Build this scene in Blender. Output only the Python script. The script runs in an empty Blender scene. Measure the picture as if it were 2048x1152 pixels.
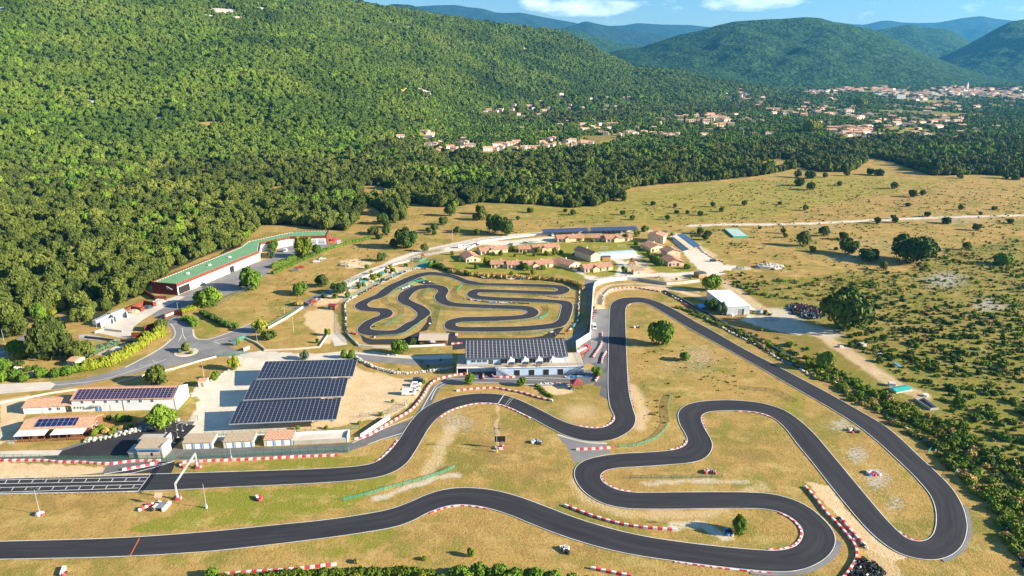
import bpy, math, random
import numpy as np
from mathutils import Vector, noise as mnoise
random.seed(7); RNG = np.random.default_rng(7)
S = bpy.context.scene
C = S.collection
# ------------------------------------------------------------ camera
F = 1365.0; H = 120.0; P = math.radians(17.6)      # focal length in pixels of a 2048 wide frame, height, pitch
cd = bpy.data.cameras.new("camera"); cam = bpy.data.objects.new("camera", cd); C.objects.link(cam)
cd.sensor_width = 36; cd.lens = F / 2048 * 36; cd.clip_start = 1; cd.clip_end = 60000
cam.location = (0, 0, H); cam.rotation_euler = (math.pi / 2 - P, 0, 0)
S.camera = cam
# ------------------------------------------------------------ light
SUN_EL = math.radians(21); SUN_AZ = math.radians(-13)
sd = bpy.data.lights.new("sun", 'SUN'); sun = bpy.data.objects.new("sun", sd); C.objects.link(sun)
sd.energy = 5.0; sd.angle = math.radians(0.5); sd.color = (1.0, 0.88, 0.70)
dv = Vector((math.cos(SUN_AZ) * math.cos(SUN_EL), math.sin(SUN_AZ) * math.cos(SUN_EL), math.sin(SUN_EL)))
sun.rotation_euler = dv.to_track_quat('Z', 'Y').to_euler(); sun.location = (300, 0, 400)
W = bpy.data.worlds.new("World"); S.world = W; W.use_nodes = True
wt = W.node_tree; wn = wt.nodes; wl = wt.links
bg = wn["Background"]; bg.inputs[1].default_value = 0.052
sky = wn.new("ShaderNodeTexSky"); sky.sky_type = 'NISHITA'; sky.sun_disc = False
sky.sun_elevation = SUN_EL; sky.sun_rotation = math.pi / 2 - SUN_AZ
sky.altitude = 1800; sky.air_density = 1.6; sky.dust_density = 0.0; sky.ozone_density = 6.0
# clouds: soft cumulus banks low over the horizon, shaped in direction space
tc = wn.new("ShaderNodeTexCoord"); sep = wn.new("ShaderNodeSeparateXYZ"); wl.new(tc.outputs["Generated"], sep.inputs[0])
def wm(op, a, b=None, clamp=False):
    n = wn.new("ShaderNodeMath"); n.operation = op; n.use_clamp = clamp
    for i, v in enumerate((a, b)):
        if v is None: continue
        if isinstance(v, (int, float)): n.inputs[i].default_value = v
        else: wl.new(v, n.inputs[i])
    return n.outputs[0]
az = wm('ARCTAN2', sep.outputs[0], sep.outputs[1]); el = wm('ARCSINE', sep.outputs[2])
mp = wn.new("ShaderNodeCombineXYZ"); wl.new(wm('MULTIPLY', az, 16.0), mp.inputs[0]); wl.new(wm('MULTIPLY', el, 40.0), mp.inputs[1])
nz = wn.new("ShaderNodeTexNoise"); nz.inputs["Scale"].default_value = 1.6; nz.inputs["Detail"].default_value = 9; nz.inputs["Roughness"].default_value = 0.58
wl.new(mp.outputs[0], nz.inputs["Vector"])
tot = None
for (a0, e0, wa, we, k) in [(0.095, .083, .085, .013, 1.0), (0.31, .090, .075, .018, 1.0), (0.035, .088, .035, .010, .8), (0.44, .112, .06, .012, .7), (-.55, .30, .3, .06, .7), (.9, .25, .35, .05, .8)]:
    d = wm('ADD', wm('POWER', wm('ABSOLUTE', wm('DIVIDE', wm('SUBTRACT', az, a0), wa)), 2.0), wm('POWER', wm('ABSOLUTE', wm('DIVIDE', wm('SUBTRACT', el, e0), we)), 2.0))
    g = wm('MULTIPLY', wm('SUBTRACT', 1.0, d, True), k)
    tot = g if tot is None else wm('MAXIMUM', tot, g)
cf = wm('MULTIPLY', wm('SUBTRACT', wm('ADD', wm('MULTIPLY', wm('POWER', tot, .6), .42), nz.outputs[0]), .60), 2.3, True)
mx = wn.new("ShaderNodeMix"); mx.data_type = 'RGBA'
wl.new(wm('MULTIPLY', cf, .8), mx.inputs["Factor"]); wl.new(sky.outputs[0], mx.inputs["A"]); mx.inputs["B"].default_value = (13, 13, 13.5, 1)
wl.new(mx.outputs["Result"], bg.inputs[0])
V = S.view_settings; V.view_transform = 'Standard'; V.look = 'None'; V.exposure = 1.74; V.gamma = 1
S.cycles.use_denoising = True
S.cycles.max_bounces = 6; S.cycles.diffuse_bounces = 2; S.cycles.glossy_bounces = 2; S.cycles.transparent_max_bounces = 8; S.cycles.volume_bounces = 0
# ------------------------------------------------------------ picture pixel (2048 wide) <-> place
def G(px, py, z=0.0):
    u = (px - 1024) / F; v = (576 - py) / F
    t = (z - H) / (-math.sin(P) + v * math.cos(P))
    return (u * t, (math.cos(P) + v * math.sin(P)) * t)
def Zm(ox, oy, s, pts): return [(ox + a / s, oy + b / s) for a, b in pts]
def zh_at(px, py, Y):                      # height seen at a pixel for a given distance Y
    v = (576 - py) / F
    return H + Y * (-math.sin(P) + v * math.cos(P)) / (math.cos(P) + v * math.sin(P))
def ux(c): return (c - 1024) / F / math.cos(P)   # x/y of a far column
def mpp(py):                               # metres per picture pixel across at ground row py
    v = (576 - py) / F
    return H / (math.sin(P) - v * math.cos(P)) / F
# ------------------------------------------------------------ materials
def nodes(m): return m.node_tree.nodes, m.node_tree.links
def mat(name, col, rough=.8, col2=None, scale=1.0, detail=4, bump=0.0, metal=0.0, spec=.3, bscale=None, lo=.35, hi=.65, world=False):
    m = bpy.data.materials.new(name); m.use_nodes = True; n, l = nodes(m)
    b = n["Principled BSDF"]; b.inputs["Roughness"].default_value = rough; b.inputs["Metallic"].default_value = metal
    b.inputs["Specular IOR Level"].default_value = spec
    b.inputs["Base Color"].default_value = (*col, 1)
    t = n.new("ShaderNodeTexCoord")
    if col2 is None: col2 = tuple(c * .82 for c in col)
    z = n.new("ShaderNodeTexNoise"); z.inputs["Scale"].default_value = scale; z.inputs["Detail"].default_value = detail; z.inputs["Roughness"].default_value = .6
    l.new(n.new("ShaderNodeNewGeometry").outputs["Position"] if world else t.outputs["Object"], z.inputs["Vector"])
    r = n.new("ShaderNodeValToRGB"); r.color_ramp.elements[0].position = lo; r.color_ramp.elements[1].position = hi
    r.color_ramp.elements[0].color = (*col, 1); r.color_ramp.elements[1].color = (*col2, 1)
    l.new(z.outputs[0], r.inputs[0]); l.new(r.outputs[0], b.inputs["Base Color"])
    if bump:
        z2 = n.new("ShaderNodeTexNoise"); z2.inputs["Scale"].default_value = bscale or scale * 4; z2.inputs["Detail"].default_value = 3
        l.new(t.outputs["Object"], z2.inputs["Vector"])
        bp = n.new("ShaderNodeBump"); bp.inputs["Strength"].default_value = 1; bp.inputs["Distance"].default_value = bump
        l.new(z2.outputs[0], bp.inputs["Height"]); l.new(bp.outputs[0], b.inputs["Normal"])
    return m
M = {}
M['asphalt'] = mat('dark_asphalt', (.026, .026, .029), .85, (.040, .039, .041), .10, 6, spec=.2)
def trackmat():
    m = M['asphalt'].copy(); m.name = 'track_asphalt'; n, l = nodes(m); b = n["Principled BSDF"]; a = n.new("ShaderNodeAttribute"); a.attribute_name = 'lane'
    mp_ = n.new("ShaderNodeMapping"); mp_.inputs["Scale"].default_value = (1, 1, 1); l.new(a.outputs["Vector"], mp_.inputs[0]); z = n.new("ShaderNodeTexNoise"); z.inputs["Scale"].default_value = 1; z.inputs["Detail"].default_value = 6; z.inputs["Roughness"].default_value = .65; l.new(mp_.outputs[0], z.inputs["Vector"])
    r = n.new("ShaderNodeValToRGB"); e = r.color_ramp.elements; e[0].position = .30; e[0].color = (.021, .021, .025, 1); e[1].position = .74; e[1].color = (.052, .050, .051, 1); k = e.new(.5); k.color = (.033, .033, .038, 1)
    l.new(z.outputs[0], r.inputs[0]); l.new(r.outputs[0], b.inputs["Base Color"]); return m
M['track'] = trackmat()
M['asphalt2'] = mat('worn_asphalt', (.105, .105, .11), .85, (.16, .155, .15), .15, 6, spec=.2)
M['asphalt3'] = mat('grey_asphalt', (.17, .165, .165), .85, (.24, .23, .22), .12, 6, spec=.2)
M['pale'] = mat('pale_concrete', (.48, .43, .36), .9, (.62, .54, .44), .12, 6)
M['dirt'] = mat('pale_dirt', (.50, .39, .26), .95, (.38, .29, .19), .2, 6, bump=.03)
M['white'] = mat('white_paint', (.78, .78, .76), .7, (.70, .69, .66), .5)
M['linewhite'] = mat('line_paint', (.72, .72, .70), .8, (.5, .5, .48), .3)
M['yellow'] = mat('yellow_paint', (.65, .42, .06), .8, (.5, .33, .06), .3)
M['orange'] = mat('orange_paint', (.55, .14, .03), .8)
M['red'] = mat('red_plastic', (.52, .020, .032), .55, (.56, .11, .12), .35, world=True)
M['whitep'] = mat('white_plastic', (.76, .71, .68), .55, (.52, .47, .43), .5, world=True)
M['wall'] = mat('white_render', (.76, .77, .79), .9, (.66, .68, .71), .15)
M['cream'] = mat('cream_render', (.70, .58, .38), .9, (.62, .50, .32), .2)
M['ochre'] = mat('ochre_render', (.62, .42, .24), .9, (.55, .36, .20), .2)
M['pinkr'] = mat('pink_render', (.66, .45, .32), .9, (.58, .38, .27), .2)
M['conc'] = mat('concrete', (.45, .42, .37), .9, (.36, .33, .29), .3)
M['cblock'] = mat('concrete_wall', (.60, .54, .44), .9, (.48, .42, .34), .3)
M['glass'] = mat('window_glass', (.02, .03, .04), .12, (.05, .06, .07), .5, spec=.6)
M['dark'] = mat('dark_void', (.02, .02, .022), .9)
M['blue'] = mat('blue_door', (.10, .27, .62), .6)
M['steel'] = mat('galvanised_steel', (.50, .52, .55), .45, metal=.4)
M['grey'] = mat('grey_metal', (.28, .30, .33), .5, metal=.3)
M['dgrey'] = mat('dark_grey_metal', (.10, .11, .13), .5, metal=.3)
M['wood'] = mat('brown_wood', (.22, .10, .045), .8, (.14, .06, .03), 2)
M['wood2'] = mat('honey_wood', (.50, .27, .09), .8, (.38, .19, .06), 2)
M['redroof'] = mat('red_shingles', (.28, .055, .04), .8, (.20, .04, .03), 1.5)
M['rust'] = mat('rusted_steel', (.22, .055, .025), .85, (.15, .036, .018), .5, bump=.02)
M['drust'] = mat('dark_rusted_steel', (.16, .028, .018), .8, (.11, .02, .014), .3)
M['greenroof'] = mat('green_roofing', (.12, .27, .12), .85, (.16, .32, .16), .25)
M['teal'] = mat('teal_canvas', (.02, .36, .30), .7, (.02, .28, .24), 1)
M['rubber'] = mat('black_rubber', (.022, .022, .024), .7, (.035, .035, .035), 1)
M['bluep'] = mat('blue_plastic', (.10, .35, .75), .5)
M['stone'] = mat('limestone', (.52, .48, .42), .9, (.38, .35, .30), .8, bump=.05)
M['tarp'] = mat('pale_green_cover', (.42, .52, .42), .8, (.32, .46, .42), .3)
M['poolglass'] = mat('polycarbonate', (.42, .58, .52), .25, (.50, .62, .58), .3, spec=.6)
M['water'] = mat('dark_water', (.015, .05, .09), .1, spec=.6)
M['canvas'] = mat('white_canvas', (.80, .80, .80), .7)
M['deck'] = mat('timber_deck', (.50, .42, .31), .85, (.42, .35, .26), 1)
M['barkm'] = mat('bark', (.12, .09, .06), .9)
M['bwall'] = mat('pale_blue_render', (.44, .56, .72), .9, (.38, .50, .66), .3)
M['metalwall'] = mat('pale_metal_cladding', (.50, .53, .57), .5, (.44, .47, .50), .4, metal=.2)
M['sheet'] = mat('bright_roof_sheet', (.88, .88, .86), .5, (.82, .82, .80), .3)
def tiles(name, a, b, period=.45, ax=0, c3=None):
    m = mat(name, a, .9, b, 2.2, 8, bump=.0, lo=.42, hi=.58); n, l = nodes(m)
    t = n.new("ShaderNodeTexCoord"); s = n.new("ShaderNodeSeparateXYZ"); l.new(t.outputs["Object"], s.inputs[0])
    k = n.new("ShaderNodeMath"); k.operation = 'MULTIPLY'; k.inputs[1].default_value = 2 * math.pi / period; l.new(s.outputs[ax], k.inputs[0])
    q = n.new("ShaderNodeMath"); q.operation = 'SINE'; l.new(k.outputs[0], q.inputs[0])
    bp = n.new("ShaderNodeBump"); bp.inputs["Distance"].default_value = .06; bp.inputs["Strength"].default_value = .8
    l.new(q.outputs[0], bp.inputs["Height"]); l.new(bp.outputs[0], n["Principled BSDF"].inputs["Normal"])
    return m
M['tile'] = tiles('terracotta_tiles', (.46, .22, .125), (.66, .40, .26))
M['tiled'] = tiles('mottled_terracotta_tiles', (.27, .085, .045), (.60, .36, .24))
M['tileg'] = tiles('weathered_grey_tiles', (.34, .27, .19), (.48, .38, .27))
M['tilev'] = tiles('village_roof_tiles', (.50, .22, .12), (.62, .36, .24))
def pvmat(name, w, h, wide=.09, col=(.014, .017, .034), line=(.34, .36, .41), ox=0, oy=0):
    m = bpy.data.materials.new(name); m.use_nodes = True; n, l = nodes(m); b = n["Principled BSDF"]
    b.inputs["Roughness"].default_value = .16; b.inputs["Specular IOR Level"].default_value = .5
    t = n.new("ShaderNodeTexCoord"); s = n.new("ShaderNodeSeparateXYZ"); l.new(t.outputs["Object"], s.inputs[0])
    outs = []
    for ax, per, o in ((0, w, ox), (1, h, oy)):
        a = n.new("ShaderNodeMath"); a.operation = 'ADD'; a.inputs[1].default_value = 1000 * per - o; l.new(s.outputs[ax], a.inputs[0])
        q = n.new("ShaderNodeMath"); q.operation = 'MODULO'; q.inputs[1].default_value = per; l.new(a.outputs[0], q.inputs[0])
        r = n.new("ShaderNodeMath"); r.operation = 'LESS_THAN'; r.inputs[1].default_value = wide if ax == 0 else wide * .8; l.new(q.outputs[0], r.inputs[0])
        outs.append(r.outputs[0])
    x = n.new("ShaderNodeMath"); x.operation = 'MAXIMUM'; l.new(outs[0], x.inputs[0])
    k = n.new("ShaderNodeMath"); k.operation = 'MULTIPLY'; k.inputs[1].default_value = .55; l.new(outs[1], k.inputs[0]); l.new(k.outputs[0], x.inputs[1])
    mi = n.new("ShaderNodeMix"); mi.data_type = 'RGBA'; mi.inputs["A"].default_value = (*col, 1); mi.inputs["B"].default_value = (*line, 1)
    l.new(x.outputs[0], mi.inputs["Factor"]); l.new(mi.outputs["Result"], b.inputs["Base Color"])
    return m
# foliage: per-face tone in attribute 'tone', per-thing tone from the object's random number
def foliage(name, dark, mid, light, rough=.75, patch=None):
    m = bpy.data.materials.new(name); m.use_nodes = True; n, l = nodes(m); b = n["Principled BSDF"]
    b.inputs["Roughness"].default_value = rough; b.inputs["Specular IOR Level"].default_value = .15
    at = n.new("ShaderNodeAttribute"); at.attribute_name = 'tone'
    oi = n.new("ShaderNodeObjectInfo")
    geo = n.new("ShaderNodeNewGeometry"); nz = n.new("ShaderNodeTexNoise"); nz.inputs["Scale"].default_value = patch or .012; nz.inputs["Detail"].default_value = 3
    l.new(geo.outputs["Position"], nz.inputs["Vector"])
    def mth(op, a, b_, clamp=False):
        k = n.new("ShaderNodeMath"); k.operation = op; k.use_clamp = clamp
        for i, v in enumerate((a, b_)):
            if isinstance(v, (int, float)): k.inputs[i].default_value = v
            else: l.new(v, k.inputs[i])
        return k.outputs[0]
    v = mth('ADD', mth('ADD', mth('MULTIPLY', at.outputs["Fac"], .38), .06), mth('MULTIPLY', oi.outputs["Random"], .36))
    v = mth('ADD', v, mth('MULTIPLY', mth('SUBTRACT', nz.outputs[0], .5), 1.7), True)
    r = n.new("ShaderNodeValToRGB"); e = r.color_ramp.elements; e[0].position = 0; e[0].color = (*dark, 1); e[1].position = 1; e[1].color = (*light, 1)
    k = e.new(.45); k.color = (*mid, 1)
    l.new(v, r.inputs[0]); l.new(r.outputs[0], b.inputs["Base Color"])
    return m
M['oak'] = foliage('holm_oak_leaves', (.026, .044, .009), (.088, .116, .018), (.205, .225, .042))
M['hill'] = foliage('hill_leaves', (.032, .062, .011), (.088, .140, .018), (.185, .230, .034), patch=.007)
M['fresh'] = foliage('fresh_leaves', (.045, .095, .010), (.105, .185, .016), (.20, .28, .03))
M['deep'] = foliage('deep_green_leaves', (.022, .048, .009), (.055, .095, .015), (.12, .165, .025))
M['lime'] = foliage('yellow_green_leaves', (.085, .12, .010), (.18, .21, .016), (.29, .30, .03))
M['scrub'] = foliage('scrub_leaves', (.055, .085, .006), (.115, .165, .010), (.23, .26, .02))
M['dry'] = foliage('dry_scrub', (.20, .13, .03), (.36, .25, .07), (.50, .38, .12))
M['greyg'] = foliage('grey_green_leaves', (.05, .09, .05), (.09, .14, .08), (.15, .20, .11))
# ------------------------------------------------------------ mesh helpers
class MB:
    def __init__(s): s.v = []; s.f = []; s.m = []
    def add(s, vs, fs, m=0):
        o = len(s.v); s.v += [tuple(a) for a in vs]; s.f += [tuple(i + o for i in f) for f in fs]; s.m += [m] * len(fs)
    def box(s, x0, x1, y0, y1, z0, z1, m=0):
        s.add([(x0, y0, z0), (x1, y0, z0), (x1, y1, z0), (x0, y1, z0), (x0, y0, z1), (x1, y0, z1), (x1, y1, z1), (x0, y1, z1)],
              [(0, 3, 2, 1), (4, 5, 6, 7), (0, 1, 5, 4), (1, 2, 6, 5), (2, 3, 7, 6), (3, 0, 4, 7)], m)
    def hexa(s, b, t, m=0):                # 4 bottom + 4 top corners
        s.add(list(b) + list(t), [(0, 3, 2, 1), (4, 5, 6, 7), (0, 1, 5, 4), (1, 2, 6, 5), (2, 3, 7, 6), (3, 0, 4, 7)], m)
    def prism(s, poly, z0, z1, m=0):
        n = len(poly); a = sum(poly[i][0] * poly[(i + 1) % n][1] - poly[(i + 1) % n][0] * poly[i][1] for i in range(n))
        if a < 0: poly = poly[::-1]
        s.add([(x, y, z0) for x, y in poly] + [(x, y, z1) for x, y in poly],
              [tuple(range(n))[::-1], tuple(range(n, 2 * n))] + [(i, (i + 1) % n, n + (i + 1) % n, n + i) for i in range(n)], m)
    def side(s, prof, y0, y1, m=0):        # profile in x,z extruded along y
        n = len(prof)
        s.add([(x, y0, z) for x, z in prof] + [(x, y1, z) for x, z in prof],
              [tuple(range(n)), tuple(range(n, 2 * n))[::-1]] + [(i, n + i, n + (i + 1) % n, (i + 1) % n) for i in range(n)], m)
    def sidex(s, prof, x0, x1, m=0):       # profile in y,z extruded along x
        n = len(prof)
        s.add([(x0, y, z) for y, z in prof] + [(x1, y, z) for y, z in prof],
              [tuple(range(n))[::-1], tuple(range(n, 2 * n))] + [(i, (i + 1) % n, n + (i + 1) % n, n + i) for i in range(n)], m)
    def cyl(s, a, b, r0, r1=None, n=8, m=0):
        r1 = r0 if r1 is None else r1
        a = Vector(a); b = Vector(b); d = (b - a).normalized(); u = d.orthogonal().normalized(); w = d.cross(u)
        vs = [a + (u * math.cos(t) + w * math.sin(t)) * r0 for t in [2 * math.pi * i / n for i in range(n)]]
        vs += [b + (u * math.cos(t) + w * math.sin(t)) * r1 for t in [2 * math.pi * i / n for i in range(n)]]
        s.add(vs, [tuple(range(n))[::-1], tuple(range(n, 2 * n))] + [(i, (i + 1) % n, n + (i + 1) % n, n + i) for i in range(n)], m)
    def torus(s, c, R, r, m=0, n=10, k=5, h=None):
        vs = []; fs = []
        for i in range(n):
            a = 2 * math.pi * i / n
            for j in range(k):
                b = 2 * math.pi * j / k
                vs.append((c[0] + (R + r * math.cos(b)) * math.cos(a), c[1] + (R + r * math.cos(b)) * math.sin(a), c[2] + r * math.sin(b)))
                fs.append((i * k + j, ((i + 1) % n) * k + j, ((i + 1) % n) * k + (j + 1) % k, i * k + (j + 1) % k))
        s.add(vs, fs, m)
    def blob(s, c, rx, ry, rz, m=0, seed=0, n=8, k=5, amp=.15):
        r = random.Random(seed); vs = [(c[0], c[1], c[2] - rz)]; fs = []
        for j in range(1, k):
            t = -math.pi / 2 + math.pi * j / k
            for i in range(n):
                a = 2 * math.pi * i / n; q = 1 + r.uniform(-amp, amp)
                vs.append((c[0] + rx * q * math.cos(t) * math.cos(a), c[1] + ry * q * math.cos(t) * math.sin(a), c[2] + rz * q * math.sin(t)))
        vs.append((c[0], c[1], c[2] + rz)); L = len(vs) - 1
        for i in range(n):
            fs.append((0, 1 + (i + 1) % n, 1 + i)); fs.append((L, L - n + i, L - n + (i + 1) % n))
            for j in range(k - 2): a = 1 + j * n; fs.append((a + i, a + (i + 1) % n, a + n + (i + 1) % n, a + n + i))
        s.add(vs, fs, m)
    def build(s, name, mats, parent=None, smooth=False, loc=None, rz=0):
        me = bpy.data.meshes.new(name); me.from_pydata(s.v, [], s.f)
        for m in (mats if isinstance(mats, (list, tuple)) else [mats]): me.materials.append(M[m] if isinstance(m, str) else m)
        me.polygons.foreach_set("material_index", s.m)
        if smooth: me.polygons.foreach_set("use_smooth", [True] * len(s.f))
        me.update()
        return link(name, me, parent, loc, rz)
def link(name, me, parent=None, loc=None, rz=0):
    o = bpy.data.objects.new(name, me); C.objects.link(o)
    if parent: o.parent = parent
    if loc: o.location = loc
    o.rotation_euler.z = rz
    return o
def tag(o, label=None, cat=None, group=None, kind=None):
    if label: o['label'] = label
    if cat: o['category'] = cat
    if group: o['group'] = group
    if kind: o['kind'] = kind
    return o
def thing(name, label, cat, xy, rz=0, group=None, z=0):
    o = bpy.data.objects.new(name, None); C.objects.link(o); o.location = (xy[0], xy[1], z); o.rotation_euler.z = rz
    o.empty_display_size = .5
    return tag(o, label, cat, group)
KIDS = {}
def copy_tree(o, loc, rz=None, sc=None, label=None, group=None, first=True):
    c = o.copy(); C.objects.link(c)
    if loc is not None: c.location = loc
    if rz is not None: c.rotation_euler.z = rz
    if sc is not None: c.scale = sc if isinstance(sc, (tuple, list)) else (sc, sc, sc)
    if label: c['label'] = label
    if group: c['group'] = group
    for ch in KIDS.setdefault(o.as_pointer(), list(o.children)):
        d = ch.copy(); C.objects.link(d); d.parent = c
        for g in KIDS.setdefault(ch.as_pointer(), list(ch.children)):
            e = g.copy(); C.objects.link(e); e.parent = d
    return c
USED = set()
def place(proto, loc, rz=0, sc=1, label=None, group=None, cat=None):   # first use moves the source itself
    s3 = sc if isinstance(sc, (tuple, list)) else (sc, sc, sc)
    KIDS.setdefault(proto.as_pointer(), list(proto.children))
    if proto.as_pointer() not in USED:
        USED.add(proto.as_pointer()); o = proto; o.location = loc; o.rotation_euler.z = rz; o.scale = s3
        if label: o['label'] = label
        if group: o['group'] = group
    else: o = copy_tree(proto, loc, rz, s3, label, group)
    if cat: o['category'] = cat
    return o
def spline(pts, step=2.0, closed=False):
    pts = [np.array(p, float) for p in pts]; n = len(pts); out = []
    for i in range(n if closed else n - 1):
        p0 = pts[(i - 1) % n] if closed or i > 0 else pts[0]; p1 = pts[i]; p2 = pts[(i + 1) % n]
        p3 = pts[(i + 2) % n] if closed or i + 2 < n else pts[-1]
        k = max(1, int(np.linalg.norm(p2 - p1) / step))
        for j in range(k):
            t = j / k
            out.append(.5 * ((2 * p1) + (p2 - p0) * t + (2 * p0 - 5 * p1 + 4 * p2 - p3) * t * t + (3 * p1 - p0 - 3 * p2 + p3) * t ** 3))
    if not closed: out.append(pts[-1])
    return out
def offset(line, w):                       # shift a polyline sideways (left positive)
    out = []; n = len(line)
    for i in range(n):
        d = line[min(i + 1, n - 1)] - line[max(i - 1, 0)]; d = d / (np.linalg.norm(d) + 1e-9)
        out.append(line[i] + np.array((-d[1], d[0])) * w)
    return out
def ribbon(a, b, z, mb=None, m=0):
    mb = mb or MB(); n = min(len(a), len(b))
    mb.add([(p[0], p[1], z) for p in a[:n]] + [(p[0], p[1], z) for p in b[:n]], [(i, n + i, n + i + 1, i + 1) for i in range(n - 1)], m)
    return mb
def lanes(o, a, b):                          # across / along coordinates for the worn racing line
    n = min(len(a), len(b)); d = np.cumsum([0] + [float(np.linalg.norm(a[i + 1] - a[i])) for i in range(n - 1)]); v = np.zeros((2 * n, 3), np.float32); v[:n, 1] = v[n:, 1] = d * .035; v[n:, 0] = 5.0
    t = o.data.attributes.new('lane', 'FLOAT_VECTOR', 'POINT'); t.data.foreach_set('vector', v.ravel()); return o
def up(o):                                  # make flat sheets face up
    me = o.data
    if sum(p.normal.z * p.area for p in me.polygons) < 0: me.flip_normals()
    return o
NZ = [0]
def zlift(): NZ[0] += 1; return NZ[0] * .0013        # no two flush sheets share a height
def flatpoly(pix, z, name, m, loc=True):
    from mathutils.geometry import tessellate_polygon
    w = [G(*p) for p in pix] if loc else pix; z += zlift() - .04
    mb = MB(); tr = tessellate_polygon([[Vector((x, y, 0)) for x, y in w]])
    fs = []
    for a, b, c in tr:
        ar = (w[b][0] - w[a][0]) * (w[c][1] - w[a][1]) - (w[b][1] - w[a][1]) * (w[c][0] - w[a][0])
        if abs(ar) > 1e-6: fs.append((a, b, c) if ar > 0 else (a, c, b))
    mb.add([(x, y, max(z, .004)) for x, y in w], fs)
    return tag(mb.build(name, m), kind='structure')
def strip(pix, width, z, name, m, step=3):
    c = spline([G(*p) for p in pix], step); z += zlift() - .04
    return tag(up(ribbon(offset(c, width / 2), offset(c, -width / 2), z).build(name, m)), kind='structure')
GOLD = (.42, .275, .085); GOLD2 = (.33, .21, .062); OLIVE = (.20, .18, .034); BROWN = (.29, .16, .062)
GREEN = (.15, .19, .012); GREEN2 = (.23, .235, .024); DARKT = (.12, .08, .024); STRAW = (.55, .40, .15)
HAZE = 4.0e-5
# ------------------------------------------------------------ terrain
HILL = np.array([(-3000, 500, 1500, -600), (-700, 600, 1700, -600), (0, 830, 2100, -180), (300, 860, 2300, -105), (600, 900, 2500, -32), (735, 980, 2650, 3),
    (794, 1080, 2700, 16), (873, 1250, 2800, 31), (985, 1650, 3000, 49), (1047, 1850, 3100, 57), (1110, 1950, 3150, 66), (1127, 1980, 3160, 73),
    (1151, 2000, 3180, 85), (1186, 2050, 3200, 106), (1221, 2100, 3220, 124), (1245, 2150, 3240, 137), (1283, 2200, 3250, 139), (1325, 2250, 3260, 142),
    (1360, 2300, 3280, 152), (1400, 2400, 3300, 161), (1454, 2500, 3320, 170), (1506, 2600, 3340, 181), (1545, 2700, 3350, 190), (1620, 2800, 3400, 205), (6000, 2800, 3400, 260)], float)
HZ = np.array([max(0.0, zh_at(r[0], r[3], r[2])) for r in HILL]) ; HZ[-2:] = 0
def wav(x, y, s, seed=0):
    return (np.sin(x / s + seed) * np.cos(y / (s * 1.13) + seed * 1.7) + .5 * np.sin(x / (s * .47) + y / (s * .61) + seed * 2.3) + .3 * np.cos(y / (s * .29) - x / (s * .36) + seed)) / 1.8
def sm(t): t = np.clip(t, 0, 1); return t * t * (3 - 2 * t)
def hgt(x, y):
    x = np.asarray(x, float); y = np.asarray(y, float); yy = np.maximum(y, 60)
    c = 1024 + F * math.cos(P) * x / yy
    yb = np.interp(c, HILL[:, 0], HILL[:, 1]); yr = np.interp(c, HILL[:, 0], HILL[:, 2]); zr = np.interp(c, HILL[:, 0], HZ)
    s = (yy - yb) / (yr - yb)
    p = np.where(s < 1, .25 * sm(s) + .75 * np.clip(s, 0, 1) ** 1.12, np.clip(1 - (s - 1) * 1.3, 0, 1))
    z = zr * p
    z = z + np.clip(s * 3, 0, 1) * np.clip(zr / 60, 0, 1) * np.where(s < 1, 1, .4) * (wav(x, y, 170, 1) * 9 + wav(x, y, 60, 3) * 3)* np.clip((1.0 - s) * 6, 0.15, 1)
    fl = 55 * sm((yy - 2300) / 2000.0) + sm((yy - 620) / 500) * 2.5 * wav(x, y, 160, 5)
    return np.maximum(z + fl * (zr < 5), fl)
def hz(x, y): return float(hgt(x, y))
def GT(px, py, it=30):                     # pixel -> terrain point (marches over the relief)
    v = (576 - py) / F; dy = math.cos(P) + v * math.sin(P); dz = -math.sin(P) + v * math.cos(P); dx = (px - 1024) / F
    Y = np.exp(np.linspace(math.log(110), math.log(9000), 1500)); X = dx / dy * Y; Zr = H + dz / dy * Y
    d = Zr - hgt(X, Y); i = int(np.argmax(d < 0))
    if d[i] >= 0: return None
    return (X[i], Y[i], float(hgt(X[i], Y[i])))
rowsY = [G(1024, q)[1] for q in np.arange(1400, 205, -2.0)] + list(np.exp(np.linspace(math.log(880), math.log(4600), 230))) + [5200, 6000, 7500, 9500, 13000, 17500]
rowsY = sorted(set([-800.0, -300.0, -60.0, 20.0, 70.0] + [round(v, 2) for v in rowsY]))
colsC = [-9000, -5000, -3000, -1800, -1100, -700] + list(np.arange(-420, 2470, 3.0)) + [2700, 3100, 3700, 4600, 6500, 10000]
RY = np.array(rowsY); CC = np.array(colsC); NR, NC = len(RY), len(CC)
YX = np.maximum(RY, 100)
TX = np.clip(ux(CC)[None, :] * YX[:, None], -14500, 14500); TY = np.repeat(RY[:, None], NC, 1)
TZ = hgt(TX, np.maximum(TY, 60))
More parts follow.
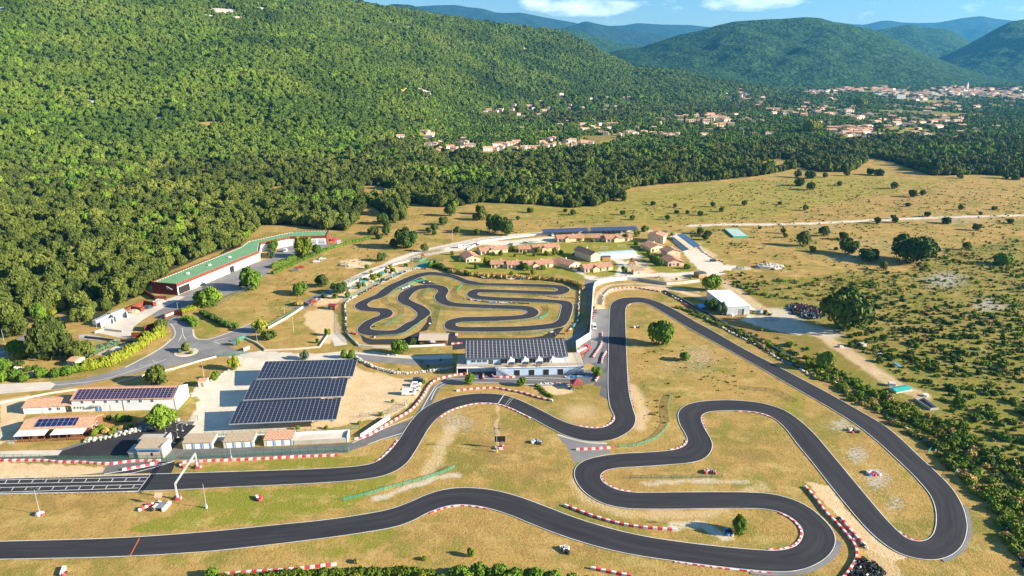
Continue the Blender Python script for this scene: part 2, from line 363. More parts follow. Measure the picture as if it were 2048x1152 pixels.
# pixel coordinates of each ground vertex, for laying out the ground cover
dep = TY * math.cos(P) + H * math.sin(P); dep = np.maximum(dep, 1)
nx_ = wav(TX, TY, 2.3, 1) + .6 * wav(TX, TY, .9, 4); ny_ = wav(TX, TY, 2.6, 7) + .6 * wav(TX, TY, 1.0, 2)
WX = TX + nx_ * .9; WY = TY + ny_ * .9
dw = np.maximum(WY * math.cos(P) + H * math.sin(P), 1)
PX = 1024 + F * WX / dw; PY = 576 - F * (WY * math.sin(P) - H * math.cos(P)) / dw
def inpoly(pts, X=None, Y=None):
    X = PX if X is None else X; Y = PY if Y is None else Y
    pts = np.array(pts, float); out = np.zeros(X.shape, bool)
    bb = (X >= pts[:, 0].min()) & (X <= pts[:, 0].max()) & (Y >= pts[:, 1].min()) & (Y <= pts[:, 1].max())
    if not bb.any(): return out
    x = X[bb]; y = Y[bb]; r = np.zeros(x.shape, bool); n = len(pts); j = n - 1
    for i in range(n):
        xi, yi = pts[i]; xj, yj = pts[j]
        if yi != yj: r ^= ((yi > y) != (yj > y)) & (x < (xj - xi) * (y - yi) / (yj - yi) + xi)
        j = i
    out[bb] = r; return out
def ell(cx, cy, rx, ry): return np.clip(1.3 - np.sqrt(((PX - cx) / rx) ** 2 + ((PY - cy) / ry) ** 2), 0, 1)
def seg(pts, w):                            # soft band along a pixel polyline, w metres wide
    out = np.zeros(PX.shape)
    for a, b in zip(pts[:-1], pts[1:]):
        (x0, y0), (x1, y1) = G(*a), G(*b); m = (TX > min(x0, x1) - w * 2) & (TX < max(x0, x1) + w * 2) & (TY > min(y0, y1) - w * 2) & (TY < max(y0, y1) + w * 2)
        X = WX[m]; Y = WY[m]; dx, dy = x1 - x0, y1 - y0; t = np.clip(((X - x0) * dx + (Y - y0) * dy) / (dx * dx + dy * dy + 1e-9), 0, 1)
        d = np.hypot(X - x0 - t * dx, Y - y0 - t * dy); out[m] = np.maximum(out[m], np.clip(1.5 - d / (w / 2), 0, 1))
    return out
mk = {k: np.zeros((NR, NC)) for k in ('dirt', 'pale', 'green', 'stone', 'forest', 'brown')}
def paint(k, pts, val=1.0): m = inpoly(pts); mk[k][m] = np.maximum(mk[k][m], val)
K = lambda *p: Zm(600, 500, 5.235, p)
Q5 = lambda *p: Zm(650, 380, 2.88, p)
Q6 = lambda *p: Zm(1350, 380, 2.88, p)
Q7 = lambda *p: Zm(0, 752, 2.88, p)
Q8 = lambda *p: Zm(650, 752, 2.88, p)
R1 = lambda *p: Zm(1350, 752, 2.88, p)
Q4 = lambda *p: Zm(0, 400, 2.88, p)
Zh = lambda *p: Zm(900, 440, 5.76, p)
Zj = lambda *p: Zm(1140, 440, 5.76, p)
C3 = lambda *p: Zm(1000, 560, 5.12, p)
CB = lambda *p: Zm(900, 660, 5.76, p)
W2 = lambda *p: Zm(0, 740, 5.0075, p)
W8 = lambda *p: Zm(340, 700, 5.0075, p)
L6 = lambda *p: Zm(0, 600, 6.777, p)
J6 = lambda *p: Zm(180, 550, 5.76, p)
B5 = lambda *p: Zm(1350, 400, 5.12, p)
B6 = lambda *p: Zm(1600, 600, 4.571, p)
A2 = lambda *p: Zm(300, 430, 5.12, p)
V2 = lambda *p: Zm(700, 0, 2.88, p)
V3 = lambda *p: Zm(1350, 0, 2.88, p)
# pale and sandy ground
paint('pale', [(455, 712), (520, 702), (700, 712), (712, 720), (690, 760), (560, 870), (400, 885), (355, 872), (372, 850), (400, 800), (383, 792), (388, 772), (440, 748), (484, 730)], .8)
paint('dirt', [(690, 725), (730, 742), (800, 757), (852, 757), (835, 795), (790, 830), (705, 846), (640, 862), (470, 865), (500, 800)], 1)
paint('dirt', K((60, 640), (300, 600), (395, 690), (430, 860), (300, 990), (190, 960), (160, 850), (40, 780)), .7)
paint('dirt', K((420, 110), (620, 90), (760, 140), (700, 190), (480, 190)), 1)
paint('dirt', K((130, 500), (450, 360), (700, 270), (1000, 170), (1230, 190), (1000, 300), (700, 420), (500, 530), (330, 570), (150, 590)), .75)
paint('dirt', CB((930, 635), (1380, 635), (1420, 720), (1250, 745), (1050, 690)), 1)
mk['dirt'] = np.maximum(mk['dirt'], ell(1162, 825, 45, 26) * .45)
paint('dirt', R1((760, 610), (880, 630), (970, 745), (1100, 885), (1240, 1000), (1330, 1040), (1250, 1060), (1080, 970), (960, 830), (850, 720)), 1)
paint('dirt', R1((1090, 1010), (1260, 1010), (1300, 1152), (1150, 1152)), .5)
paint('dirt', Q7((-60, 495), (300, 510), (600, 525), (625, 560), (400, 580), (-60, 592)), .85)
paint('dirt', [(0, 800), (60, 790), (50, 830), (30, 880), (0, 890)], .9)
paint('pale', W2((0, 620), (70, 640), (60, 670), (0, 690)), .6)
paint('dirt', Q4((880, 860), (1140, 900), (1100, 870), (1180, 760), (1300, 700), (1250, 800), (1000, 1000)), 0)
mk['dirt'] = np.maximum(mk['dirt'], seg(Q8((585, 560), (640, 480), (660, 430), (700, 360), (730, 300)), 5) * .5)
mk['pale'] = np.maximum(mk['pale'], seg(Q8((290, 710), (420, 660), (520, 630), (640, 590), (760, 570)), 3) * .5)
mk['dirt'] = np.maximum(mk['dirt'], seg(Q8((996, 160), (993, 250), (994, 330), (993, 440)), 1.2) * .6)
mk['dirt'] = np.maximum(mk['dirt'], seg(Q8((1770, 60), (1830, 200), (1810, 300)), 5) * .6)
mk['dirt'] = np.maximum(mk['dirt'], seg(Q8((1440, 600), (1500, 700), (1700, 790), (2016, 800)) + R1((200, 790), (500, 640)), 5) * .45)
mk['pale'] = np.maximum(mk['pale'], seg(R1((0, 860), (150, 860), (300, 930)), 4) * .6)
mk['pale'] = np.maximum(mk['pale'], seg(R1((-180, 620), (100, 605), (400, 610)), 3) * .42)
mk['dirt'] = np.maximum(mk['dirt'], seg([(1445, 562), (1500, 603), (1560, 643), (1640, 668), (1700, 708), (1760, 750), (1800, 775), (1840, 790)], 7.5))
mk['pale'] = np.maximum(mk['pale'], seg([(1380, 452), (1440, 449), (1530, 449), (1620, 447), (1700, 443), (1760, 440), (1850, 436), (1950, 433), (2060, 430)], 6))
mk['pale'] = np.maximum(mk['pale'], seg([(1560, 625), (1585, 650), (1650, 665)], 16) * .7)
paint('pale', [(1500, 628), (1540, 635), (1610, 655), (1600, 672), (1540, 660), (1480, 640)], .8)
mk['dirt'] = np.maximum(mk['dirt'], seg([(1205, 640), (1198, 600), (1210, 585), (1245, 577), (1300, 575), (1350, 580), (1410, 597)], 5))
paint('pale', [(1338, 470), (1362, 466), (1380, 480), (1430, 520), (1450, 530), (1475, 532), (1450, 548), (1420, 556), (1405, 545), (1380, 522)], .9)
paint('dirt', [(1360, 470), (1385, 480), (1438, 512), (1425, 516), (1385, 492)], .6)
# lane network around the bungalows
for pts, w in [([(735, 552), (790, 520), (840, 503), (900, 490), (960, 478), (1030, 470), (1090, 466), (1180, 466), (1300, 462)], 6), ([(905, 498), (960, 484), (1010, 487), (1100, 478)], 14),
               ([(1180, 555), (1195, 560), (1240, 554), (1300, 550), (1360, 549), (1420, 545)], 7), ([(1120, 520), (1150, 540), (1185, 558)], 2.5), ([(1235, 520), (1250, 530), (1240, 552)], 6)]:
    mk['pale'] = np.maximum(mk['pale'], seg(pts, w))
paint('dirt', Zj((520, 500), (800, 440), (900, 520), (980, 600), (760, 640), (700, 590), (600, 560)), .8)
paint('pale', Zj((1050, 670), (1200, 640), (1420, 690), (1100, 710)), .6)
# lawns
SCRG = [(1430, 560), (1560, 560), (1700, 540), (1800, 545), (1900, 500), (2060, 470), (2420, 500), (2420, 1500), (2060, 1150), (1990, 1010), (1880, 900), (1790, 830), (1700, 770), (1590, 700), (1520, 660)]
lawn = [(895, 515), (960, 497), (1010, 492), (1110, 480), (1130, 490), (1270, 476), (1300, 495), (1290, 530), (1230, 552), (1160, 562), (1110, 547), (930, 545), (905, 532)]
paint('green', lawn, 1)
paint('green', Zj((900, 440), (1000, 400), (1350, 470), (1470, 570), (1350, 610), (1050, 615), (960, 560)), .95)
paint('green', [(960, 405), (1230, 385), (1420, 366), (1700, 352), (1900, 365), (1700, 400), (1500, 440), (1300, 450), (1100, 440)], .58); paint('green', SCRG, .55); paint('forest', SCRG, .41); paint('brown', [(1440, 565), (1500, 575), (1600, 640), (1700, 700), (1800, 770), (1900, 850), (1960, 960), (1900, 940), (1800, 860), (1700, 800), (1560, 715), (1430, 650)], 1)
paint('green', [(1660, 760), (1760, 800), (1900, 900), (2000, 1040), (2060, 1160), (2400, 1300), (2300, 600), (2048, 640), (1900, 660), (1800, 690)], .75)
paint('green', [(360, 985), (650, 974), (760, 950), (800, 952), (700, 1012), (560, 1042), (300, 1064), (240, 1060), (420, 1005)], .88)
paint('green', Q7((1150, 520), (2016, 450), (2016, 525), (1300, 548), (1000, 560)), .7)
paint('green', Q8((0, 470), (200, 455), (350, 450), (330, 480), (150, 525), (0, 530)), .6)
paint('green', Q8((0, 945), (300, 885), (420, 880), (300, 1000), (0, 1040)), .65)
for cx, cy, rx, ry, k in [(1590, 815, 30, 45, .6), (1000, 970, 40, 12, .5), (700, 1100, 200, 20, .35), (1820, 930, 18, 60, .5), (1570, 840, 40, 20, .3), (1760, 860, 60, 10, .4), (340, 1120, 120, 12, .3), (1130, 975, 100, 20, .25),
                          (1440, 1000, 50, 12, .3), (1100, 400, 130, 40, .3), (1500, 420, 160, 30, .25), (1250, 430, 200, 20, .3), (1400, 490, 60, 25, .6), (1600, 390, 120, 12, .35), (800, 560, 50, 14, .3), (1040, 610, 100, 8, .4), (1300, 620, 20, 20, .3), (470, 640, 30, 14, .5), (1700, 360, 100, 8, .4)]:
    mk['green'] = np.maximum(mk['green'], ell(cx, cy, rx, ry) * k)
paint('green', J6((1210, 640), (1260, 470), (1420, 520), (1520, 600), (1480, 690), (1260, 735)), .5)
paint('green', Q4((440, 640), (820, 530), (860, 560), (700, 640), (560, 740), (470, 730)), .35)
for cx, cy, rx, ry, k in [(915, 845, 60, 35, .7), (1395, 715, 70, 50, .6), (1345, 735, 60, 30, .5), (1680, 850, 35, 22, .8), (1715, 910, 35, 30, .8), (1755, 960, 40, 35, .8), (1790, 1010, 30, 30, .7), (1890, 560, 70, 26, .9),
                          (1980, 610, 60, 22, .9), (1780, 490, 200, 30, .45), (1900, 440, 160, 16, .6), (1640, 455, 80, 10, .6), (1700, 515, 80, 14, .7), (1950, 385, 120, 14, .4), (1560, 700, 60, 40, .3), (1400, 700, 90, 70, .35), (1480, 940, 70, 16, .4), (1850, 760, 160, 100, .28), (1540, 500, 60, 30, .3), (985, 860, 50, 20, .5), (250, 1070, 30, 8, .5), (930, 1030, 40, 8, .35)]:
    mk['stone'] = np.maximum(mk['stone'], ell(cx, cy, rx, ry) * k)
for cx, cy, rx, ry, k in [(150, 1000, 140, 40, .5), (1000, 900, 90, 60, .6), (1050, 950, 100, 40, .5), (900, 1060, 160, 30, .5), (1150, 1090, 200, 30, .5), (1300, 950, 90, 60, .5), (1500, 900, 80, 40, .5), (560, 560, 90, 30, .4), (1500, 560, 120, 40, .4), (700, 420, 90, 20, .5), (1750, 1100, 80, 40, .5), (1760, 800, 120, 100, .5), (1640, 430, 200, 30, .35), (1680, 1130, 100, 20, .5), (1830, 400, 200, 40, .4), (1200, 570, 60, 6, .4), (1250, 800, 30, 60, .4)]:
    mk['brown'] = np.maximum(mk['brown'], ell(cx, cy, rx, ry) * k)
# woods: where the forest floor lies (ground pixel outlines)
WOOD = [[(-500, 660), (-60, 668), (20, 668), (60, 640), (105, 632), (130, 620), (190, 640), (235, 610), (278, 592), (300, 572), (345, 540), (420, 508), (455, 496), (480, 492), (500, 470), (520, 452), (560, 450), (600, 452), (640, 458), (690, 462), (715, 440), (735, 405), (760, 425), (800, 443), (822, 405), (860, 412), (905, 415), (960, 405), (1040, 408), (1100, 412), (1150, 415), (1200, 410), (1232, 392), (1262, 375), (1330, 368), (1420, 362), (1500, 354), (1560, 345), (1600, 335), (1640, 345), (1700, 345), (1720, 335), (1740, 312), (1800, 330), (1860, 352), (1900, 352), (1960, 350), (2060, 356), (2500, 360),
     (2500, 280), (2048, 278), (1700, 284), (1450, 296), (1380, 312), (1250, 308), (1100, 310), (1000, 314), (870, 312), (830, 300), (800, 270), (780, 248), (-500, 248)]]
CLEAR = [[(720, 372), (760, 372), (790, 385), (770, 400), (728, 398)], [(375, 342), (430, 338), (430, 346), (380, 350)], [(396, 301.5), (470, 300.5), (490, 303), (420, 304)], [(530, 375), (600, 368), (640, 372), (620, 382), (540, 384)], [(1500, 330), (1560, 318), (1600, 325), (1560, 340)], [(1130, 322), (1200, 322), (1190, 330), (1140, 330)], [(140, 415), (180, 412), (185, 422), (150, 425)], [(165, 618), (200, 595), (220, 600), (190, 625)], [(880, 372), (920, 370), (915, 380), (885, 380)]]
def px_of(x, y, z=0):
    z = z - H; d = y * math.cos(P) - z * math.sin(P); return 1024 + F * x / d, 576 - F * (y * math.sin(P) + z * math.cos(P)) / d
BX, BY = 1024 + F * TX / dep, 576 - F * (TY * math.sin(P) - H * math.cos(P)) / dep
def wooded(bx, by, x, y):
    w = inpoly(WOOD[0], bx, by)
    c = 1024 + F * math.cos(P) * x / np.maximum(y, 60)
    w |= (y > G(1024, 250)[1]) & (y > np.interp(c, HILL[:, 0], HILL[:, 1]) - 350 * (c > 780)) & (c < 1560) & (y < 4200)
    for q in CLEAR: w &= ~inpoly(q, bx, by)
    return w
TY_ = TY.copy()
mk['forest'][wooded(BX, BY, TX, TY)] = 1
mk['forest'][(TY > 4600)] = .8
valley = (TY > G(1024, 300)[1]) & (mk['forest'] < .5) & (TY < 4600)
mk['green'][valley] = (.65 + .5 * wav(TX, TY, 90, 3))[valley].clip(0, 1); mk['forest'][valley] = (.45 * (wav(TX, TY, 60, 9) > .0))[valley]
# bare white rock showing through the trees on the slope
for cx, cy, rx, ry in [(450, 24, 26, 5), (425, 35, 14, 2.5), (478, 38, 12, 2.5), (520, 20, 12, 3), (588, 23, 16, 3), (143, 17, 8, 2.5), (158, 60, 6, 2.5), (125, 51, 7, 2), (185, 205, 18, 2.5), (198, 168, 6, 3), (321, 238, 7, 3), (300, 42, 6, 2), (5, 20, 6, 3), (48, 236, 6, 3), (238, 73, 5, 1.5), (338, 152, 5, 2), (846, 195, 24, 12), (782, 48, 4, 3), (818, 56, 8, 2), (887, 81, 6, 2), (1052, 99, 5, 2), (609, 80, 4, 2), (570, 43, 6, 2), (7, 40, 5, 2), (310, 10, 5, 2), (102, 214, 6, 2)]:
    g = GT(cx, cy)
    if g is None: continue
    gx, gy, gz = g; m_ = mpp(576) * 0; sc_ = gy / F
    r_ = np.sqrt(((WX - gx) / (rx * sc_)) ** 2 + ((WY - gy) / (ry * sc_ * 5.5)) ** 2)
    mk['stone'] = np.maximum(mk['stone'], np.clip(1.6 - r_, 0, 1) * 2.6); mk['forest'] *= (r_ > 1.25)
CLR = []                                    # keep trees off those rocks
for k in mk:                                # feather
    a = mk[k]; b = a.copy(); b[1:-1, 1:-1] = (a[1:-1, 1:-1] * 2 + a[:-2, 1:-1] + a[2:, 1:-1] + a[1:-1, :-2] + a[1:-1, 2:]) / 6; mk[k] = b
me = bpy.data.meshes.new("ground")
vv = np.stack([TX, TY, TZ], -1).reshape(-1, 3).astype(np.float32)
idx = np.arange(NR * NC).reshape(NR, NC)
q = np.stack([idx[:-1, :-1], idx[:-1, 1:], idx[1:, 1:], idx[1:, :-1]], -1).reshape(-1, 4).astype(np.int32)
me.vertices.add(len(vv)); me.vertices.foreach_set("co", vv.ravel()); me.loops.add(q.size); me.loops.foreach_set("vertex_index", q.ravel())
me.polygons.add(len(q)); me.polygons.foreach_set("loop_start", np.arange(0, q.size, 4, dtype=np.int32)); me.polygons.foreach_set("loop_total", np.full(len(q), 4, np.int32))
me.polygons.foreach_set("use_smooth", np.ones(len(q), bool)); me.update(calc_edges=True)
for nm, ks in (('cover_a', ('dirt', 'pale', 'green')), ('cover_b', ('stone', 'forest', 'brown'))):
    a = me.attributes.new(nm, 'FLOAT_COLOR', 'POINT'); col = np.ones((NR * NC, 4), np.float32)
    for i, k in enumerate(ks): col[:, i] = mk[k].ravel()
    a.data.foreach_set("color", col.ravel())
ground = link("ground", me); tag(ground, kind='structure')
gm = bpy.data.materials.new("dry_grassland"); gm.use_nodes = True; n, l = nodes(gm); b = n["Principled BSDF"]; b.inputs["Roughness"].default_value = .95; b.inputs["Specular IOR Level"].default_value = .1
geo = n.new("ShaderNodeNewGeometry")
def noi(scale, detail=5, rough=.6, sy=1.0, off=0):
    z = n.new("ShaderNodeTexNoise"); z.inputs["Scale"].default_value = scale; z.inputs["Detail"].default_value = detail; z.inputs["Roughness"].default_value = rough
    mpn = n.new("ShaderNodeMapping"); mpn.inputs["Scale"].default_value = (1, sy, 1); mpn.inputs["Location"].default_value = (off, off * .7, 0); l.new(geo.outputs["Position"], mpn.inputs[0]); l.new(mpn.outputs[0], z.inputs["Vector"]); return z.outputs[0]
def gmx(fac, a, bcol):
    k = n.new("ShaderNodeMix"); k.data_type = 'RGBA'
    if isinstance(fac, float): k.inputs["Factor"].default_value = fac
    else: l.new(fac, k.inputs["Factor"])
    for s_, v in (("A", a), ("B", bcol)):
        if isinstance(v, tuple): k.inputs[s_].default_value = (*v, 1)
        else: l.new(v, k.inputs[s_])
    return k.outputs["Result"]
def gma(op, a, b_=0.0, clamp=False):
    k = n.new("ShaderNodeMath"); k.operation = op; k.use_clamp = clamp
    for i, v in enumerate((a, b_)):
        if isinstance(v, (int, float)): k.inputs[i].default_value = v
        else: l.new(v, k.inputs[i])
    return k.outputs[0]
def thr(v, at, w): return gma('ADD', gma('MULTIPLY', gma('SUBTRACT', v, at), 1 / w), .5, True)
aa = n.new("ShaderNodeAttribute"); aa.attribute_name = 'cover_a'; sa = n.new("ShaderNodeSeparateColor"); l.new(aa.outputs["Color"], sa.inputs[0])
ab = n.new("ShaderNodeAttribute"); ab.attribute_name = 'cover_b'; sb = n.new("ShaderNodeSeparateColor"); l.new(ab.outputs["Color"], sb.inputs[0])
n_big = noi(.035, 4); n_mid = noi(.16, 6, .65); n_fine = noi(1.1, 5, .7); n_tuft = noi(2.6, 3, .7); n_pt = noi(.085, 6, .7, 1.3, 77); n_m2 = noi(.42, 7, .72, 1.5, 11); n_st = noi(.8, 5, .68, 1.6, 40)
col = gmx(thr(n_mid, .5, .35), GOLD, GOLD2)
col = gmx(thr(gma('ADD', n_big, gma('MULTIPLY', gma('SUBTRACT', n_mid, .5), .6)), .55, .16), col, OLIVE)
col = gmx(gma('MULTIPLY', thr(gma('ADD', sb.outputs[2], gma('MULTIPLY', gma('SUBTRACT', n_mid, .5), 2.0)), .5, .6), .75), col, BROWN)
col = gmx(gma('MULTIPLY', thr(gma('ADD', sa.outputs[2], gma('MULTIPLY', gma('SUBTRACT', n_mid, .5), 2.6)), .5, .7), .9), col, gmx(thr(n_fine, .5, .5), GREEN, GREEN2))
col = gmx(gma('MULTIPLY', thr(n_m2, .60, .10), .42), col, BROWN)
col = gmx(gma('MULTIPLY', thr(n_m2, .40, -.10), .38), col, GREEN2)
col = gmx(gma('MULTIPLY', thr(n_fine, .58, .10), .62), col, DARKT)
col = gmx(gma('MULTIPLY', thr(n_tuft, .60, .16), .45), col, STRAW)
col = gmx(gma('MULTIPLY', thr(n_pt, .58, .10), .42), col, STRAW)
col = gmx(thr(gma('ADD', sa.outputs[0], gma('MULTIPLY', gma('ADD', gma('SUBTRACT', n_fine, .5), gma('SUBTRACT', n_mid, .5)), 1.1)), .45, .6), col, gmx(thr(n_mid, .5, .3), (.68, .51, .31), (.55, .39, .21)))
col = gmx(thr(gma('ADD', sa.outputs[1], gma('MULTIPLY', gma('ADD', gma('SUBTRACT', n_fine, .5), gma('SUBTRACT', n_mid, .5)), .9)), .45, .5), col, gmx(thr(n_mid, .5, .3), (.70, .62, .50), (.57, .50, .40)))
st = thr(gma('ADD', gma('MULTIPLY', sb.outputs[0], .33), n_st), .745, .06)
col = gmx(gma('MULTIPLY', st, .85), col, gmx(thr(n_fine, .5, .3), (.50, .47, .43), (.38, .36, .32)))
col = gmx(thr(gma('ADD', sb.outputs[1], gma('MULTIPLY', gma('SUBTRACT', n_fine, .5), .3)), .5, .3), col, (.06, .055, .022))
l.new(col, b.inputs["Base Color"])
bp = n.new("ShaderNodeBump"); bp.inputs["Distance"].default_value = .35; bp.inputs["Strength"].default_value = .7; l.new(gma('ADD', n_fine, gma('MULTIPLY', n_tuft, .6)), bp.inputs["Height"]); l.new(bp.outputs[0], b.inputs["Normal"])
me.materials.append(gm)
# ------------------------------------------------------------ mountains
def mountmat(name, a, b_, rock=None):
    m = bpy.data.materials.new(name); m.use_nodes = True; n, l = nodes(m); b = n["Principled BSDF"]; b.inputs["Roughness"].default_value = .95; b.inputs["Specular IOR Level"].default_value = .05
    g = n.new("ShaderNodeNewGeometry"); z = n.new("ShaderNodeTexNoise"); z.inputs["Scale"].default_value = .03; z.inputs["Detail"].default_value = 8; z.inputs["Roughness"].default_value = .75; l.new(g.outputs["Position"], z.inputs["Vector"])
    r = n.new("ShaderNodeValToRGB"); e = r.color_ramp.elements; e[0].position = .42; e[1].position = .58; e[0].color = (*a, 1); e[1].color = (*b_, 1)
    if rock: k = e.new(.72); k.color = (*b_, 1); k = e.new(.76); k.color = (*rock, 1)
    l.new(z.outputs[0], r.inputs[0]); l.new(r.outputs[0], b.inputs["Base Color"])
    z2 = n.new("ShaderNodeTexNoise"); z2.inputs["Scale"].default_value = .055; z2.inputs["Detail"].default_value = 4; l.new(g.outputs["Position"], z2.inputs["Vector"])
    bp = n.new("ShaderNodeBump"); bp.inputs["Distance"].default_value = 26; bp.inputs["Strength"].default_value = .9; l.new(z2.outputs[0], bp.inputs["Height"]); l.new(bp.outputs[0], b.inputs["Normal"]); return m
M['mtA'] = mountmat('wooded_slope', (.008, .030, .012), (.045, .092, .024), (.15, .16, .12))
M['mtB'] = mountmat('far_slope', (.010, .025, .020), (.035, .055, .035), (.09, .09, .08))
def mountain(name, sil, Yr, Yf, Yb, base, m, gully=.10, seed=0, step=6):
    sil = np.array(sil, float); c = np.arange(sil[0, 0], sil[-1, 0] + 1, step); py = np.interp(c, sil[:, 0], sil[:, 1])
    k = np.array([.25, .5, .25]); py2 = py.copy(); py2[1:-1] = np.convolve(py, k, 'valid')
    zr = np.array([zh_at(a, b, Yr) for a, b in zip(c, py2)]); edge = np.minimum(1, np.minimum(np.arange(len(c)), np.arange(len(c))[::-1]) / 4.0)
    ts = np.concatenate([np.linspace(0, 1, 60), np.linspace(1, 2, 14)[1:]])
    X = []; Y = []; Z = []
    for t in ts:
        y = np.full(len(c), Yf + (Yr - Yf) * t if t <= 1 else Yr + (Yb - Yr) * (t - 1)); x = ux(c) * Yr + ux(c) * (y - Yr) * .6
        s = t if t <= 1 else 2 - t
        h = (zr - base) * (s ** .92)
        L = (Yr - Yf) * .22
        g = (wav(x, y * .45, L, seed) * .6 + np.abs(wav(x, y * .6, L * .45, seed + 3)) * -.5 + wav(x, y, L * .2, seed + 5) * .25) * gully * (zr - base) * (s * (1 - s) * 4) ** .7
        X.append(x); Y.append(y); Z.append(base + h + g)
    X, Y, Z = map(np.array, (X, Y, Z)); nr, nc = X.shape; v = np.stack([X, Y, Z], -1).reshape(-1, 3)
    i = np.arange(nr * nc).reshape(nr, nc); f = np.stack([i[:-1, :-1], i[:-1, 1:], i[1:, 1:], i[1:, :-1]], -1).reshape(-1, 4)
    mm = bpy.data.meshes.new(name); mm.from_pydata(v.tolist(), [], f.tolist()); mm.materials.append(M[m]); mm.polygons.foreach_set("use_smooth", [True] * len(f)); mm.update()
    return tag(link(name, mm), kind='structure')
mountain('wooded_hill', [(1130, 150), (1196, 106), (1221, 99), (1255, 95), (1290, 82), (1325, 69), (1360, 61), (1392, 50), (1419, 43), (1471, 39), (1506, 37.5), (1544, 34), (1572, 36), (1600, 45), (1628, 50), (1662, 57), (1697, 71), (1732, 88.5), (1767, 107.6), (1801, 120), (1836, 134), (1871, 146), (1895, 155), (1960, 168)], 4900, 3700, 6200, 40, 'mtA', .13, 1, 4)
mountain('steep_hill', [(1740, 150), (1791, 118), (1819, 104), (1853, 82), (1888, 57), (1912, 43), (1940, 37.5), (1975, 35), (2010, 33), (2048, 29), (2150, 20), (2300, 40), (2600, 60), (2900, 110)], 5600, 4500, 7200, 45, 'mtA', .16, 4, 5)
mountain('saddle_hill', [(1600, 100), (1673, 61), (1714, 52), (1735, 48.6), (1753, 55.5), (1784, 55.5), (1812, 62.5), (1846, 82), (1900, 110), (1960, 140)], 7200, 6000, 8400, 40, 'mtA', .12, 8, 5)
mountain('teal_hill', [(1000, 80), (1064, 60), (1110, 56), (1141, 59), (1169, 69), (1193, 78), (1221, 87), (1255, 92), (1300, 110), (1340, 130)], 6800, 5600, 8000, 30, 'mtA', .12, 2, 5)
mountain('near_ridge', [(700, 60), (760, 24), (792, 14), (814, 7.6), (846, 9.7), (873, 21), (908, 29.5), (943, 34.7), (978, 45), (1030, 62), (1090, 90)], 5600, 4600, 6800, 40, 'mtA', .10, 3, 5)
mountain('blue_range', [(760, 60), (853, 13), (891, 10.4), (926, 9.7), (943, 14), (971, 16.7), (995, 25), (1012, 26), (1040, 25), (1082, 34.7), (1134, 45), (1200, 62), (1280, 90)], 12500, 9800, 15000, 0, 'mtB', .14, 5, 5)
mountain('blue_peak', [(1050, 100), (1123, 54), (1155, 42), (1186, 50), (1221, 56), (1300, 70), (1400, 90)], 10800, 9000, 12500, 0, 'mtB', .12, 6, 5)
mountain('far_range', [(1080, 80), (1186, 52), (1221, 51), (1248, 46), (1290, 49), (1342, 50), (1380, 54.5), (1500, 62), (1593, 43), (1628, 48), (1652, 49.6), (1680, 41.7), (1697, 41), (1718, 45), (1749, 46), (1784, 45), (1826, 35.8), (1859, 32), (1878, 36.5), (1919, 42), (1970, 44), (2005, 36), (2027, 27), (2048, 19), (2120, 5), (2250, 20), (2500, 60)], 13500, 11000, 16000, 0, 'mtB', .14, 7, 5)
# ------------------------------------------------------------ where the houses of the village and the town stand
HV2 = [(1215,540),(1100,585),(1045,608),(1060,625),(1030,605),(945,603),(935,630),(840,640),(870,635),(780,640),(800,632),(970,660),(990,668),(1010,690),(1035,670),(1065,680),(1090,660),(1105,675),(1125,690),(975,700),(990,738),(1265,603),(1255,625),(1335,617),(1140,622),(1115,635),(1210,670),(1240,685),(1270,680),(1300,685),(1195,700),(1210,715),(1245,700),(1310,720),(1340,715),(1360,740),(1330,745),(1385,725),(1400,695),(1420,690),(1440,715),(1420,740),(1460,715),(1480,740),(1500,715),(1525,710),(1490,735),(1380,565),(1418,550),(1475,555),(1570,560),(1603,560),(1463,628),(1480,610),(1530,608),(1630,640),(1590,760),(1620,755),(1640,765),(1650,735),(1690,762),(1550,775),(1440,760),(1470,770),(435,760),(460,770),(455,790),(455,832),(480,832),(510,820),(515,858),(575,848),(600,858),(640,825),(660,805),(665,825),(690,835),(650,852),(715,840),(790,862),(830,860),(845,835),(865,832),(900,833),(925,830),(955,820),(870,852),(945,857),(1000,855),(1025,850),(1060,848),(1105,820),(1140,805),(1165,800),(1115,830),(1150,835),(1190,828),(1130,845),(1250,815),(1280,808),(1260,838),(1290,832),(1320,830),(1350,832),(1380,825),(1340,815),(1745,655),(1770,680),(1800,685),(1795,705),(1830,668),(1860,662),(1885,670),(1900,690),(1940,690),(1970,695),(1990,655),(2000,700),(1750,735),(1745,765),(1790,770),(1820,775),(1850,775),(1880,770),(290,790)]
HV3 = [(60,665),(95,690),(30,670),(120,665),(130,700),(60,695),(165,775),(275,745),(195,745),(415,680),(380,690),(345,655),(275,650),(180,635),(355,620),(295,537),(480,525),(460,512),(450,700),(480,665),(500,695),(380,745),(455,770),(540,768),(480,590),(560,610),(590,600),(620,600),(640,575),(610,610),(680,645),(700,615),(730,605),(665,625),(890,705),(840,700),(910,620),(980,690),(1000,780),(1040,775),(1080,765),(1100,790),(1140,770),(1165,775),(1050,735),(1090,740),(1110,700),(1050,695),(760,665),(985,640),(1000,670),(1290,630),(1120,632),(1545,660),(1500,665),(1620,670),(1640,680),(1400,740),(1450,770),(1380,760),(1640,760),(1690,750),(1730,745),(1890,735),(1850,730),(1940,605),(515,470),(500,470),(330,437),(280,440),(300,435),(345,440),(790,468),(820,468),(780,430),(865,465),(880,475),(910,470),(920,465),(895,487),(960,480),(985,475),(1040,460),(1140,485),(1215,472),(1307,460),(360,355),(745,360)]
HS = []                                     # x, y, z, width, depth, height, turn, region
hr = random.Random(11)
